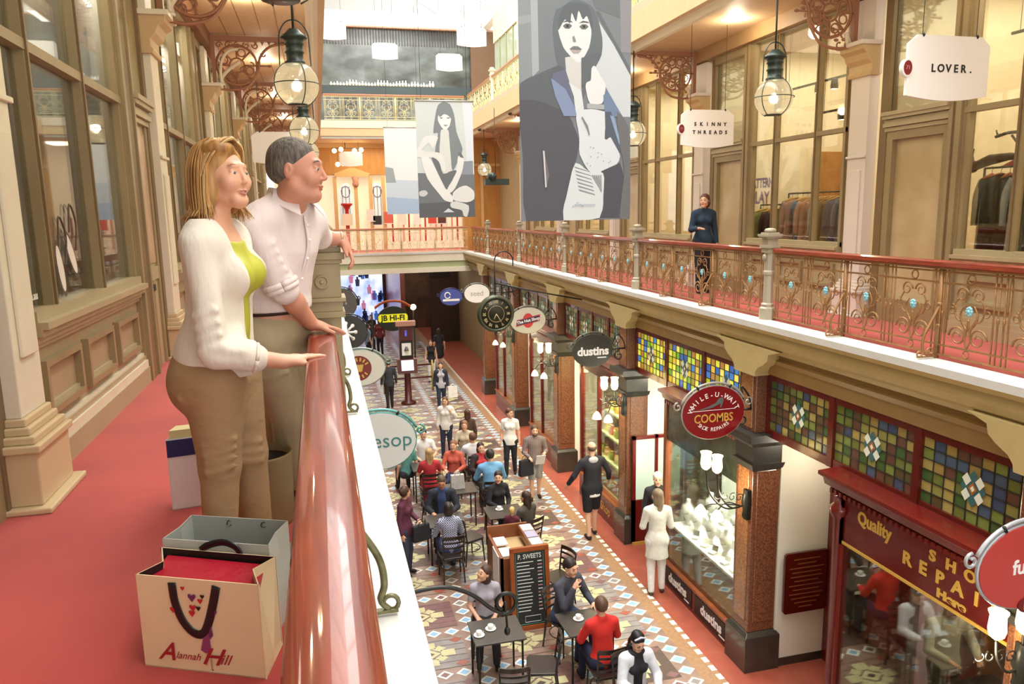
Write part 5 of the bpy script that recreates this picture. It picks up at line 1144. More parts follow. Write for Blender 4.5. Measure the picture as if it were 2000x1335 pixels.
    if legs in ('trousers', 'tunic'): field_obj('trousers', infl(legp, .010*s)+infl(tor[:2], .008*s)+[('cut', (pel+up*.10*s, up), 0), ('cut', (V3(0, 0, .05*s), V3(0, 0, -1)), 0)], vox, bm, t)
    elif legs == 'shorts': field_obj('shorts', infl(legp[::2], .022*s)+infl(tor[:2], .01*s)+[('cut', (pel+up*.10*s, up), 0)]+([('cut', (V3(0, 0, .50*s), V3(0, 0, -1)), 0)] if pose == 'stand' else []), vox, bm, t)
    elif legs == 'skirt': field_obj('skirt', [('cap', (pel+V3(0, 0, .08)*s, pel+V3(0, (0 if pose == 'stand' else .12), -.30 if pose == 'stand' else -.05)*s, .125*s, .17*s, ft, .8), .04)]+(infl(legp[::2], .02*s) if pose != 'stand' else [])+[('cut', (pel+up*.12*s, up), 0)], vox, bm, t)
    for sp in shoep: field_obj('shoe', sp, .01, garb(shoes), t)
    # hair
    E_ = lambda x_, y_, z_, a, b, d, k=.02: ('ell', (T_(x_, y_, z_), (a*s, b*s, d*s), M_), k*s)
    hh = [E_(0, -.024, .04, .083, .098, .088)]
    fc = [('subell', (T_(0, .075, -.035), (.066*s, .075*s, .09*s), M_), .01*s)]
    if hl == 'short': hh += [E_(0, -.05, -.0, .076, .07, .07)]; fc += [('cut', (T_(0, 0, -.055), -HR[:, 2]), 0)]
    elif hl == 'bob': hh += [E_(0, -.04, -.04, .092, .078, .10)]
    elif hl == 'long': hh += [E_(0, -.045, -.05, .09, .07, .11), ('cap', (T_(0, -.06, -.1), T_(0, -.085, -.30), .075*s, .055*s, fw, .55), .03)]
    elif hl == 'bun': hh += [E_(0, -.05, -.0, .078, .07, .075), E_(0, -.11, .05, .035, .03, .035)]
    elif hl == 'bald': hh = [E_(0, -.03, .02, .079, .092, .07)]; fc += [('cut', (T_(0, 0, .05), HR[:, 2]), 0), ('cut', (T_(0, 0, -.05), -HR[:, 2]), 0)]
    field_obj('hair', hh+fc, vox, hm, t)
    if extra: extra(t, s, dict(hd=hd, HR=HR, pel=pel, nb=nb, ch=ch, T=T_))
    return t
def st_off(q): return -.02 if q > 0 else .05
# ---------------------------------------------------------------- chairs, tables and the people on the ground floor
def chair():
    t = thing('cafe_chair', 'x', 'chair', (0, 0, 0), 0, 'dark slatted cafe chairs')
    M = MB(); M.prism([(x*.2, y*.2) for x, y in ((-1, -.8), (-.8, -1), (.8, -1), (1, -.8), (1.05, .8), (.85, 1), (-.85, 1), (-1.05, .8))], 'z', .44, .465, DWOOD); M.tube([(-.17, -.16, .42), (.17, -.16, .42), (.18, .16, .42), (-.18, .16, .42), (-.17, -.16, .42)], .014, DWOOD, 6); M.build('seat', t, bevel=.006)
    for x in (-1, 1): M = MB(); M.tube([(x*.17, .16, .44), (x*.19, .19, 0)], [.017, .013], DWOOD, 6); M.build('leg', t)
    for x in (-1, 1): M = MB(); M.tube([(x*.165, -.16, .44), (x*.18, -.22, 0)], [.017, .013], DWOOD, 6); M.build('leg', t)
    M = MB()
    for x in (-1, 1): M.tube(bez([(x*.165, -.17, .44), (x*.175, -.20, .65), (x*.185, -.235, .86)], 4), .014, DWOOD, 6)
    for z, h in ((.56, .03), (.66, .03), (.75, .03), (.84, .06)):
        pts = [(x/5*.18, -.20-(z-.56)*.12-.035*(1-(x/5)**2), z) for x in range(-5, 6)]
        for a, c in zip(pts, pts[1:]): M.hexa([(a[0], a[1], a[2]-h/2), (c[0], c[1], c[2]-h/2), (c[0], c[1]+.014, c[2]-h/2), (a[0], a[1]+.014, a[2]-h/2)], [(a[0], a[1], a[2]+h/2), (c[0], c[1], c[2]+h/2), (c[0], c[1]+.014, c[2]+h/2), (a[0], a[1]+.014, a[2]+h/2)], DWOOD)
    M.build('backrest', t)
    M = MB(); M.tube(arcpts((0, 0, .24), .19, 0, 360, 16, (1, 0, 0), (0, 1, 0)), .008, DWOOD, 5); M.build('stretcher', t)
    return t
CH0 = chair(); CHU = [False]
def put_chair(x, y, face, lab):
    rz = math.radians(face-90)
    if not CHU[0]: CHU[0] = True; CH0.location = (x, y, G); CH0.rotation_euler = (0, 0, rz); CH0['label'] = lab; return CH0
    return dup(CH0, (x, y, G), rz, lab)
def table():
    t = thing('cafe_table', 'x', 'table', (0, 0, 0), 0, 'dark square cafe tables')
    M = MB(); M.box(-.34, .34, -.30, .30, .71, .735, TABLETOP); M.build('tabletop', t, bevel=.004)
    for x in (-1, 1):
        for y in (-1, 1): M = MB(); M.tube([(x*.29, y*.25, .71), (x*.29, y*.25, 0)], .015, BLACKI, 6); M.build('leg', t)
    return t
TB0 = table(); TBU = [False]
def put_table(x, y, rz, lab):
    if not TBU[0]: TBU[0] = True; TB0.location = (x, y, G); TB0.rotation_euler = (0, 0, rz); TB0['label'] = lab; return TB0
    return dup(TB0, (x, y, G), rz, lab)
def cup(x, y, lab, grp='cups and saucers on the cafe tables'):
    t = thing('cup_and_saucer', lab, 'cup', (x, y, G+.735), 0, grp); M = MB(); M.lathe((0, 0, 0), [(.0, 0), (.04, 0), (.075, .012), (.07, .014), (.0, .006)], CHINA, 14); M.build('saucer', t)
    M = MB(); M.lathe((0, 0, .008), [(.02, 0), (.035, .02), (.04, .055), (.035, .055), (.0, .045)], CHINA, 12); M.tube(arcpts((.045, 0, .04), .014, -90, 90, 6), .004, CHINA, 4); M.build('cup', t)
put_table(1.97, 9.0, 0, 'cafe table with two saucers in front of the woman in grey'); cup(1.72, 8.93, 'white cup and saucer, left one beside the plates of the front table'); cup(1.9, 9.04, 'white cup and saucer, right one on the front table')
put_table(3.18, 8.88, .05, 'cafe table between the man in charcoal and the red top, mostly hidden'); cup(3.1, 8.95, 'white cup and teapot spot on the table beside the charcoal sweater')
put_table(3.42, 6.98, 0, 'cafe table in front of the woman with the headband'); cup(3.35, 7.1, 'white cup before the woman with the headband')
put_table(3.02, 12.88, 0, 'cafe table between the woman in black and the long-haired brunette'); cup(2.95, 12.98, 'white cup on the table of the woman in black')
put_table(1.9, 12.82, 0, 'cafe table between the navy jacket and the checked shirt'); put_table(2.42, 14.3, 0, 'cafe table beside the sky blue shirt, holding a bag'); put_table(2.0, 15.85, 0, 'cafe table behind the red dress'); put_table(3.1, 16.75, 0, 'small cafe table by the couple in white and beige')
put_chair(1.87, 12.0, 92, 'chair under the person in the checked shirt')
put_chair(1.98, 8.15, 80, 'empty chair in front of the saucer table, backrest towards the camera'); put_chair(1.95, 7.55, 92, 'empty chair cut off by the bottom edge of the frame'); put_chair(2.45, 8.5, 165, 'empty chair side-on right of the saucer table')
put_chair(3.36, 10.7, 200, 'empty chair right behind the chalkboard'); put_chair(3.2, 8.2, 90, 'chair under the person in the red top'); put_chair(2.3, 12.6, 25, 'chair with a pale coat left of the waiter station'); put_chair(1.9, 14.35, 0, 'chair with its back to the left near the grey bag')
put_chair(3.05, 9.5, 300, 'chair under the man in charcoal'); put_chair(3.12, 14.35, 86, 'chair under the person in the sky blue shirt'); put_chair(1.97, 15.15, 88, 'chair under the blonde in the red dress'); put_chair(2.58, 15.78, 250, 'tall-backed chair right of the salmon shirt'); put_chair(3.08, 16.05, 95, 'chair under the person in the white shirt'); put_chair(1.97, 9.72, 262, 'chair under the woman in grey looking up')
put_chair(3.35, 7.65, 275, 'chair under the woman with the headband'); put_chair(3.05, 13.62, 280, 'chair under the woman in the black top'); put_chair(3.3, 12.3, 120, 'chair under the long-haired brunette'); put_chair(1.96, 13.5, 265, 'chair under the man in the navy jacket')
def bag(nm, lab, x, y, z, col, w=.32, d=.13, h=.3, rz=0, held=True):
    t = thing(nm, lab, 'bag', (x, y, z), rz); m = garb(col); M = MB()
    M.hexa([(-w/2, -d/2, 0), (w/2, -d/2, 0), (w/2, d/2, 0), (-w/2, d/2, 0)], [(-w*.47, -d*.3, h), (w*.47, -d*.3, h), (w*.47, d*.3, h), (-w*.47, d*.3, h)], m); M.build('body', t, bevel=.02 if col[1] in '0123' else .002)
    for s in (-1, 1): M = MB(); M.tube(arcpts((0, s*d*.3, h), w*.2, 0, 180, 10), .007, m, 5); M.build('handle', t)
    return t
S_ = person
# walking and standing
S_('woman in white leggings and pale grey tunic seen from behind, by the granite pillar', 5.0, 10.55, G, 78, 1.74, top='#D8D5CB', bottom='#ECEBE8', hair='#7A6650', hl='long', aR=BENT, aL=BENT, hy=15, stride=.05, shoes='#4A3A30', legs='tunic')
S_('elderly person with white hair and dark coat partly hidden beyond the woman in white leggings', 5.42, 11.45, G, 250, 1.68, top='#2E2C30', bottom='#2A2A2C', hair='#D8D4CC', hl='short', legs='tunic')
S_('man in black hooded top and black shorts walking away', 4.75, 12.9, G, 95, 1.84, top='#25242A', bottom='#1C1C20', hair='#6A5240', hl='bald', legs='shorts', female=False, aL=OUT, aR=OUT, stride=.10, extra=lambda t, s, d: (field_obj('hood', [('ell', (d['nb']+V3(0, -.06, -.02), (.10, .05, .07), None), .02), ('cap', (d['nb']+V3(-.08, .0, .0), d['nb']+V3(.08, .0, .0), .035, .035), .03)], .011, garb('#B8B6B6'), t), field_obj('shirt_hem', [('cap', (d['pel']+V3(0, 0, -.04), d['pel']+V3(0, 0, -.155), .166, .168, V3(0, 1, 0), .84), .01), ('cut', (d['pel']+V3(0, 0, -.08), V3(0, 0, 1)), 0), ('cut', (d['pel']+V3(0, 0, -.165), V3(0, 0, -1)), 0)], .011, garb('#E4E2DE'), t)))
S_('woman in white tee and black trousers walking, head turned', 4.1, 16.7, G, 250, 1.60, top='#F0EEEA', bottom='#26262C', hair='#5A3424', hl='bun', sleeve='short', stride=.12, hy=50)
S_('bearded man in plaid shirt and grey shorts carrying papers and a black bag', 4.25, 15.1, G, 262, 1.62, topm=check_mat('plaid_brown', '#8A7870', '#6A5A58', '#A89890', 9), bottom='#9A9A94', hair='#5A4030', hl='short', legs='shorts', female=False, aL=BENT, aR=LAP, stride=.08, extra=lambda t, s, d: field_obj('beard', [('ell', (d['T'](0, .06, -.085), (.05, .04, .04), None), .01), ('subell', (d['T'](0, .1, -.05), (.03, .03, .025), None), .01)], .009, haircol('#5A4030'), t))
bag('shoulder_bag', 'black leather bag carried by the man in the plaid shirt', 4.0, 14.92, G+.62, '#24242A', .34, .14, .36, .3)
o = MB().box(-.1, .1, -.005, .005, -.13, .13, PAPER).build('paper_sheet', None, (0, 0, 0)); o.location = (4.27, 14.73, G+1.0); o.rotation_euler = (.5, 0, 0); tag(o, 'white sheet of paper in the hands of the man in plaid', 'paper')
S_('woman in navy cardigan and jeans with a white shopping bag, mid-aisle', 3.47, 23.2, G, 262, 1.52, top='#B8B6BE', bottom='#26344E', hair='#3A2620', hl='long', coat='#2A3040', stride=.12)
bag('paper_bag', 'white shopping bag in the hand of the woman in navy cardigan', 3.82, 23.1, G+.42, '#EDEBE8', .3, .1, .36)
S_('man in dark suit walking away beside the information stand', 1.9, 23.9, G, 100, 1.56, top='#34383E', bottom='#2C2628', hair='#2A2420', hl='short', female=False, aL=HANG, aR=HANG, stride=.08)
S_('woman in black off-shoulder top and white trousers', 3.75, 27.3, G, 265, 1.55, top='#1E1C22', bottom='#E2E0DC', hair='#5A3A2A', hl='bun', sleeve='none')
S_('woman in short black dress seen from behind', 4.4, 29.5, G, 92, 1.62, top='#26242A', bottom='#26242A', hair='#2A1E1A', hl='long', legs='dress', sleeve='short')
S_('woman in white shirt and dark blue skirt standing', 3.35, 31.0, G, 205, 1.62, top='#DCD4CC', bottom='#2C3E5E', hair='#A8683E', hl='long', legs='skirt', sleeve='short')
S_('man in light blue tee near the glowing street panel', 1.75, 32.0, G, 20, 1.6, top='#7E9CC0', bottom='#26242C', hair='#3A2A22', hl='short', female=False, sleeve='short')
S_('distant figure in dark red and black beyond the man in blue', 2.35, 33.5, G, 250, 1.6, top='#6E2A2A', bottom='#201E22', hair='#241A16', hl='long')
S_('distant woman in black far down the aisle', 2.1, 35.0, G, 280, 1.6, top='#26222A', bottom='#26222A', hair='#3A2A20', hl='bob')
S_('woman in white holding her hair, standing behind the seated group', 2.86, 18.5, G, 250, 1.55, top='#E4E0DA', bottom='#2C3048', hair='#6A4630', hl='long', aL=BACKH, aR=HANG, coat='#E2DFD8', stride=.05)
S_('person in brown leather jacket seated, back turned, next to the woman in white', 3.38, 18.3, G, 100, 1.6, 'sit', top='#4E3A30', bottom='#2A2426', hair='#4A3024', hl='long')
# seated groups
S_('woman in plum top looking aside, by the ledge', 1.14, 12.35, G, 330, 1.58, 'stand', top='#5E2A40', bottom='#3A4256', hair='#4A2E22', hl='bun', aL=LAP, aR=HANG, hy=70)
bag('handbag', 'black handbag held by the woman in the plum top', 1.38, 12.15, G+.70, '#1E1E24', .34, .14, .28, .4)
S_('blonde woman in red dress seen from behind', 1.97, 15.2, G, 88, 1.68, 'sit', top='#B02A34', bottom='#B02A34', hair='#B89468', hl='long', sleeve='short', legs='dress', aL=TABLE, aR=TABLE)
S_('man in navy jacket and blue shirt looking down, glasses on his head', 1.96, 13.5, G, 262, 1.72, 'sit', top='#3A4A78', bottom='#26262E', hair='#5A4636', hl='short', female=False, skin='tan', coat='#222632', aL=TABLE, aR=TABLE, hp=-25, lean=8)
S_('person in blue and white checked shirt sitting with back to the camera', 1.87, 12.1, G, 92, 1.66, 'sit', topm=check_mat('check_navy', '#20264A', '#C8CCDC', '#5A648E', 8), bottom='#3A4668', hair='#2E2622', hl='bob', aL=TABLE, aR=TABLE, lean=6)
S_('man in sky blue shirt sitting with back to the camera', 3.12, 14.4, G, 86, 1.80, 'sit', top='#6FA6D2', bottom='#34363E', hair='#2A2420', hl='short', female=False, aL=TABLE, aR=TABLE, lean=8)
S_('woman in black top and ponytail facing the camera at a table', 3.05, 13.5, G, 280, 1.64, 'sit', top='#1E1E22', bottom='#2A2A2C', hair='#2E201A', hl='bun', aL=LAP, aR=TABLE, hy=-25)
S_('long-haired brunette at a table, her back half turned', 3.3, 12.3, G, 120, 1.64, 'sit', top='#4E4840', bottom='#3A3430', hair='#3A261C', hl='long', aL=TABLE, aR=TABLE)
S_('blond toddler in maroon on the lap of the brunette', 3.0, 12.2, G+.25, 60, 1.05, 'sit', top='#5E2034', bottom='#3A4668', hair='#D8B470', hl='short', aL=LAP, aR=LAP)
S_('woman with dark hair and red top facing the sky blue shirt', 3.12, 15.45, G, 275, 1.62, 'sit', top='#C0363E', bottom='#2A2426', hair='#3A2420', hl='long', coat='#2E2426', aL=TABLE, aR=TABLE)
S_('person in white shirt with short brown hair sitting', 3.08, 16.1, G, 95, 1.66, 'sit', top='#DCDCE0', bottom='#6A2A2E', hair='#6A4A38', hl='short', female=False, aL=TABLE, aR=TABLE)
S_('woman in beige top sitting beyond the white shirt', 3.12, 17.3, G, 255, 1.6, 'sit', top='#C8B8A0', bottom='#3A3434', hair='#8A5E44', hl='bob', aL=TABLE, aR=TABLE)
S_('person in teal top sitting near the grey oval sign', 1.6, 16.2, G, 100, 1.62, 'sit', top='#5E9A92', bottom='#3A3A44', hair='#4A4038', hl='bun', sleeve='short')
S_('man with glasses in white tee beyond the teal top', 2.05, 16.75, G, 270, 1.66, 'sit', top='#E8E6E4', bottom='#4A2A2A', hair='#3A2A22', hl='short', female=False, sleeve='short', aL=TABLE, aR=TABLE)
S_('person in salmon shirt near the blonde in red', 2.58, 15.73, G, 250, 1.64, 'sit', top='#C8604E', bottom='#2E3656', hair='#8A5A40', hl='short', aL=TABLE, aR=TABLE)
S_('woman in grey tee looking up over her shoulder at the front table', 1.97, 9.72, G, 262, 1.66, 'sit', top='#A9A5B0', bottom='#2E2A2E', hair='#4A2E22', hl='long', sleeve='short', aL=LAP, aR=LAP, hy=-60, hp=18)
S_('man in charcoal sweater with a hand to his face', 3.05, 9.5, G, 300, 1.80, 'sit', top='#3E404C', bottom='#34466A', hair='#2A201C', hl='short', female=False, aR=FACE, aL=TABLE, lean=12, hp=-12, skin='fair')
S_('person in bright red top with back to the camera', 3.2, 8.28, G, 90, 1.72, 'sit', top='#CE2A22', bottom='#262A48', hair='#5A4030', hl='short', aL=TABLE, aR=TABLE, lean=6)
S_('young woman with black hair and a pale headband looking down', 3.35, 7.65, G, 275, 1.64, 'sit', top='#24222A', bottom='#1E1E22', hair='#15120F', hl='long', coat='#DCE2EA', aL=TABLE, aR=TABLE, hp=-28, lean=6, skin='fair', extra=lambda t, s, d: field_obj('headband', [('cap', (d['T'](-.07, .03, .085), d['T'](0, .03, .118), .011, .012), .005), ('cap', (d['T'](.07, .03, .085), d['T'](0, .03, .118), .011, .012), .005)], .006, garb('#C8CCE0'), t))
S_('black-haired head at the bottom edge in front of the headband', 3.36, 6.4, G, 95, 1.64, 'sit', top='#2A2A30', bottom='#26262A', hair='#15120F', hl='bob', aL=TABLE, aR=TABLE)
# woman on the right gallery
S_('woman in navy jacket walking along the right gallery', 6.2, 11.5, 0, 262, 1.60, top='#22384E', bottom='#1E1E24', hair='#5A3426', hl='bob', aL=HANG, aR=BENT, stride=.08, hy=-38, vox=.009)
# folded coats and bags among the tables
bag('tote_bag', 'grey and white tote bag on the cafe table left of the sky blue shirt', 2.4, 14.3, G+.74, '#B8B4B0', .28, .16, .28)
bag('denim_bag', 'pale blue and white bag on the tiles beside the red top', 2.72, 7.9, G, '#B4C4D4', .36, .22, .34, .4)
# waiter station with chalkboard
t = thing('waiter_station', 'wooden waiter station with cutlery trays and menus behind the chalkboard', 'counter', (2.62, 11.0, G)); BW = mat('station_wood', '#8A5230', .4, var=.1); M = MB()
o_ = (2.62, 11.0, G)
M.box(2.28, 2.95, 10.5, 10.54, G, G+1.0, BW); M.box(2.28, 2.32, 10.5, 11.5, G, G+1.0, BW); M.box(2.91, 2.95, 10.5, 11.5, G, G+1.0, BW); M.box(2.28, 2.95, 11.46, 11.5, G, G+1.12, BW); M.box(2.32, 2.91, 10.54, 11.46, G+.86, G+.9, mat('station_inside', '#C8A878', .5)); M.build('cabinet', t, o_)
M = MB(); M.box(2.78, 3.0, 10.55, 11.4, G+1.0, G+1.12, BW); M.build('menu_box', t, o_)
for k in range(3): M = MB(); M.box(2.8, 2.98, 10.6+k*.27, 10.83+k*.27, G+1.12, G+1.135, (PAPER, mat('menu_lilac', '#A8A4C0', .6), PAPER)[k]); M.build('menu_stack', t, o_)
for k in range(2): M = MB(); M.box(2.33, 2.52, 10.6+k*.4, 10.9+k*.4, G+.98, G+1.0, CHINA); M.build('cutlery_tray', t, o_)
M = MB(); M.box(2.26, 2.275, 10.6, 11.0, G+.45, G+1.0, PAPER); M.build('paper_panel', t, o_); M = MB(); M.box(2.56, 2.76, 10.6, 10.95, G+.9, G+.93, PAPER); M.build('napkin_pile', t, o_)
t.location.x += .1; t.location.y -= .06
t = thing('chalkboard_stand', 'tall wood framed chalkboard headed P. SWEETS', 'chalkboard', (2.76, 10.08, G), math.radians(0)); CB = mat('chalkboard_black', '#24282A', .6); FR = mat('chalk_frame', '#9A4E22', .35, var=.1); CHK = mat('chalk', '#D8DAD6', .9)
M = MB(); L_ = lambda z: (z-.0)*.10                       # leans slightly back
def lb(x0, x1, z0, z1, d, m): M.hexa([(x0, L_(z0)-d, z0), (x1, L_(z0)-d, z0), (x1, L_(z0)+.03, z0), (x0, L_(z0)+.03, z0)], [(x0, L_(z1)-d, z1), (x1, L_(z1)-d, z1), (x1, L_(z1)+.03, z1), (x0, L_(z1)+.03, z1)], m)
lb(-.30, -.235, 0, 1.26, .02, FR); lb(.235, .30, 0, 1.26, .02, FR); lb(-.30, .30, 1.2, 1.27, .02, FR); lb(-.30, .30, 0, .07, .02, FR); M.build('frame', t, bevel=.004)
M = MB(); lb(-.235, .235, .07, 1.2, .0, CB); M.build('board', t)
M = MB(); uz = (0, .0995, 1); P_ = lambda x, z: (x, L_(z)-.004, z); tl = mat('chalk_teal', '#5A9A90', .9); pk = mat('chalk_pink', '#C88A9A', .9)
M.text('P. SWEETS', .10, CHK, P_(0, 1.12), (1, 0, 0), uz, sx=.8, bold=.002)
for k in range(15): z = 1.03-k*.053; rr = random.Random(k); a = rr.uniform(.18, .27); M.hexa([P_(-.2, z), P_(-.2+a, z), P_(-.2+a, z+.014), P_(-.2, z+.014)], [(v[0], v[1]-.001, v[2]) for v in (P_(-.2, z), P_(-.2+a, z), P_(-.2+a, z+.014), P_(-.2, z+.014))], CHK); M.hexa([P_(.12, z), P_(.19, z), P_(.19, z+.016), P_(.12, z+.016)], [(v[0], v[1]-.001, v[2]) for v in (P_(.12, z), P_(.19, z), P_(.19, z+.016), P_(.12, z+.016))], pk if k % 2 else CHK)
M.tube([P_(-.215, .09), P_(.215, .09), P_(.215, 1.18), P_(-.215, 1.18), P_(-.215, .09)], .005, tl, 4); M.tube([P_(-.1, .12), P_(.14, .12), P_(.14, .21), P_(-.1, .21), P_(-.1, .12)], .004, CHK, 4); M.build('chalk_writing', t)
M = MB(); M.hexa([(-.28, .36, 0), (-.24, .36, 0), (-.24, .39, 0), (-.28, .39, 0)], [(-.28, .13, 1.2), (-.24, .13, 1.2), (-.24, .16, 1.2), (-.28, .16, 1.2)], FR); M.build('rear_leg', t); M = MB(); M.hexa([(.24, .36, 0), (.28, .36, 0), (.28, .39, 0), (.24, .39, 0)], [(.24, .13, 1.2), (.28, .13, 1.2), (.28, .16, 1.2), (.24, .16, 1.2)], FR); M.build('rear_leg', t)
# information stand
t = thing('information_stand', 'maroon information stand with a framed picture and a screen in the far aisle', 'stand', (2.55, 24.4, G)); MR = mat('stand_maroon', '#54201E', .35)
M = MB(); M.lathe((0, 0, 0), [(.25, 0), (.25, .06), (.12, .1), (.1, 1.0), (.14, 1.1)], MR, 10); M.build('base', t); M = MB(); M.hexa([(-.32, -.2, 1.05), (.32, -.2, 1.05), (.32, .1, 1.15), (-.32, .1, 1.15)], [(-.32, -.1, 1.5), (.32, -.1, 1.5), (.32, .12, 1.5), (-.32, .12, 1.5)], MR); M.box(-.22, .22, .0, .1, 1.5, 2.6, MR); M.build('cabinet', t); M = MB(); M.box(-.32, .32, -.1, .15, 2.6, 2.75, mat('stand_top', '#B08070', .5)); M.build('top_cap', t)
M = MB(); M.box(-.19, .19, -.03, 0, 1.55, 2.1, BLACK); M.box(-.15, .15, -.035, -.03, 1.62, 2.03, PAPER); M.lathe((0, -.04, 1.78), [(.08, 0), (.05, .1), (.03, .14)], mat('picture_grey', '#77757A', .6), 8); M.build('framed_picture', t); M = MB(); M.hexa([(-.2, -.22, 1.15), (.2, -.22, 1.15), (.2, -.21, 1.15), (-.2, -.21, 1.15)], [(-.2, -.125, 1.48), (.2, -.125, 1.48), (.2, -.115, 1.48), (-.2, -.115, 1.48)], mat('lit_panel', '#D4DCF2', .4, emit=.7)); M.build('screen', t)
M = MB(); M.text('i', .25, mat('info_blue', '#5A62D8', .4, emit=.4), (0, -.01, 2.35), (1, 0, 0), (0, 0, 1), bold=.02); M.build('info_symbol', t)
t = thing('barrier_frame', 'low maroon barrier rail around the stairwell beside the information stand', 'barrier', (3.1, 26.0, G)); M = MB()
for z in (.5, .95): M.tube([(-1.2, 0, z), (.5, 0, z)], .03, MR, 6)
M.build('rail', t)
for x in (-1.2, -.35, .5): M = MB(); M.tube([(x, 0, 0), (x, 0, 1.1)], .035, mat('brass_post', '#B09A4A', .3, metal=.5), 8); M.build('post', t)
# ---------------------------------------------------------------- the couple at the handrail
def strands(name, T_, paths, r, m, parent):
    b = MB()
    for p in paths:
        pts = bez([T_(*q) for q in p], 4); n = len(pts); b.tube(pts, [r*(1-.75*(i/(n-1))**2) for i in range(n)], m, 5, flat=.5)
    return b.build(name, parent)
def eyes(T_, s, t, iris, gaze):
    for q in (-1, 1):
        M = MB(); M.ball(T_(q*.031, .0772, .0035), .0124*s, EYEW, 16, 12)
        g = T_(q*.031+gaze*.003, .0772, .0035)+(T_(q*.031+gaze*.006, .0972, .0035)-T_(q*.031, .0772, .0035))*.40; M.ball(g, (.0066*s,)*3, mat(iris, '#3E5A66', .2), 10, 8); gg = g+(T_(0, .0034, 0)-T_(0, 0, 0)); M.ball(gg, (.0032*s,)*3, BLACK, 8, 6); M.build('eye', t)
def mouth(T_, s, t, m, smile):
    M = MB(); c = .004*smile
    U = bez([T_(x, y, z) for x, y, z in ((-.0255, .0825, -.0590+c), (-.013, .0930, -.0600), (0, .0975, -.0592), (.013, .0930, -.0600), (.0255, .0825, -.0590+c))], 5); n = len(U)
    M.tube(U, [(.0008+.0026*math.sin(PI*i/(n-1)))*s for i in range(n)], m, 7)
    Lw = bez([T_(x, y, z) for x, y, z in ((-.0245, .0822, -.0600+c), (-.013, .0905, -.0655-.0028*smile), (0, .0945, -.0680-.0048*smile), (.013, .0905, -.0655-.0028*smile), (.0245, .0822, -.0600+c))], 5)
    M.tube(Lw, [(.0008+.0030*math.sin(PI*i/(n-1)))*s for i in range(n)], m, 7); M.build('lips', t)
    if smile > .8:
        M = MB(); k = 8; up_ = [T_(-.018+.036*i/k, .0905-.0060*abs(-1+2*i/k)**2, -.0612+.0015*abs(-1+2*i/k)) for i in range(k+1)]; lo_ = [T_(-.018+.036*i/k, .0900-.0060*abs(-1+2*i/k)**2, -.0680+.0050*abs(-1+2*i/k)**2) for i in range(k+1)]
        M.add(up_+lo_, [(i, i+1, k+2+i, k+1+i) for i in range(k)], mat('teeth', '#F0EAE2', .3)); M.build('teeth', t)
def brows(T_, s, t, m, r):
    for q in (-1, 1): M = MB(); P = bez([T_(q*.014, .0875, .0285), T_(q*.026, .0895, .0335), T_(q*.038, .0850, .0345), T_(q*.050, .0745, .0285)], 4); n = len(P); M.tube(P, [r*s*(.55+.6*math.sin(PI*(i+1)/(n+1))) for i in range(n)], m, 6, flat=.6); M.build('eyebrow', t)
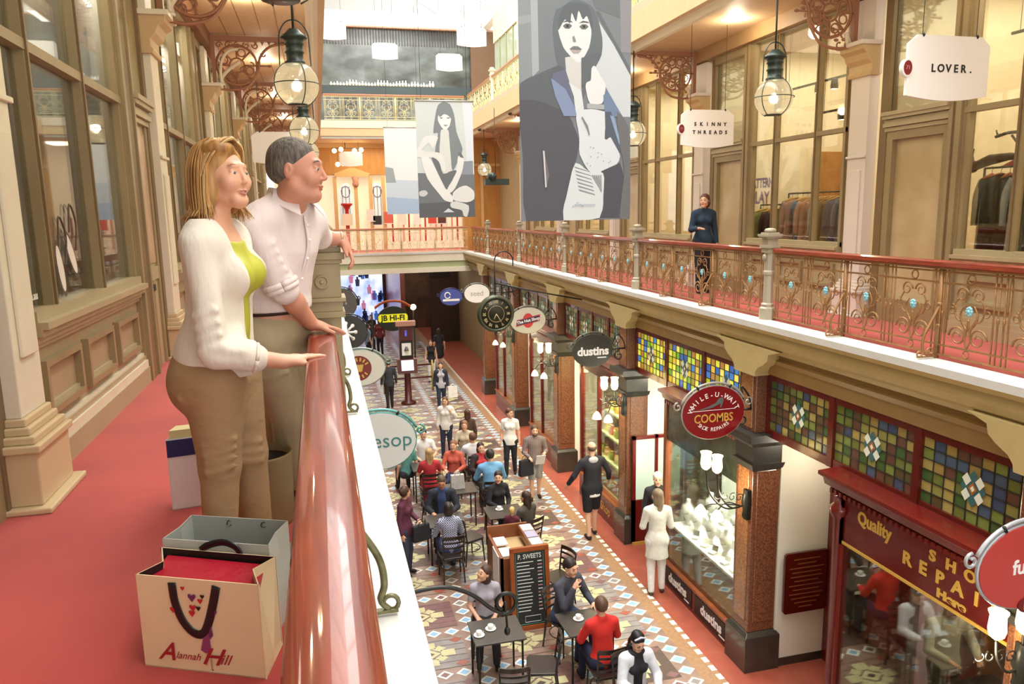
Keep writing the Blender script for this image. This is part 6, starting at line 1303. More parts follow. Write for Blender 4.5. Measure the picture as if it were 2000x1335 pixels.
def hero_woman():
    R0 = V3(-.40, 3.05, 0); W = lambda x, y, z: V3(x, y, z)-R0
    t = thing('person', 'smiling blonde woman in cream cardigan and lime top with a hand on the red rail', 'person', tuple(R0))
    fa = math.radians(-16); fw = V3(math.cos(fa), math.sin(fa), 0); rt = V3(fw[1], -fw[0], 0)     # rt points to her right, towards the camera
    pel = W(-.395, 3.06, .86); wa = W(-.385, 3.06, 1.04); ch = W(-.375, 3.05, 1.24); nb = W(-.385, 3.05, 1.395)
    hd = W(-.335, 3.03, 1.568); ha = -36; HR = np.column_stack([rotz(ha-90)@V3(1, 0, 0), rotz(ha-90)@V3(0, 1, 0), V3(0, 0, 1)])
    tilt = rotx(3); HR = HR@tilt
    hp_, T_, M_ = headprims(hd, HR, 1.0)
    # smiling mouth corners and fuller cheeks
    hp_ += [('ell', (T_(q*.037, .066, -.024), (.020, .017, .018), M_), .025) for q in (-1, 1)]+[('ell', (T_(0, .076, -.098), (.014, .012, .012), M_), .015), ('subell', (T_(0, .098, -.0645), (.0185, .010, .0040), M_), .002)]
    tor = [('ell', (pel-fw*.045+rt*.0+V3(0, 0, -.03), (.16, .13, .15), np.array([rt, fw, V3(0, 0, 1)])), .04), ('ell', (pel-fw*.075+rt*.07+V3(0, 0, -.07), (.085, .09, .10), np.array([rt, fw, V3(0, 0, 1)])), .04), ('ell', (pel-fw*.075-rt*.07+V3(0, 0, -.07), (.085, .09, .10), np.array([rt, fw, V3(0, 0, 1)])), .04),
           ('cap', (pel+V3(0, 0, .04), wa, .125, .108, fw, .78), .06), ('cap', (wa, ch, .108, .132, fw, .76), .06), ('cap', (ch-rt*.115+V3(0, 0, .085), ch+rt*.115+V3(0, 0, .085), .062, .062, fw, .9), .06)]
    bust = [('ell', (ch+fw*.085+rt*q*.06+V3(0, 0, -.035), (.06, .06, .062), None), .035) for q in (-1, 1)]
    neck = [('cap', (nb-V3(0, 0, .02), hd+V3(0, 0, -.06)-fw*.02, .053, .050), .025), ('cap', (nb-rt*.13-V3(0, 0, .05), nb, .03, .045), .05), ('cap', (nb+rt*.13-V3(0, 0, .05), nb, .03, .045), .05)]
    legs = []
    for q, kn, an in ((1, W(-.425, 2.99, .47), W(-.452, 2.99, .09)), (-1, W(-.335, 3.14, .47), W(-.325, 3.18, .09))):
        hip = pel+rt*q*.08+V3(0, 0, -.06); legs += [('cap', (hip, kn, .108, .066), .05), ('cap', (kn, an, .064, .050), .025)]
    shR = ch+rt*.17+V3(0, 0, .085); elR = W(-.385, 2.85, .935); wrR = W(-.15, 2.885, .885)
    shL = ch-rt*.17+V3(0, 0, .085); elL = W(-.37, 3.25, .98); wrL = W(-.36, 3.27, .76)
    arms = [('cap', (shR, elR, .050, .040), .03), ('cap', (elR, wrR, .039, .0265), .02), ('cap', (shL, elL, .050, .040), .03), ('cap', (elL, wrL, .039, .0265), .02)]
    hR = hand(wrR+V3(.0, .0, .0), V3(.84, .48, .06), V3(0, 0, -1), .98, 6, -1, 25, 4); hL = hand(wrL, V3(.1, 0, -1), V3(0, -1, 0), .95, 20, 1, 28, 4)
    hR = [p for p in hR]
    def reg(C):
        L = (C-hd)@HR; x_, y_, z_ = L[:, 0], L[:, 1], L[:, 2]; r = np.zeros(len(C)); return r
    field_obj('body', tor+bust+[n_ for n_ in neck]+legs+arms+hR+hL, .0058, mat('skin_woman', '#D9A384', .45, var=.05, scale=12), t)
    def rg(C):
        L = (C-hd)@HR; x_, y_, z_ = L[:, 0], L[:, 1], L[:, 2]; r = np.zeros(len(C))
        zz = z_-(x_/.024)**2*.0055
        return r
    field_obj('head', hp_+neck[:1], .0028, mat('skin_woman', '#D9A384'), t, rg, [mat('lip_rose', '#BC6A60', .35), mat('teeth', '#F0EAE2', .3), mat('brow_tan', '#AE8560', .7)])
    eyes(T_, 1, t, 'iris_blue', 0)
    M = MB()
    for q in (-1, 1): M.tube([T_(q*.031+.0145*math.cos(a), .0875-abs(math.cos(a))*.007, .0045+.0058*math.sin(a)) for a in [math.radians(10+20*i) for i in range(9)]], .0011, mat('lash', '#2A1C16', .6), 4)
    M.build('eyelashes', t); mouth(T_, 1, t, mat('lip_rose', '#BC6A60', .35), 1); brows(T_, 1, t, mat('brow_tan', '#A67C56', .7), .0021)
    # clothes
    top = infl(tor[3:], .008)+infl(bust, .01)+[('cut', (nb+V3(0, 0, -.045)+fw*.05, unit(V3(0, 0, 1)+fw*.55)), 0), ('cut', (pel+V3(0, 0, -.02), V3(0, 0, -1)), 0)]
    field_obj('top', top, .006, mat('lime_silk', '#B4B63A', .45, var=.08, scale=8, bump=.25), t)
    sl = [('cap', (shR, elR, .054, .050), .03), ('cap', (elR, elR+(wrR-elR)*.55, .050, .052), .03), ('cap', (shL, elL, .054, .050), .03), ('cap', (elL, elL+(wrL-elL)*.55, .050, .05), .03)]
    rn = random.Random(2); folds = []
    for k in range(5): p = elR+(wrR-elR)*(.06+k*.10)+V3(0, 0, .0); folds.append(('cap', (p+V3(-.01, -.045, .03), p+V3(.02, .02, .052), .004, .003), .03))
    for k in range(4): p = shR+(elR-shR)*(.62+k*.11); folds.append(('cap', (p+V3(-.045, -.02, -.01), p+V3(.03, -.045, .012), .004, .003), .03))
    car = infl(tor[3:], .026)+infl(bust, .018)+sl+folds+[('cap', (pel-fw*.03+V3(0, 0, .03), pel-fw*.02+V3(0, 0, -.05), .165, .170, fw, .84), .05), ('cap', (pel+fw*.10+rt*.10+V3(0, 0, .12), pel+fw*.12+rt*.07+V3(0, 0, -.0), .035, .04), .05),
           ('cap', (nb-rt*.10-V3(0, 0, .02), nb-fw*.03, .04, .05), .04), ('cap', (nb+rt*.10-V3(0, 0, .02), nb-fw*.03, .04, .05), .04)]
    car += [('subcap', (pel+fw*.21-rt*.05+V3(0, 0, -.1), wa+fw*.20-rt*.04, .13, .115), .015), ('subcap', (wa+fw*.20-rt*.04, ch+fw*.20+rt*.0, .115, .105), .015), ('subcap', (ch+fw*.20+rt*.0, nb+fw*.10+rt*.01+V3(0, 0, .03), .105, .088), .015),
            ('cut', (pel+V3(0, 0, -.035)+fw*.1, unit(V3(0, 0, -1)+fw*.10)), 0), ('cut', (nb+V3(0, 0, .02), V3(0, 0, 1)), 0), ('subcap', (nb, nb+V3(0, 0, .2), .058, .062), .01)]
    field_obj('cardigan', car, .0055, mat('cream_knit', '#E2DACA', .85, var=.02, scale=9, bump=.7, stretch=(1.6, 1.6, .45), sheen=.2), t)
    e1 = elR+(wrR-elR)*.57; dd = unit(wrR-elR)
    M = MB(); u = unit(np.cross(dd, V3(0, 0, 1))); v = np.cross(u, dd); M.tube([e1+u*.053*math.cos(a)+v*.053*math.sin(a) for a in [i*PI/10 for i in range(21)]], .007, mat('cream_knit', '#EAE2D2'), 6); M.build('cuff', t)
    tr = infl(legs, .010)+infl(tor[:3], .012)+[('cap', (pel+V3(0, 0, .04), pel+V3(0, 0, .10), .135, .125, fw, .8), .03)]
    for k in range(4): p = W(-.40, 2.92, .47+.035*k); tr.append(('cap', (p+V3(-.06, .0, .0), p+V3(.05, -.005, .02), .004, .003), .03))
    for k in range(3): p = W(-.34, 3.06, .45+.04*k); tr.append(('cap', (p+V3(-.04, .0, .015), p+V3(.06, .02, .0), .004, .003), .03))
    tr += [('cap', (pel+rt*.14+V3(-.10, 0, -.10), pel+rt*.13+V3(.10, 0, -.13), .006, .006), .02)]
    field_obj('trousers', tr+[('cut', (W(0, 0, .085), V3(0, 0, -1)), 0), ('cut', (pel+V3(0, 0, .10), V3(0, 0, 1)), 0)], .0058, mat('khaki_twill', '#A4845F', .8, var=.04, scale=9, bump=.5, stretch=(.8, .8, 1.4)), t)
    for an in (W(-.452, 2.99, .09), W(-.325, 3.18, .09)): field_obj('shoe', [('cap', (an+V3(-.02, 0, -.05), an+fw*.13+V3(0, 0, -.062), .038, .028), .02), ('cut', (V3(0, 0, .003), V3(0, 0, -1)), 0)], .007, mat('tan_shoe', '#8A6A4A', .4), t)
    # hair: volume plus locks
    HM = mat('blonde_hair', '#C99A58', .42, col2='#8F6230', scale=38, stretch=(1, 1, .12)); HM2 = mat('blonde_light', '#E0BC80', .42, var=.1)
    E_ = lambda x_, y_, z_, a, b, d, k=.02: ('ell', (T_(x_, y_, z_), (a, b, d), M_), k)
    hh = [E_(0, -.028, .042, .088, .103, .092), E_(.0, -.055, -.035, .098, .085, .10, .03), E_(.062, -.025, -.05, .030, .050, .09, .03), E_(-.062, -.025, -.05, .030, .050, .09, .03), E_(0, -.085, -.10, .095, .055, .06, .03), E_(.03, .02, .095, .055, .06, .035, .02)]
    hh += [('subell', (T_(-.004, .085, -.030), (.060, .078, .104), M_), .012), ('subcap', (T_(0, -.01, -.12), T_(0, -.02, -.3), .06, .06), .02)]
    field_obj('hair', hh, .0045, HM, t)
    rn = random.Random(9); P1 = []; P2 = []
    for k in range(230):
        a = rn.uniform(-1.0, 1.0)*2.5; sx = math.sin(a); cy = -math.cos(a)               # angle round the back of the head
        if abs(a) > 1.95: cy = min(cy, .46)
        r0 = .094; w = rn.uniform(.95, 1.08); bot = -.135-rn.uniform(0, .035); fl = rn.uniform(.0, .045)
        p = [(sx*.02+.02, cy*.02, .134), (sx*r0*.75*w, cy*r0*.8-.02, .105), (sx*r0*w, cy*r0*1.05-.03, .035), (sx*(r0+.008)*w, cy*r0-.035, -.05), (sx*(r0+.01)*w, cy*(r0-.005)-.035, -.105), (sx*(r0+fl), cy*(r0+fl)-.035, bot)]
        (P1 if k % 3 else P2).append(p)
    for k in range(44):
        f = k/43; j = rn.uniform(-.004, .004); (P1 if k % 2 else P2).append([(-.028, .062-f*.10, .122+f*.006), (.012+j, .078-f*.09, .130+j-f*.0), (.055, .066-f*.075, .108+j), (.084+j, .034-f*.055, .060), (.094+j, .004-f*.045, -.0), (.094, -.010-f*.045+j, -.06), (.086+.012*f, -.012-f*.045, -.105), (.098+.02*f+j, -.02-f*.05, -.14-j)])
    for k in range(30):
        f = k/29; j = rn.uniform(-.004, .004); (P1 if k % 2 else P2).append([(-.030, .060-f*.08, .122+f*.004), (-.062, .056-f*.06, .102+j), (-.084+j, .036-f*.05, .055), (-.092, .015-f*.04, -.0), (-.090, .0-f*.04+j, -.06), (-.082, -.0-f*.04, -.115), (-.088+j, .005-f*.04, -.145)])
    strands('hair_locks', T_, P1, .0048, HM, t); strands('hair_highlights', T_, P2, .0036, HM2, t)
    M = MB(); M.tube(arcpts(nb+fw*.035+V3(0, 0, .0), .07, 200, 340, 12, tuple(rt), tuple(unit(fw*.5+V3(0, 0, .85)))), .0018, GOLD, 4); M.build('necklace', t)
    return t
def hero_man():
    R0 = V3(-.2, 3.55, 0); W = lambda x, y, z: V3(x, y, z)-R0
    t = thing('person', 'grey-haired man in pale shirt and khaki trousers leaning on the big newel post', 'person', tuple(R0))
    fa = math.radians(-38); fw = V3(math.cos(fa), math.sin(fa), 0); rt = V3(fw[1], -fw[0], 0)
    pel = W(-.215, 3.56, .93); wa = W(-.20, 3.55, 1.10); ch = W(-.155, 3.52, 1.29); nb = W(-.125, 3.48, 1.47)
    hd = W(-.073, 3.40, 1.612); ha = -14; HR = np.column_stack([rotz(ha-90)@V3(1, 0, 0), rotz(ha-90)@V3(0, 1, 0), V3(0, 0, 1)])@rotx(-4); s = 1.1
    hp_, T_, M_ = headprims(hd, HR, s, True)
    up = unit(nb-pel)
    fr = np.array([rt, fw, V3(0, 0, 1)])
    tor = [('ell', (pel, (.165, .125, .13), fr), .04), ('cap', (pel+V3(0, 0, .02), wa, .145, .145, fw, .78), .06), ('cap', (wa, ch, .145, .165, fw, .72), .06), ('cap', (ch-rt*.145+up*.10, ch+rt*.145+up*.10, .068, .068, fw, .9), .07)]
    neck = [('cap', (nb-V3(0, 0, .03), hd+V3(-.015, 0, -.07), .066, .063), .03), ('cap', (nb-rt*.15-up*.05, nb, .035, .05), .06), ('cap', (nb+rt*.15-up*.05, nb, .035, .05), .06)]
    legs = []; ank = []
    for q, kn, an in ((1, W(-.185, 3.64, .50), W(-.20, 3.86, .09)), (-1, W(-.235, 3.86, .50), W(-.34, 4.05, .09))):
        hip = pel+rt*q*.09+V3(0, 0, -.06); legs += [('cap', (hip, kn, .105, .076), .04), ('cap', (kn, an, .076, .066), .02)]; ank.append(an)
    shR = ch+rt*.205+up*.09; elR = W(-.165, 3.36, 1.115); wrR = W(-.055, 3.50, .935)
    shL = ch-rt*.195+up*.09; elL = W(.0, 3.80, 1.315); wrL = W(.108, 3.84, 1.30)
    arms = [('cap', (shR, elR, .058, .046), .03), ('cap', (elR, elR+(wrR-elR)*.4, .046, .045), .02), ('cap', (elR+(wrR-elR)*.4, wrR, .045, .030), .02), ('cap', (shL, elL, .056, .046), .03), ('cap', (elL, wrL, .044, .030), .02)]
    hR = hand(wrR, V3(.80, .50, -.28), V3(-.1, -.05, -1), 1.06, 12, -1, 35, 5); hL = hand(wrL, V3(.42, -.18, -.80), V3(-.8, .0, -.4), 1.04, 34, -1, 15, 4)
    SKM = mat('skin_man', '#C58A70', .45, var=.07, scale=10)
    field_obj('body', tor+neck+legs+arms+hR+hL, .006, SKM, t)
    def rg(C):
        L = (C-hd)@HR/s; x_, y_, z_ = L[:, 0], L[:, 1], L[:, 2]; r = np.zeros(len(C)); zz = z_-(x_/.024)**2*.004
        r[:] = 0; return r
    field_obj('head', hp_+neck[:1]+[('ell', (T_(0, .03, -.09), (.05*s, .045*s, .03*s), M_), .03)], .003, SKM, t, rg, [mat('lip_man', '#A8604E', .4), mat('brow_grey', '#6E5A4A', .7)])
    eyes(T_, s, t, 'iris_grey', .3); mouth(T_, s, t, mat('lip_man', '#A8604E', .4), .45); brows(T_, s, t, mat('brow_grey', '#6E5A4A', .7), .0030)
    E_ = lambda x_, y_, z_, a, b, d, k=.01: ('ell', (T_(x_, y_, z_), (a*s, b*s, d*s), M_), k)
    hm = mat('grey_hair', '#6E6458', .7, col2='#47403A', scale=70, stretch=(1, 1, .3), bump=.5)
    field_obj('hair', [E_(0, -.0225, .034, .0775, .0965, .0885), E_(0, -.045, -.005, .0745, .072, .06, .02), ('subell', (T_(0, .085, -.035), (.075*s, .075*s, .088*s), M_), .008), ('cut', (T_(0, 0, -.045), unit(-HR[:, 2]+HR[:, 1]*.35)), 0), ('subell', (T_(.078, -.008, -.02), (.02*s, .024*s, .036*s), M_), .004), ('subell', (T_(-.078, -.008, -.02), (.02*s, .022*s, .034*s), M_), .004), ('subell', (T_(.085, .055, -.03), (.03*s, .030*s, .055*s), M_), .004), ('subell', (T_(-.085, .055, -.03), (.03*s, .030*s, .055*s), M_), .004)], .0045, hm, t)
    SH = mat('pale_pink_shirt', '#DED0CC', .75, var=.02, scale=8, bump=.8, stretch=(1.5, 1.5, .5))
    cuffR = elR+(wrR-elR)*.06
    fol = []
    for k in range(5): p = shR+(elR-shR)*(.35+k*.14); fol.append(('cap', (p+V3(-.05, -.01, -.02), p+V3(.045, -.045, .02), .004, .003), .035))
    for k in range(6): p = wa+rt*.11+fw*.06+V3(0, 0, .02+k*.05); fol.append(('cap', (p-rt*.05-fw*.0+V3(0, 0, .03), p+rt*.04-fw*.05, .004, .003), .03))
    sh = infl(tor[1:], .014)+[('ell', (pel+V3(0, 0, .09), (.172, .14, .09), fr), .04), ('cap', (shR, cuffR, .066, .062), .03), ('cap', (shL, elL, .064, .056), .03), ('cap', (elL, elL+(wrL-elL)*.12, .055, .052), .02)]+infl(neck[1:], .014)+fol
    sh += [('cut', (pel+V3(0, 0, .075), V3(0, 0, -1)), 0), ('subcap', (nb+V3(0, 0, -.0), nb+V3(0, 0, .2), .072, .075), .008), ('subcap', (nb+fw*.09+V3(0, 0, -.03), nb+fw*.05+V3(0, 0, .06), .012, .05), .008)]
    field_obj('shirt', sh, .0055, SH, t)
    M = MB(); du = unit(elR-shR); u = unit(np.cross(du, V3(0, 0, 1))); v = np.cross(u, du); c0 = elR-du*.0
    for k in range(2): M.tube([c0-du*(.02*k)+u*(.064+.003*k)*math.cos(a)+v*(.064+.003*k)*math.sin(a) for a in [i*PI/10 for i in range(21)]], .013, SH, 7)
    M.build('rolled_cuff', t)
    # collar, placket, buttons
    M = MB(); c = nb+V3(.004, 0, .02)
    for q in (-1, 1):
        e = fw*.085; a0 = c-fw*.075+rt*q*.03+V3(0, 0, .05); a1 = c+rt*q*.082+V3(0, 0, .045); a2 = c+fw*.085+rt*q*.035+V3(0, 0, -.005)
        b0 = c-fw*.095+rt*q*.04-V3(0, 0, .0); b1 = c+rt*q*.125-V3(0, 0, .012)+fw*.02; b2 = c+fw*.128+rt*q*.075-V3(0, 0, .075)
        o = V3(0, 0, .004)+rt*q*.004
        for A, B, Cc, D in ((a0, a1, b1, b0), (a1, a2, b2, b1)):
            M.hexa([A, B, Cc, D], [A+o, B+o, Cc+o+fw*.003, D+o], SH)
    M.build('collar', t, bevel=.002)
    M = MB(); P = [ch+fw*(.121+.006)+V3(0, 0, .13), ch+fw*.138, wa+fw*.133+V3(0, 0, .02), pel+fw*.130+V3(0, 0, .09)]; pts = bez(P, 6); M.tube(pts, .011, SH, 6, flat=.35, up=tuple(rt)); M.build('placket', t)
    for k in range(5): M = MB(); p = pts[min(len(pts)-1, 2+k*3)]+Vector(fw)*.006; M.ball(p, (.006, .006, .006), mat('shirt_button', '#F4EFEA', .3), 8, 6); M.build('button', t)
    KH = mat('khaki_chino', '#AB9C7C', .8, var=.05, scale=8, bump=.6, stretch=(1.6, 1.6, .5))
    lf = [('cap', (pel+rt*.10+fw*.09+V3(0, 0, -.10), pel+rt*.02+fw*.12+V3(0, 0, -.18), .007, .007), .02), ('cap', (pel+rt*.14+V3(0, 0, -.22), pel+rt*.06+fw*.10+V3(0, 0, -.2), .008, .007), .02)]
    field_obj('trousers', infl(legs, .014)+infl(tor[:1], .012)+lf+[('cut', (pel+V3(0, 0, .07), V3(0, 0, 1)), 0), ('cut', (W(0, 0, .05), V3(0, 0, -1)), 0)], .0065, KH, t)
    M = MB(); a_ = [i*2*PI/28 for i in range(29)]; M.tube([pel+V3(0, 0, .078)+rt*.172*math.cos(a)+fw*.135*math.sin(a) for a in a_], .017, mat('belt_leather', '#2E2018', .35), 8, flat=.35, up=(0, 0, 1)); M.build('belt', t)
    M = MB()
    for q in (-.05, .06): p = pel+V3(0, 0, .078)+fw*.142+rt*q; M.hexa([p+rt*.006-V3(0, 0, .024), p-rt*.006-V3(0, 0, .024), p-rt*.006+V3(0, 0, .024), p+rt*.006+V3(0, 0, .024)], [x+fw*.004 for x in (p+rt*.006-V3(0, 0, .024), p-rt*.006-V3(0, 0, .024), p-rt*.006+V3(0, 0, .024), p+rt*.006+V3(0, 0, .024))], KH)
    M.build('belt_loops', t)
    for an in ank: field_obj('shoe', [('cap', (an+V3(-.02, 0, -.045), an+fw*.15+V3(0, 0, -.055), .044, .034), .02), ('cut', (V3(0, 0, .003), V3(0, 0, -1)), 0)], .008, mat('brown_shoe', '#4A3222', .35), t)
    M = MB(); dw = unit(wrL-elL); u = unit(np.cross(dw, V3(0, 0, 1))); v = np.cross(u, dw); M.tube([wrL-dw*.012+u*.034*math.cos(a)+v*.034*math.sin(a) for a in [i*PI/8 for i in range(17)]], .006, mat('watch_metal', '#C8B890', .25, metal=.8), 6); M.build('watch', t)
    return t
hero_woman(); hero_man()
# ---------------------------------------------------------------- shopping bags on the red carpet
def paperbag(name, lab, P, h, m, inner, th=.004, inset=0):
    """P: four floor corners (front left, front right, back right, back left)"""
    c = sum((Vector((x, y, 0)) for x, y in P), Vector())/4; t = thing(name, lab, 'bag', tuple(c))
    B = [Vector((x, y, 0))-c for x, y in P]; Tn = [b*1.0+Vector((0, 0, h)) for b in B]
    M = MB(); M.hexa(B, [b+Vector((0, 0, .004)) for b in B], m)
    mid = [(B[1]+B[2])/2, (B[3]+B[0])/2]
    def wall(a, b_, at_, bt_, g=0):
        n = ((b_-a).cross(Vector((0, 0, 1)))).normalized()*th
        M.hexa([a, b_, bt_, at_], [a-n, b_-n, bt_-n, at_-n], m); e = n*.05
        M.add([a-n-e, b_-n-e, bt_-n-e, at_-n-e], [(3, 2, 1, 0)], inner)
    wall(B[0], B[1], Tn[0], Tn[1]); wall(B[2], B[3], Tn[2], Tn[3])
    for i, j, k in ((1, 2, 0), (3, 0, 1)):
        q = (B[i]+B[j])/2; inw = (c*0-q).normalized()*inset; tm = q+inw+Vector((0, 0, h)); bm_ = q+Vector((0, 0, h*.25))
        for a, b_ in ((B[i], q), (q, B[j])): pass
        wall(B[i], q, Tn[i], tm); wall(q, B[j], tm, Tn[j])
    M.build('paper_body', t)
    return t, B, Tn, c
KR = mat('cream_bag_paper', '#E4CDA4', .55, var=.03, scale=5, bump=.2); BIN = mat('black_bag_lining', '#1A1414', .5)
t, B, Tn, c = paperbag('shopping_bag', 'cream paper shopping bag with black ribbon handles and script lettering', [(-.625, 2.447), (-.24, 2.262), (-.20, 2.452), (-.585, 2.64)], .315, KR, BIN, inset=.05)
ux = (B[1]-B[0]).normalized(); uz = Vector((0, 0, 1)); nf = ux.cross(uz); L = (B[1]-B[0]).length; F0 = B[0]
def fp(u, z, d=.003): return F0+ux*u*L+uz*z*.315+nf*d
M = MB(); RB = mat('black_ribbon', '#17151A', .3)
pp = bez([fp(.30, .95), fp(.31, .75), fp(.36, .55), fp(.44, .43), fp(.52, .43), fp(.57, .55), fp(.62, .75), fp(.66, .95)], 5)
M.tube(pp, .0145, RB, 8, flat=.12, up=tuple(ux))
M.build('ribbon_handle', t)
M = MB(); back = [Tn[3]+(Tn[2]-Tn[3])*f+Vector((0, 0, g)) for f, g in ((.35, .0), (.42, .02), (.55, .035), (.66, .02), (.70, -.01))]; M.tube(bez(back, 4), .012, RB, 6, flat=.2); M.build('ribbon_handle', t)
M = MB(); RS = mat('script_red', '#A01C24', .5); HB = mat('print_purple', '#6A2A5E', .5); HP = mat('print_red', '#C0202C', .5)
def heart(u, z, s, m):
    cx = fp(u, z, .004); M.add([cx+ux*x*s+uz*y*s for x, y in ((0, -1), (.9, .15), (.85, .65), (.45, .8), (0, .45), (-.45, .8), (-.85, .65), (-.9, .15))], [tuple(range(8))], m)
for u, z, s, m in ((.385, .90, .008, HP), (.455, .81, .015, HB), (.52, .78, .010, HP), (.455, .70, .013, HP), (.445, .64, .012, HP), (.50, .70, .009, BLACK), (.29, .66, .011, HP), (.63, .67, .009, HB), (.54, .83, .008, BLACK), (.60, .60, .008, HB)): heart(u, z, s, m)
def poly(pts, m, d=.004): M.add([fp(u, z, d) for u, z in pts], [tuple(range(len(pts)))], m)
poly([(.555, .55), (.59, .53), (.60, .42), (.575, .38), (.56, .45)], HB); poly([(.53, .50), (.57, .48), (.57, .34), (.575, .24), (.53, .22), (.49, .25), (.51, .35)], mat('print_mauve', '#8A3A6A', .5)); poly([(.535, .22), (.545, .22), (.53, .08), (.52, .10)], mat('print_leg', '#B8907A', .5)); poly([(.56, .22), (.57, .22), (.575, .06), (.562, .06)], mat('print_leg', '#B8907A')); poly([(.555, .05), (.58, .05), (.58, .035)], BLACK)
def tx(s, size, u, z, **k): M.text(s, size, RS, tuple(fp(u, z, .004)), tuple(ux), (0, 0, 1), ext=.0006, shear=.45, **k)
M.build('printed_picture', t); M = MB(); tx('A', .085, .20, .19, bold=.001); tx('lannah', .034, .375, .165, sx=1.0); tx('H', .08, .565, .18, bold=.001, sx=1.15); tx('ill', .05, .675, .165, sx=1.1)
M.build('script_lettering', t)
M = MB(); M.hexa([B[0]*.8+uz*.20, B[1]*.8+uz*.20, B[2]*.8+uz*.20, B[3]*.8+uz*.20], [B[0]*.86+uz*.285, B[1]*.86+uz*.275, B[2]*.86+uz*.29, B[3]*.86+uz*.295], mat('crimson_tissue', '#B0102A', .45, bump=.6, scale=12)); M.build('tissue_wrap', t)
GB = mat('silver_grey_paper', '#BCC0B8', .45, var=.03); t, B, Tn, c = paperbag('shopping_bag', 'tall silver-grey paper shopping bag standing behind the cream bag', [(-.585, 2.665), (-.225, 2.50), (-.17, 2.70), (-.52, 2.86)], .335, GB, mat('grey_bag_inside', '#A6AAA4', .5), inset=.01)
M = MB()
for f in (.4, .75): M.tube(arcpts(Tn[3]+(Tn[2]-Tn[3])*f+Vector((0, -.006, -.02)), .01, 0, 360, 8), .002, GREYD, 4)
M.build('eyelets', t)
WB = mat('white_bag_paper', '#E6E0DC', .5, var=.02); NV = mat('navy_band', '#1E2258', .4)
t, B, Tn, c = paperbag('shopping_bag', 'white bag with a navy blue top band left of the khaki trousers', [(-.78, 3.83), (-.60, 3.86), (-.58, 3.96), (-.76, 3.94)], .36, WB, WB)
M = MB(); d2 = (B[1]-B[0]).normalized().cross(Vector((0, 0, 1)))*.004; M.hexa([B[0]+uz*.27+d2*.1, B[1]+uz*.27+d2*.1, B[1]+uz*.355+d2*.1, B[0]+uz*.355+d2*.1], [B[0]+uz*.27+d2, B[1]+uz*.27+d2, B[1]+uz*.355+d2, B[0]+uz*.355+d2], NV); M.build('navy_band', t)
M = MB(); M.hexa([b*.85+uz*.2 for b in B], [b*.85+uz*.40 for b in B], mat('yellow_box', '#CFC48E', .6)); M.build('boxed_purchase', t)
t = thing('hat_box', 'round khaki fabric tub with dark inside, standing behind the legs of the woman', 'container', (-.33, 3.56, 0)); M = MB(); HBX = mat('hatbox_taupe', '#8E7A54', .6, var=.05)
M.lathe((0, 0, 0), [(.135, 0), (.14, .01), (.145, .325), (.149, .33), (.149, .338), (.140, .338), (.138, .33), (.13, .02), (0, .02)], HBX, 32); M.build('tub', t); M = MB(); M.lathe((0, 0, .3), [(.0, 0), (.137, 0), (.137, .004), (0, .004)], BIN, 24); M.build('dark_lining', t)
# ---------------------------------------------------------------- what stands inside the shops
def garment_mesh(m, L=.78, slv=True, wav=1):
    b = MB(); n = 20
    secs = [(0, .035, .02), (-.02, .10, .025), (-.06, .20, .03), (-.12, .215, .035), (-.3, .20, .035), (-L*.7, .205, .04), (-L, .225, .045)]
    vs = []; fs = []
    for z, rx, ry in secs:
        for j in range(n): a = 2*PI*j/n; w_ = 1+.18*math.sin(j*3.1+z*4)*wav*min(1, -z*2); vs.append((rx*math.cos(a), ry*math.sin(a)*w_, z))
    for i in range(len(secs)-1):
        for j in range(n): fs.append((i*n+j, (i+1)*n+j, (i+1)*n+(j+1) % n, i*n+(j+1) % n))
    fs.append(tuple(range((len(secs)-1)*n, len(secs)*n))); fs.append(tuple(reversed(range(n)))); b.add(vs, fs, m, True)
    if slv:
        for s in (-1, 1): b.tube(bez([(s*.18, 0, -.06), (s*.235, .01, -.2), (s*.245, .015, -.38), (s*.24, .02, -.55)], 3), [.045]*6+[.04]*4, m, 8, flat=.6)
    return b
def hanger_mesh(m):
    b = MB(); b.tube([(-.19, 0, -.045), (-.06, 0, .0), (0, 0, .015), (.06, 0, .0), (.19, 0, -.045)], .011, m, 6); b.tube([(0, 0, .015), (0, 0, .06)]+arcpts((0, 0, .078), .018, -90, 170, 8), .003, LEAD, 4); return b
HGW = mat('hanger_wood', '#D9A94A', .4); HG = mesh_of(hanger_mesh(HGW), 'hanger'); HG2 = mesh_of(hanger_mesh(mat('hanger_brown', '#B0642E', .4)), 'hanger')
ORD = ['first', 'second', 'third', 'fourth', 'fifth', 'sixth', 'seventh', 'eighth', 'ninth', 'tenth', 'eleventh', 'twelfth', 'thirteenth', 'fourteenth']
def rack(x, ys, z, cols, grp, hg, where, L=.78):
    for k, (y, (c, cn)) in enumerate(zip(ys, cols)):
        t = thing('garment', '%s garment, %s from left on the %s' % (cn, ORD[k], where), 'garment', (x, y, z-.08), random.Random(k).uniform(-.35, .35), grp)
        garment_mesh(mat('fabric_'+c[1:], c, .8, var=.1, scale=20), L*(.85+.3*random.Random(k+3).random())).build('cloth', t); h = inst('hanger', hg, t, (0, 0, .0))
def rackframe(lab, x, y0, y1, z, m=LEAD):
    t = thing('clothes_rack', lab, 'clothes rack', (x, (y0+y1)/2, .02)); o = (x, (y0+y1)/2, .02); M = MB(); M.tube([(x, y0, z), (x, y1, z)], .012, m, 6); M.build('rail', t, o)
    for y in (y0, y1): M = MB(); M.tube([(x, y, .02), (x, y, z)], .014, m, 6); M.box(x-.22, x+.22, y-.02, y+.02, .02, .04, m); M.build('upright', t, o)
rackframe('dark metal clothes rack inside the long right window', 7.45, 9.15, 11.0, 1.62, BLACKI)
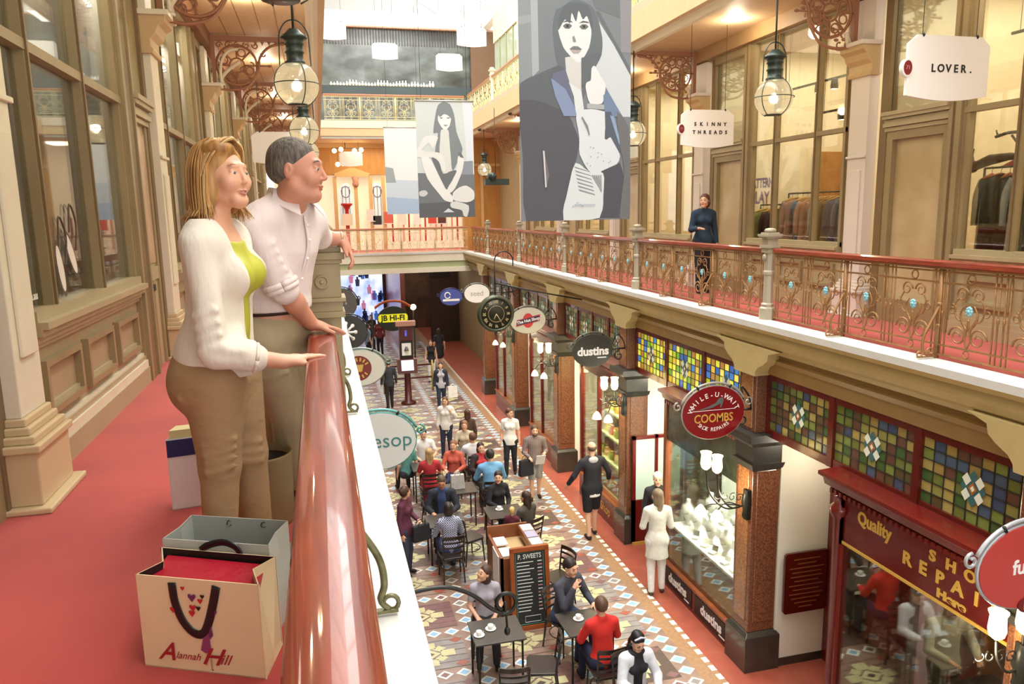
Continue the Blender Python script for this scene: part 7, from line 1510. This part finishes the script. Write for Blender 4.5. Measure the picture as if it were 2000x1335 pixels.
rack(7.45, [10.9, 10.76, 10.62, 10.5, 10.38, 10.26, 10.12, 9.98, 9.84, 9.7, 9.54, 9.36], 1.62, [('#8A7A6A', 'taupe'), ('#C8A08E', 'dusty pink'), ('#5E4A40', 'dark brown'), ('#7E92AE', 'steel blue'), ('#D9AE9C', 'salmon'), ('#C2947A', 'tan pink'), ('#C4D0DA', 'ice blue'), ('#8E7A5A', 'olive tan'), ('#A88A5E', 'camel'), ('#6E7290', 'slate blue'), ('#8088A6', 'grey blue'), ('#9A94A0', 'mauve grey')], 'garments on the rack in the long right window', HG, 'rack in the long right window')
rackframe('second clothes rack farther left in the same window', 7.7, 11.55, 12.2, 1.45, BLACKI)
rack(7.7, [12.12, 12.0, 11.88, 11.74, 11.62], 1.45, [('#B8A85A', 'mustard'), ('#8A8A4A', 'moss green'), ('#3A241E', 'blackish brown'), ('#5A4034', 'chocolate'), ('#4E3428', 'dark umber')], 'garments on the small left rack', HG, 'small rack left of the round railing post')
rackframe('clothes rack behind the window at the right edge', 7.35, 5.9, 7.15, 1.80, LEAD)
rack(7.35, [7.05, 6.93, 6.82, 6.70, 6.58, 6.46, 6.34, 6.22], 1.80, [('#D9CFB4', 'cream'), ('#2E2A2C', 'black'), ('#34302E', 'charcoal'), ('#242226', 'jet black'), ('#B8BCC0', 'pale grey'), ('#3E4A46', 'dark green'), ('#C8C4BE', 'off-white'), ('#2A2A30', 'navy black')], 'garments on the rack at the right edge', HG2, 'rack by the right edge', 1.0)
t = thing('antler_ornament', 'dark carved animal head ornament with horns above the right edge clothes rack', 'ornament', (7.2, 7.15, 1.82)); DK = mat('carved_dark_wood', '#4A2E24', .5); M = MB()
M.tube([(0, 0, 0), (0, -.2, .06), (0, -.45, .08), (0, -.8, .05)], [.05, .06, .04, .03], DK, 8); M.ball((0, .02, .0), (.05, .08, .07), DK, 8, 6); M.build('head', t)
for s in (-1, 1): M = MB(); M.tube(bez([(s*.02, .04, .05), (s*.05, .08, .12), (s*.04, .06, .2)], 4), [.012]*4+[.006]*5, DK, 5); M.build('horn', t)
t = thing('hanging_ornament', 'dark branch-like ornament hanging over the right edge rack', 'ornament', (7.2, 6.75, 2.12)); M = MB(); M.tube([(0, .15, 0), (0, 0, .03), (0, -.5, .02)], .018, DK, 6); M.tube([(0, .12, 0), (0, .15, .07)], .01, DK, 5); M.tube([(0, -.05, 0), (0, -.12, -.08), (0, -.2, -.06)], .014, DK, 5); M.build('branch', t); M = MB(); M.tube([(0, -.2, .03), (0, -.2, 2.0)], .003, BLACKI, 4); M.build('cord', t)
t = thing('red_umbrella', 'folded crimson cloth display at the right edge above the garments', 'display cloth', (7.1, 6.45, 1.85)); M = MB(); M.hexa([(0, .25, -.05), (0, -.5, -.08), (.03, -.5, -.08), (.03, .25, -.05)], [(0, .05, .03), (0, -.5, .22), (.03, -.5, .22), (.03, .05, .03)], mat('crimson_cloth', '#A83A44', .6)); M.build('cloth', t)
# track lights
for k, (y0, y1, x, z) in enumerate(((9.2, 11.0, 7.3, 3.2), (9.0, 10.1, 7.3, 2.75), (5.0, 7.0, 7.4, 3.2))):
    t = thing('track_light', ('upper black track light in the long right window', 'lower black track light near the white pilaster', 'black track light behind the window at the right edge')[k], 'track light', (x, (y0+y1)/2, z)); o = (x, (y0+y1)/2, z); M = MB(); M.box(x-.012, x+.012, y0, y1, z, z+.03, BLACK); M.tube([(x, y0+.1, z), (x, y0+.1, 4.12)], .005, BLACK, 4); M.tube([(x, y1-.1, z), (x, y1-.1, 4.12)], .005, BLACK, 4); M.build('track', t, o)
    for q in (.3, .5): y = y0+(y1-y0)*q; M = MB(); M.lathe((x-.04, y, z-.14), [(.05, 0), (.055, .04), (.045, .13), (.02, .14)], BLACK, 10); M.lathe((x-.04, y, z-.141), [(.0, 0), (.04, 0), (.04, .004), (0, .004)], BULB, 10); M.build('spot', t, o)
# wall lettering in the shop
t = thing('wall_lettering', 'pale violet PATTERN PLAY lettering on the glass left of the garments', 'lettering', (6.83, 11.1, 1.7)); M = MB(); PVI = mat('pale_violet', '#B49CC8', .6)
M.text('PATTERN', .2, PVI, (6.80, 10.78, 1.78), (0, -1, 0), (0, 0, 1), bold=.008, sx=.75); M.text('PLAY', .26, PVI, (6.80, 10.80, 1.55), (0, -1, 0), (0, 0, 1), bold=.008, sx=.85); M.build('letters', t, (6.83, 11.1, 1.7))
# jeweller: white busts and ring stands
b = MB()
def bust(): 
    b = MB(); b.lathe((0, 0, 0), [(.07, 0), (.075, .02), (.05, .05), (.09, .12), (.125, .2), (.12, .27), (.06, .31), (.045, .37), (.05, .40), (.0, .41)], mat('white_velvet', '#F4F2EE', .6), 14, sy=1, sx=.6); return b
BU = mesh_of(bust(), 'bust')
def necklace(): 
    b = MB(); b.tube([(-.06*math.cos(a)-.03, .10*math.sin(a), .24-.06*math.cos(a)) for a in [math.radians(-70+14*i) for i in range(11)]], .006, mat('necklace_dark', '#5A5450', .3, metal=.7), 5); return b
NK = mesh_of(necklace(), 'necklace')
k = 0
for x, ys in ((5.62, (9.1, 9.5, 9.95, 10.4, 10.7)), (5.95, (8.95, 9.3, 9.75, 10.2, 10.55))):
    for y in ys:
        o = bpy.data.objects.new('display_bust', BU); COL.objects.link(o); o.location = (x, y, -3.72+(.16 if x > 5.8 else 0)); o.scale = (1, 1, 1.0+.25*((k*7) % 3)/3)
        tag(o, 'white necklace bust, %s row of the jeweller window, %s from the pillar' % ('front' if x < 5.8 else 'back', ORD[k % 5]), 'display bust', 'white busts in the jeweller window'); n = bpy.data.objects.new('necklace', NK); COL.objects.link(n); n.parent = o; k += 1
o = MB().box(5.82, 6.12, 8.8, 10.8, -3.72, -3.56, WHITE).build('display_riser'); tag(o, 'white stepped riser under the back row of necklace busts', 'riser')
for k, y in enumerate((9.0, 9.25, 9.6, 9.85, 10.15)):
    t = thing('jewel_box', 'small white ring box on the jeweller platform, %s from the pillar' % ORD[k], 'box', (5.46, y, -3.72), .2*k, 'ring boxes on the jeweller platform'); M = MB(); M.box(-.05, .05, -.05, .05, 0, .035, WHITE); M.build('base', t); M = MB(); M.hexa([(.045, -.05, .035), (.055, -.05, .035), (.055, .05, .035), (.045, .05, .035)], [(.075, -.05, .11), (.085, -.05, .11), (.085, .05, .11), (.075, .05, .11)], (GREYD, WHITE)[k % 2]); M.build('lid', t)
# nut shop shelves
def nutjar(c, i):
    b = MB(); m = mat('nut_packet_%d' % i, c, .4, var=.2, scale=20, coat=.3)
    if i % 2: b.lathe((0, 0, 0), [(.055, 0), (.06, .02), (.06, .13), (.04, .16)], m, 10)
    else: b.hexa([(-.05, -.06, 0), (.05, -.06, 0), (.05, .06, 0), (-.05, .06, 0)], [(-.01, -.055, .2), (.01, -.055, .2), (.01, .055, .2), (-.01, .055, .2)], m)
    return b
def nutlid(i): b = MB(); b.lathe((0, 0, .16), [(.045, 0), (.045, .025), (0, .027)], (REDB, GOLD)[i % 2], 10) if i % 2 else b.box(-.012, .012, -.058, .058, .195, .21, (REDB, GOLD, WHITE)[i % 3]); return b
NJ = [mesh_of(nutjar(c, i), 'jar') for i, c in enumerate(('#D8C85A', '#A8B84A', '#C8503A', '#E2D488', '#8A9A3A', '#D89A4A'))]; NL = [mesh_of(nutlid(i), 'lid') for i in range(6)]
NCN = ['yellow pouch', 'green jar', 'red pouch', 'pale gold jar', 'dark green pouch', 'orange jar']
for sh, (x, z) in enumerate(((5.55, -4.24), (5.7, -3.75), (5.82, -3.3), (5.94, -2.85))):
    t = thing('display_shelf', 'glass-edged shelf in the nut shop window, %s from the bottom' % ORD[sh], 'shelf', (x, 14, z), 0, 'shelves in the nut shop window'); M = MB(); M.box(-.13, .16, -1.05, .95, -.02, 0, mat('glass_shelf', '#C8D8B0', .2, coat=.3)); M.build('board', t); M = MB(); M.box(-.14, -.13, -1.05, .95, -.03, .01, mat('shelf_edge', '#D6DCA8', .3, emit=.4)); M.build('edge_strip', t)
    for k in range(13):
        i = (k*5+sh*3) % 6; o = bpy.data.objects.new('nut_container', NJ[i]); COL.objects.link(o); o.location = (x-.02+.03*((k*3) % 2), 13.02+k*.15, z); tag(o, '%s on the %s nut shop shelf up, %s from the near side' % (NCN[i], ORD[sh], ORD[k]), 'food container', 'containers on the nut shop shelves')
        l = bpy.data.objects.new('lid', NL[i]); COL.objects.link(l); l.parent = o
# shoe repair interior
t = thing('repair_counter', 'dark wooden counter inside the shoe repair shop', 'counter', (6.6, 5.6, G)); M = MB(); M.box(-.35, .35, -.9, .5, 0, .95, mat('dark_counter', '#3A2018', .35)); M.build('cabinet', t); M = MB(); M.box(-.4, .4, -.95, .55, .95, 1.0, DWOOD); M.build('worktop', t)
person('cobbler in a pale coat behind the dark counter of the shoe repair shop', 6.75, 6.55, G, 262, 1.74, top='#D8D2C0', bottom='#8E9080', hair='#3A2A22', hl='short', female=False, aL=TABLE, aR=TABLE)
for k, (x, y, z, c, n) in enumerate(((6.1, 6.25, G+.02, '#D8D6C4', 'spotted white'), (5.75, 6.3, G+.02, '#6E84A8', 'blue'), (6.4, 5.2, G+1.0, '#B8B4AC', 'light grey'))): bag('handbag', '%s handbag left for repair in the shoe repair shop' % n, x, y, z, c, .3, .14, .3 if z < -4 else .1, .3)
for k, (x, y, z, w_, h, c) in enumerate(((6.3, 7.0, -3.3, .5, 1.1, '#A8201A'), (7.7, 5.6, -2.9, .9, .5, '#D8B06A'), (7.2, 4.8, -3.4, .8, 1.0, '#8A5A2A'))):
    t = thing('wall_cabinet', ('bright red display panel inside the shoe repair shop', 'lit rack of small goods in the shoe repair shop', 'brown wooden cabinet in the shoe repair shop')[k], 'display', (x, y, z)); M = MB(); M.box(-.05, .1, -w_/2, w_/2, -h/2, h/2, mat('repair_panel_%d' % k, c, .5, emit=.15)); M.build('panel', t); M = MB(); M.box(-.07, .12, -w_/2-.03, w_/2+.03, h/2, h/2+.04, CABINET); M.build('top_board', t)
# left window displays: vinyl pictures of slippers on the glass and a soft poster
t = thing('window_decal', 'drawing of two hanging slippers on the left shop window', 'window decal', (-1.58, 5.45, 1.15)); M = MB(); DS = mat('decal_brown', '#5A4A3E', .6); DW = mat('decal_white', '#E8E4DC', .6)
for y, z, a in ((5.28, 1.12, .25), (5.52, 1.2, .55)):
    for r, m_, e in ((1.25, DS, 0), (1.0, DW, .0008)): M.add([(-1.578+e, y+(math.cos(t_)*.05*math.cos(a)-math.sin(t_)*.15*math.sin(a))*r, z+(math.cos(t_)*.05*math.sin(a)+math.sin(t_)*.15*math.cos(a))*r) for t_ in [i*PI/10 for i in range(20)]], [tuple(range(20))], m_)
    M.tube(bez([(-1.576, y, z+.14), (-1.576, y+.06, z+.32), (-1.576, y+.16, z+.2), (-1.576, y+.1, z+.02)], 4), .006, DS, 4)
M.build('slipper_picture', t, (-1.58, 5.45, 1.15)); M = MB(); M.text('com.au', .07, DW, (-1.577, 4.72, 1.0), (0, 1, 0), (0, 0, 1)); M.build('web_lettering', t, (-1.58, 5.45, 1.15))
t = thing('window_poster', 'tall soft violet and white poster behind the left shop window', 'poster', (-1.85, 5.5, 2.0)); M = MB(); M.box(-1.86, -1.85, 5.06, 5.92, 1.25, 3.6, mat('poster_soft', '#DDD6DC', .5, col2='#A08CA0', scale=2.2, stretch=(1, 3, .8))); M.build('sheet', t, (-1.85, 5.5, 2.0)); M = MB(); M.tube(bez([(-1.84, 5.5, 3.5), (-1.84, 5.6, 3.0), (-1.84, 5.45, 2.6), (-1.84, 5.5, 2.2), (-1.84, 5.42, 1.8)], 5), .02, mat('poster_line', '#7A6A7A', .6), 5, flat=.4); M.build('figure_drawing', t, (-1.85, 5.5, 2.0))
# ---------------------------------------------------------------- light
W = bpy.data.worlds.new('world'); S.world = W; W.use_nodes = True
bg = W.node_tree.nodes['Background']; bg.inputs[0].default_value = (1, .995, .975, 1); bg.inputs[1].default_value = 1.7
def area(name, loc, sx, sy, power, col=(1, .95, .88), rot=(0, 0, 0)):
    l = bpy.data.lights.new(name, 'AREA'); l.shape = 'RECTANGLE'; l.size = sx; l.size_y = sy; l.energy = power; l.color = col
    o = bpy.data.objects.new(name, l); COL.objects.link(o); o.location = loc; o.rotation_euler = rot; return o
area('daylight_through_roof', (2.7, 12, 11.6), 5, 34, 5200, (1, .99, .96))
for i in range(1, 6):
    yc = (PY[i]+PY[i+1])/2
    area('shop_ceiling_light', (RX+1.6, yc, 4.05), 2.2, 3.2, 120, (1, .91, .76))
    area('left_window_light', (LX-.28, yc-.6, 4.0), .3, 2.6, 75, (1, .97, .93))
area('shop_ceiling_light', (RX+1.6, 2.2, 4.05), 2.2, 3.2, 60, (1, .88, .66))
area('jeweller_light', (5.85, 9.8, -1.75), .6, 2.0, 240, (1, .98, .95)); area('nut_shop_light', (5.7, 14, -1.75), .5, 2.0, 190, (1, .88, .62)); area('repair_light', (7.2, 5.8, -1.65), 1.8, 2.6, 60, (1, .85, .62))
for y in (18.1, 22.2): area('shop_window_light', (5.8, y, -1.8), .5, 1.8, 90, (1, .85, .6))
for i in range(1, 6): point('recess_fill', (5.95, PY[i+1]-.8, -1.75), 20, (1, .88, .68), .08)  # fill points added to brighten the shop recesses, no fittings modelled
area('far_shop_light', (3.4, 29.6, 4.0), 4.5, 1.6, 120, (1, .88, .66)); area('far_ground_light', (3.0, 31.5, -.75), 4.0, 5.0, 110, (1, .85, .65)); area('upper_far_light', (3.4, 30, 8.2), 4.5, 1.5, 60)
for y in (6.3, 10.5, 14.6, 18.8, 22.9): point('soffit_fill', (-.75, y, 4.0), 22, (1, .86, .66), .1); point('soffit_fill', (6.1, y, 4.0), 22, (1, .86, .66), .1)  # added fill under the gallery soffits, no fittings there
S.view_settings.view_transform = 'Standard'; S.view_settings.look = 'None'; S.view_settings.exposure = .1; S.view_settings.gamma = 1
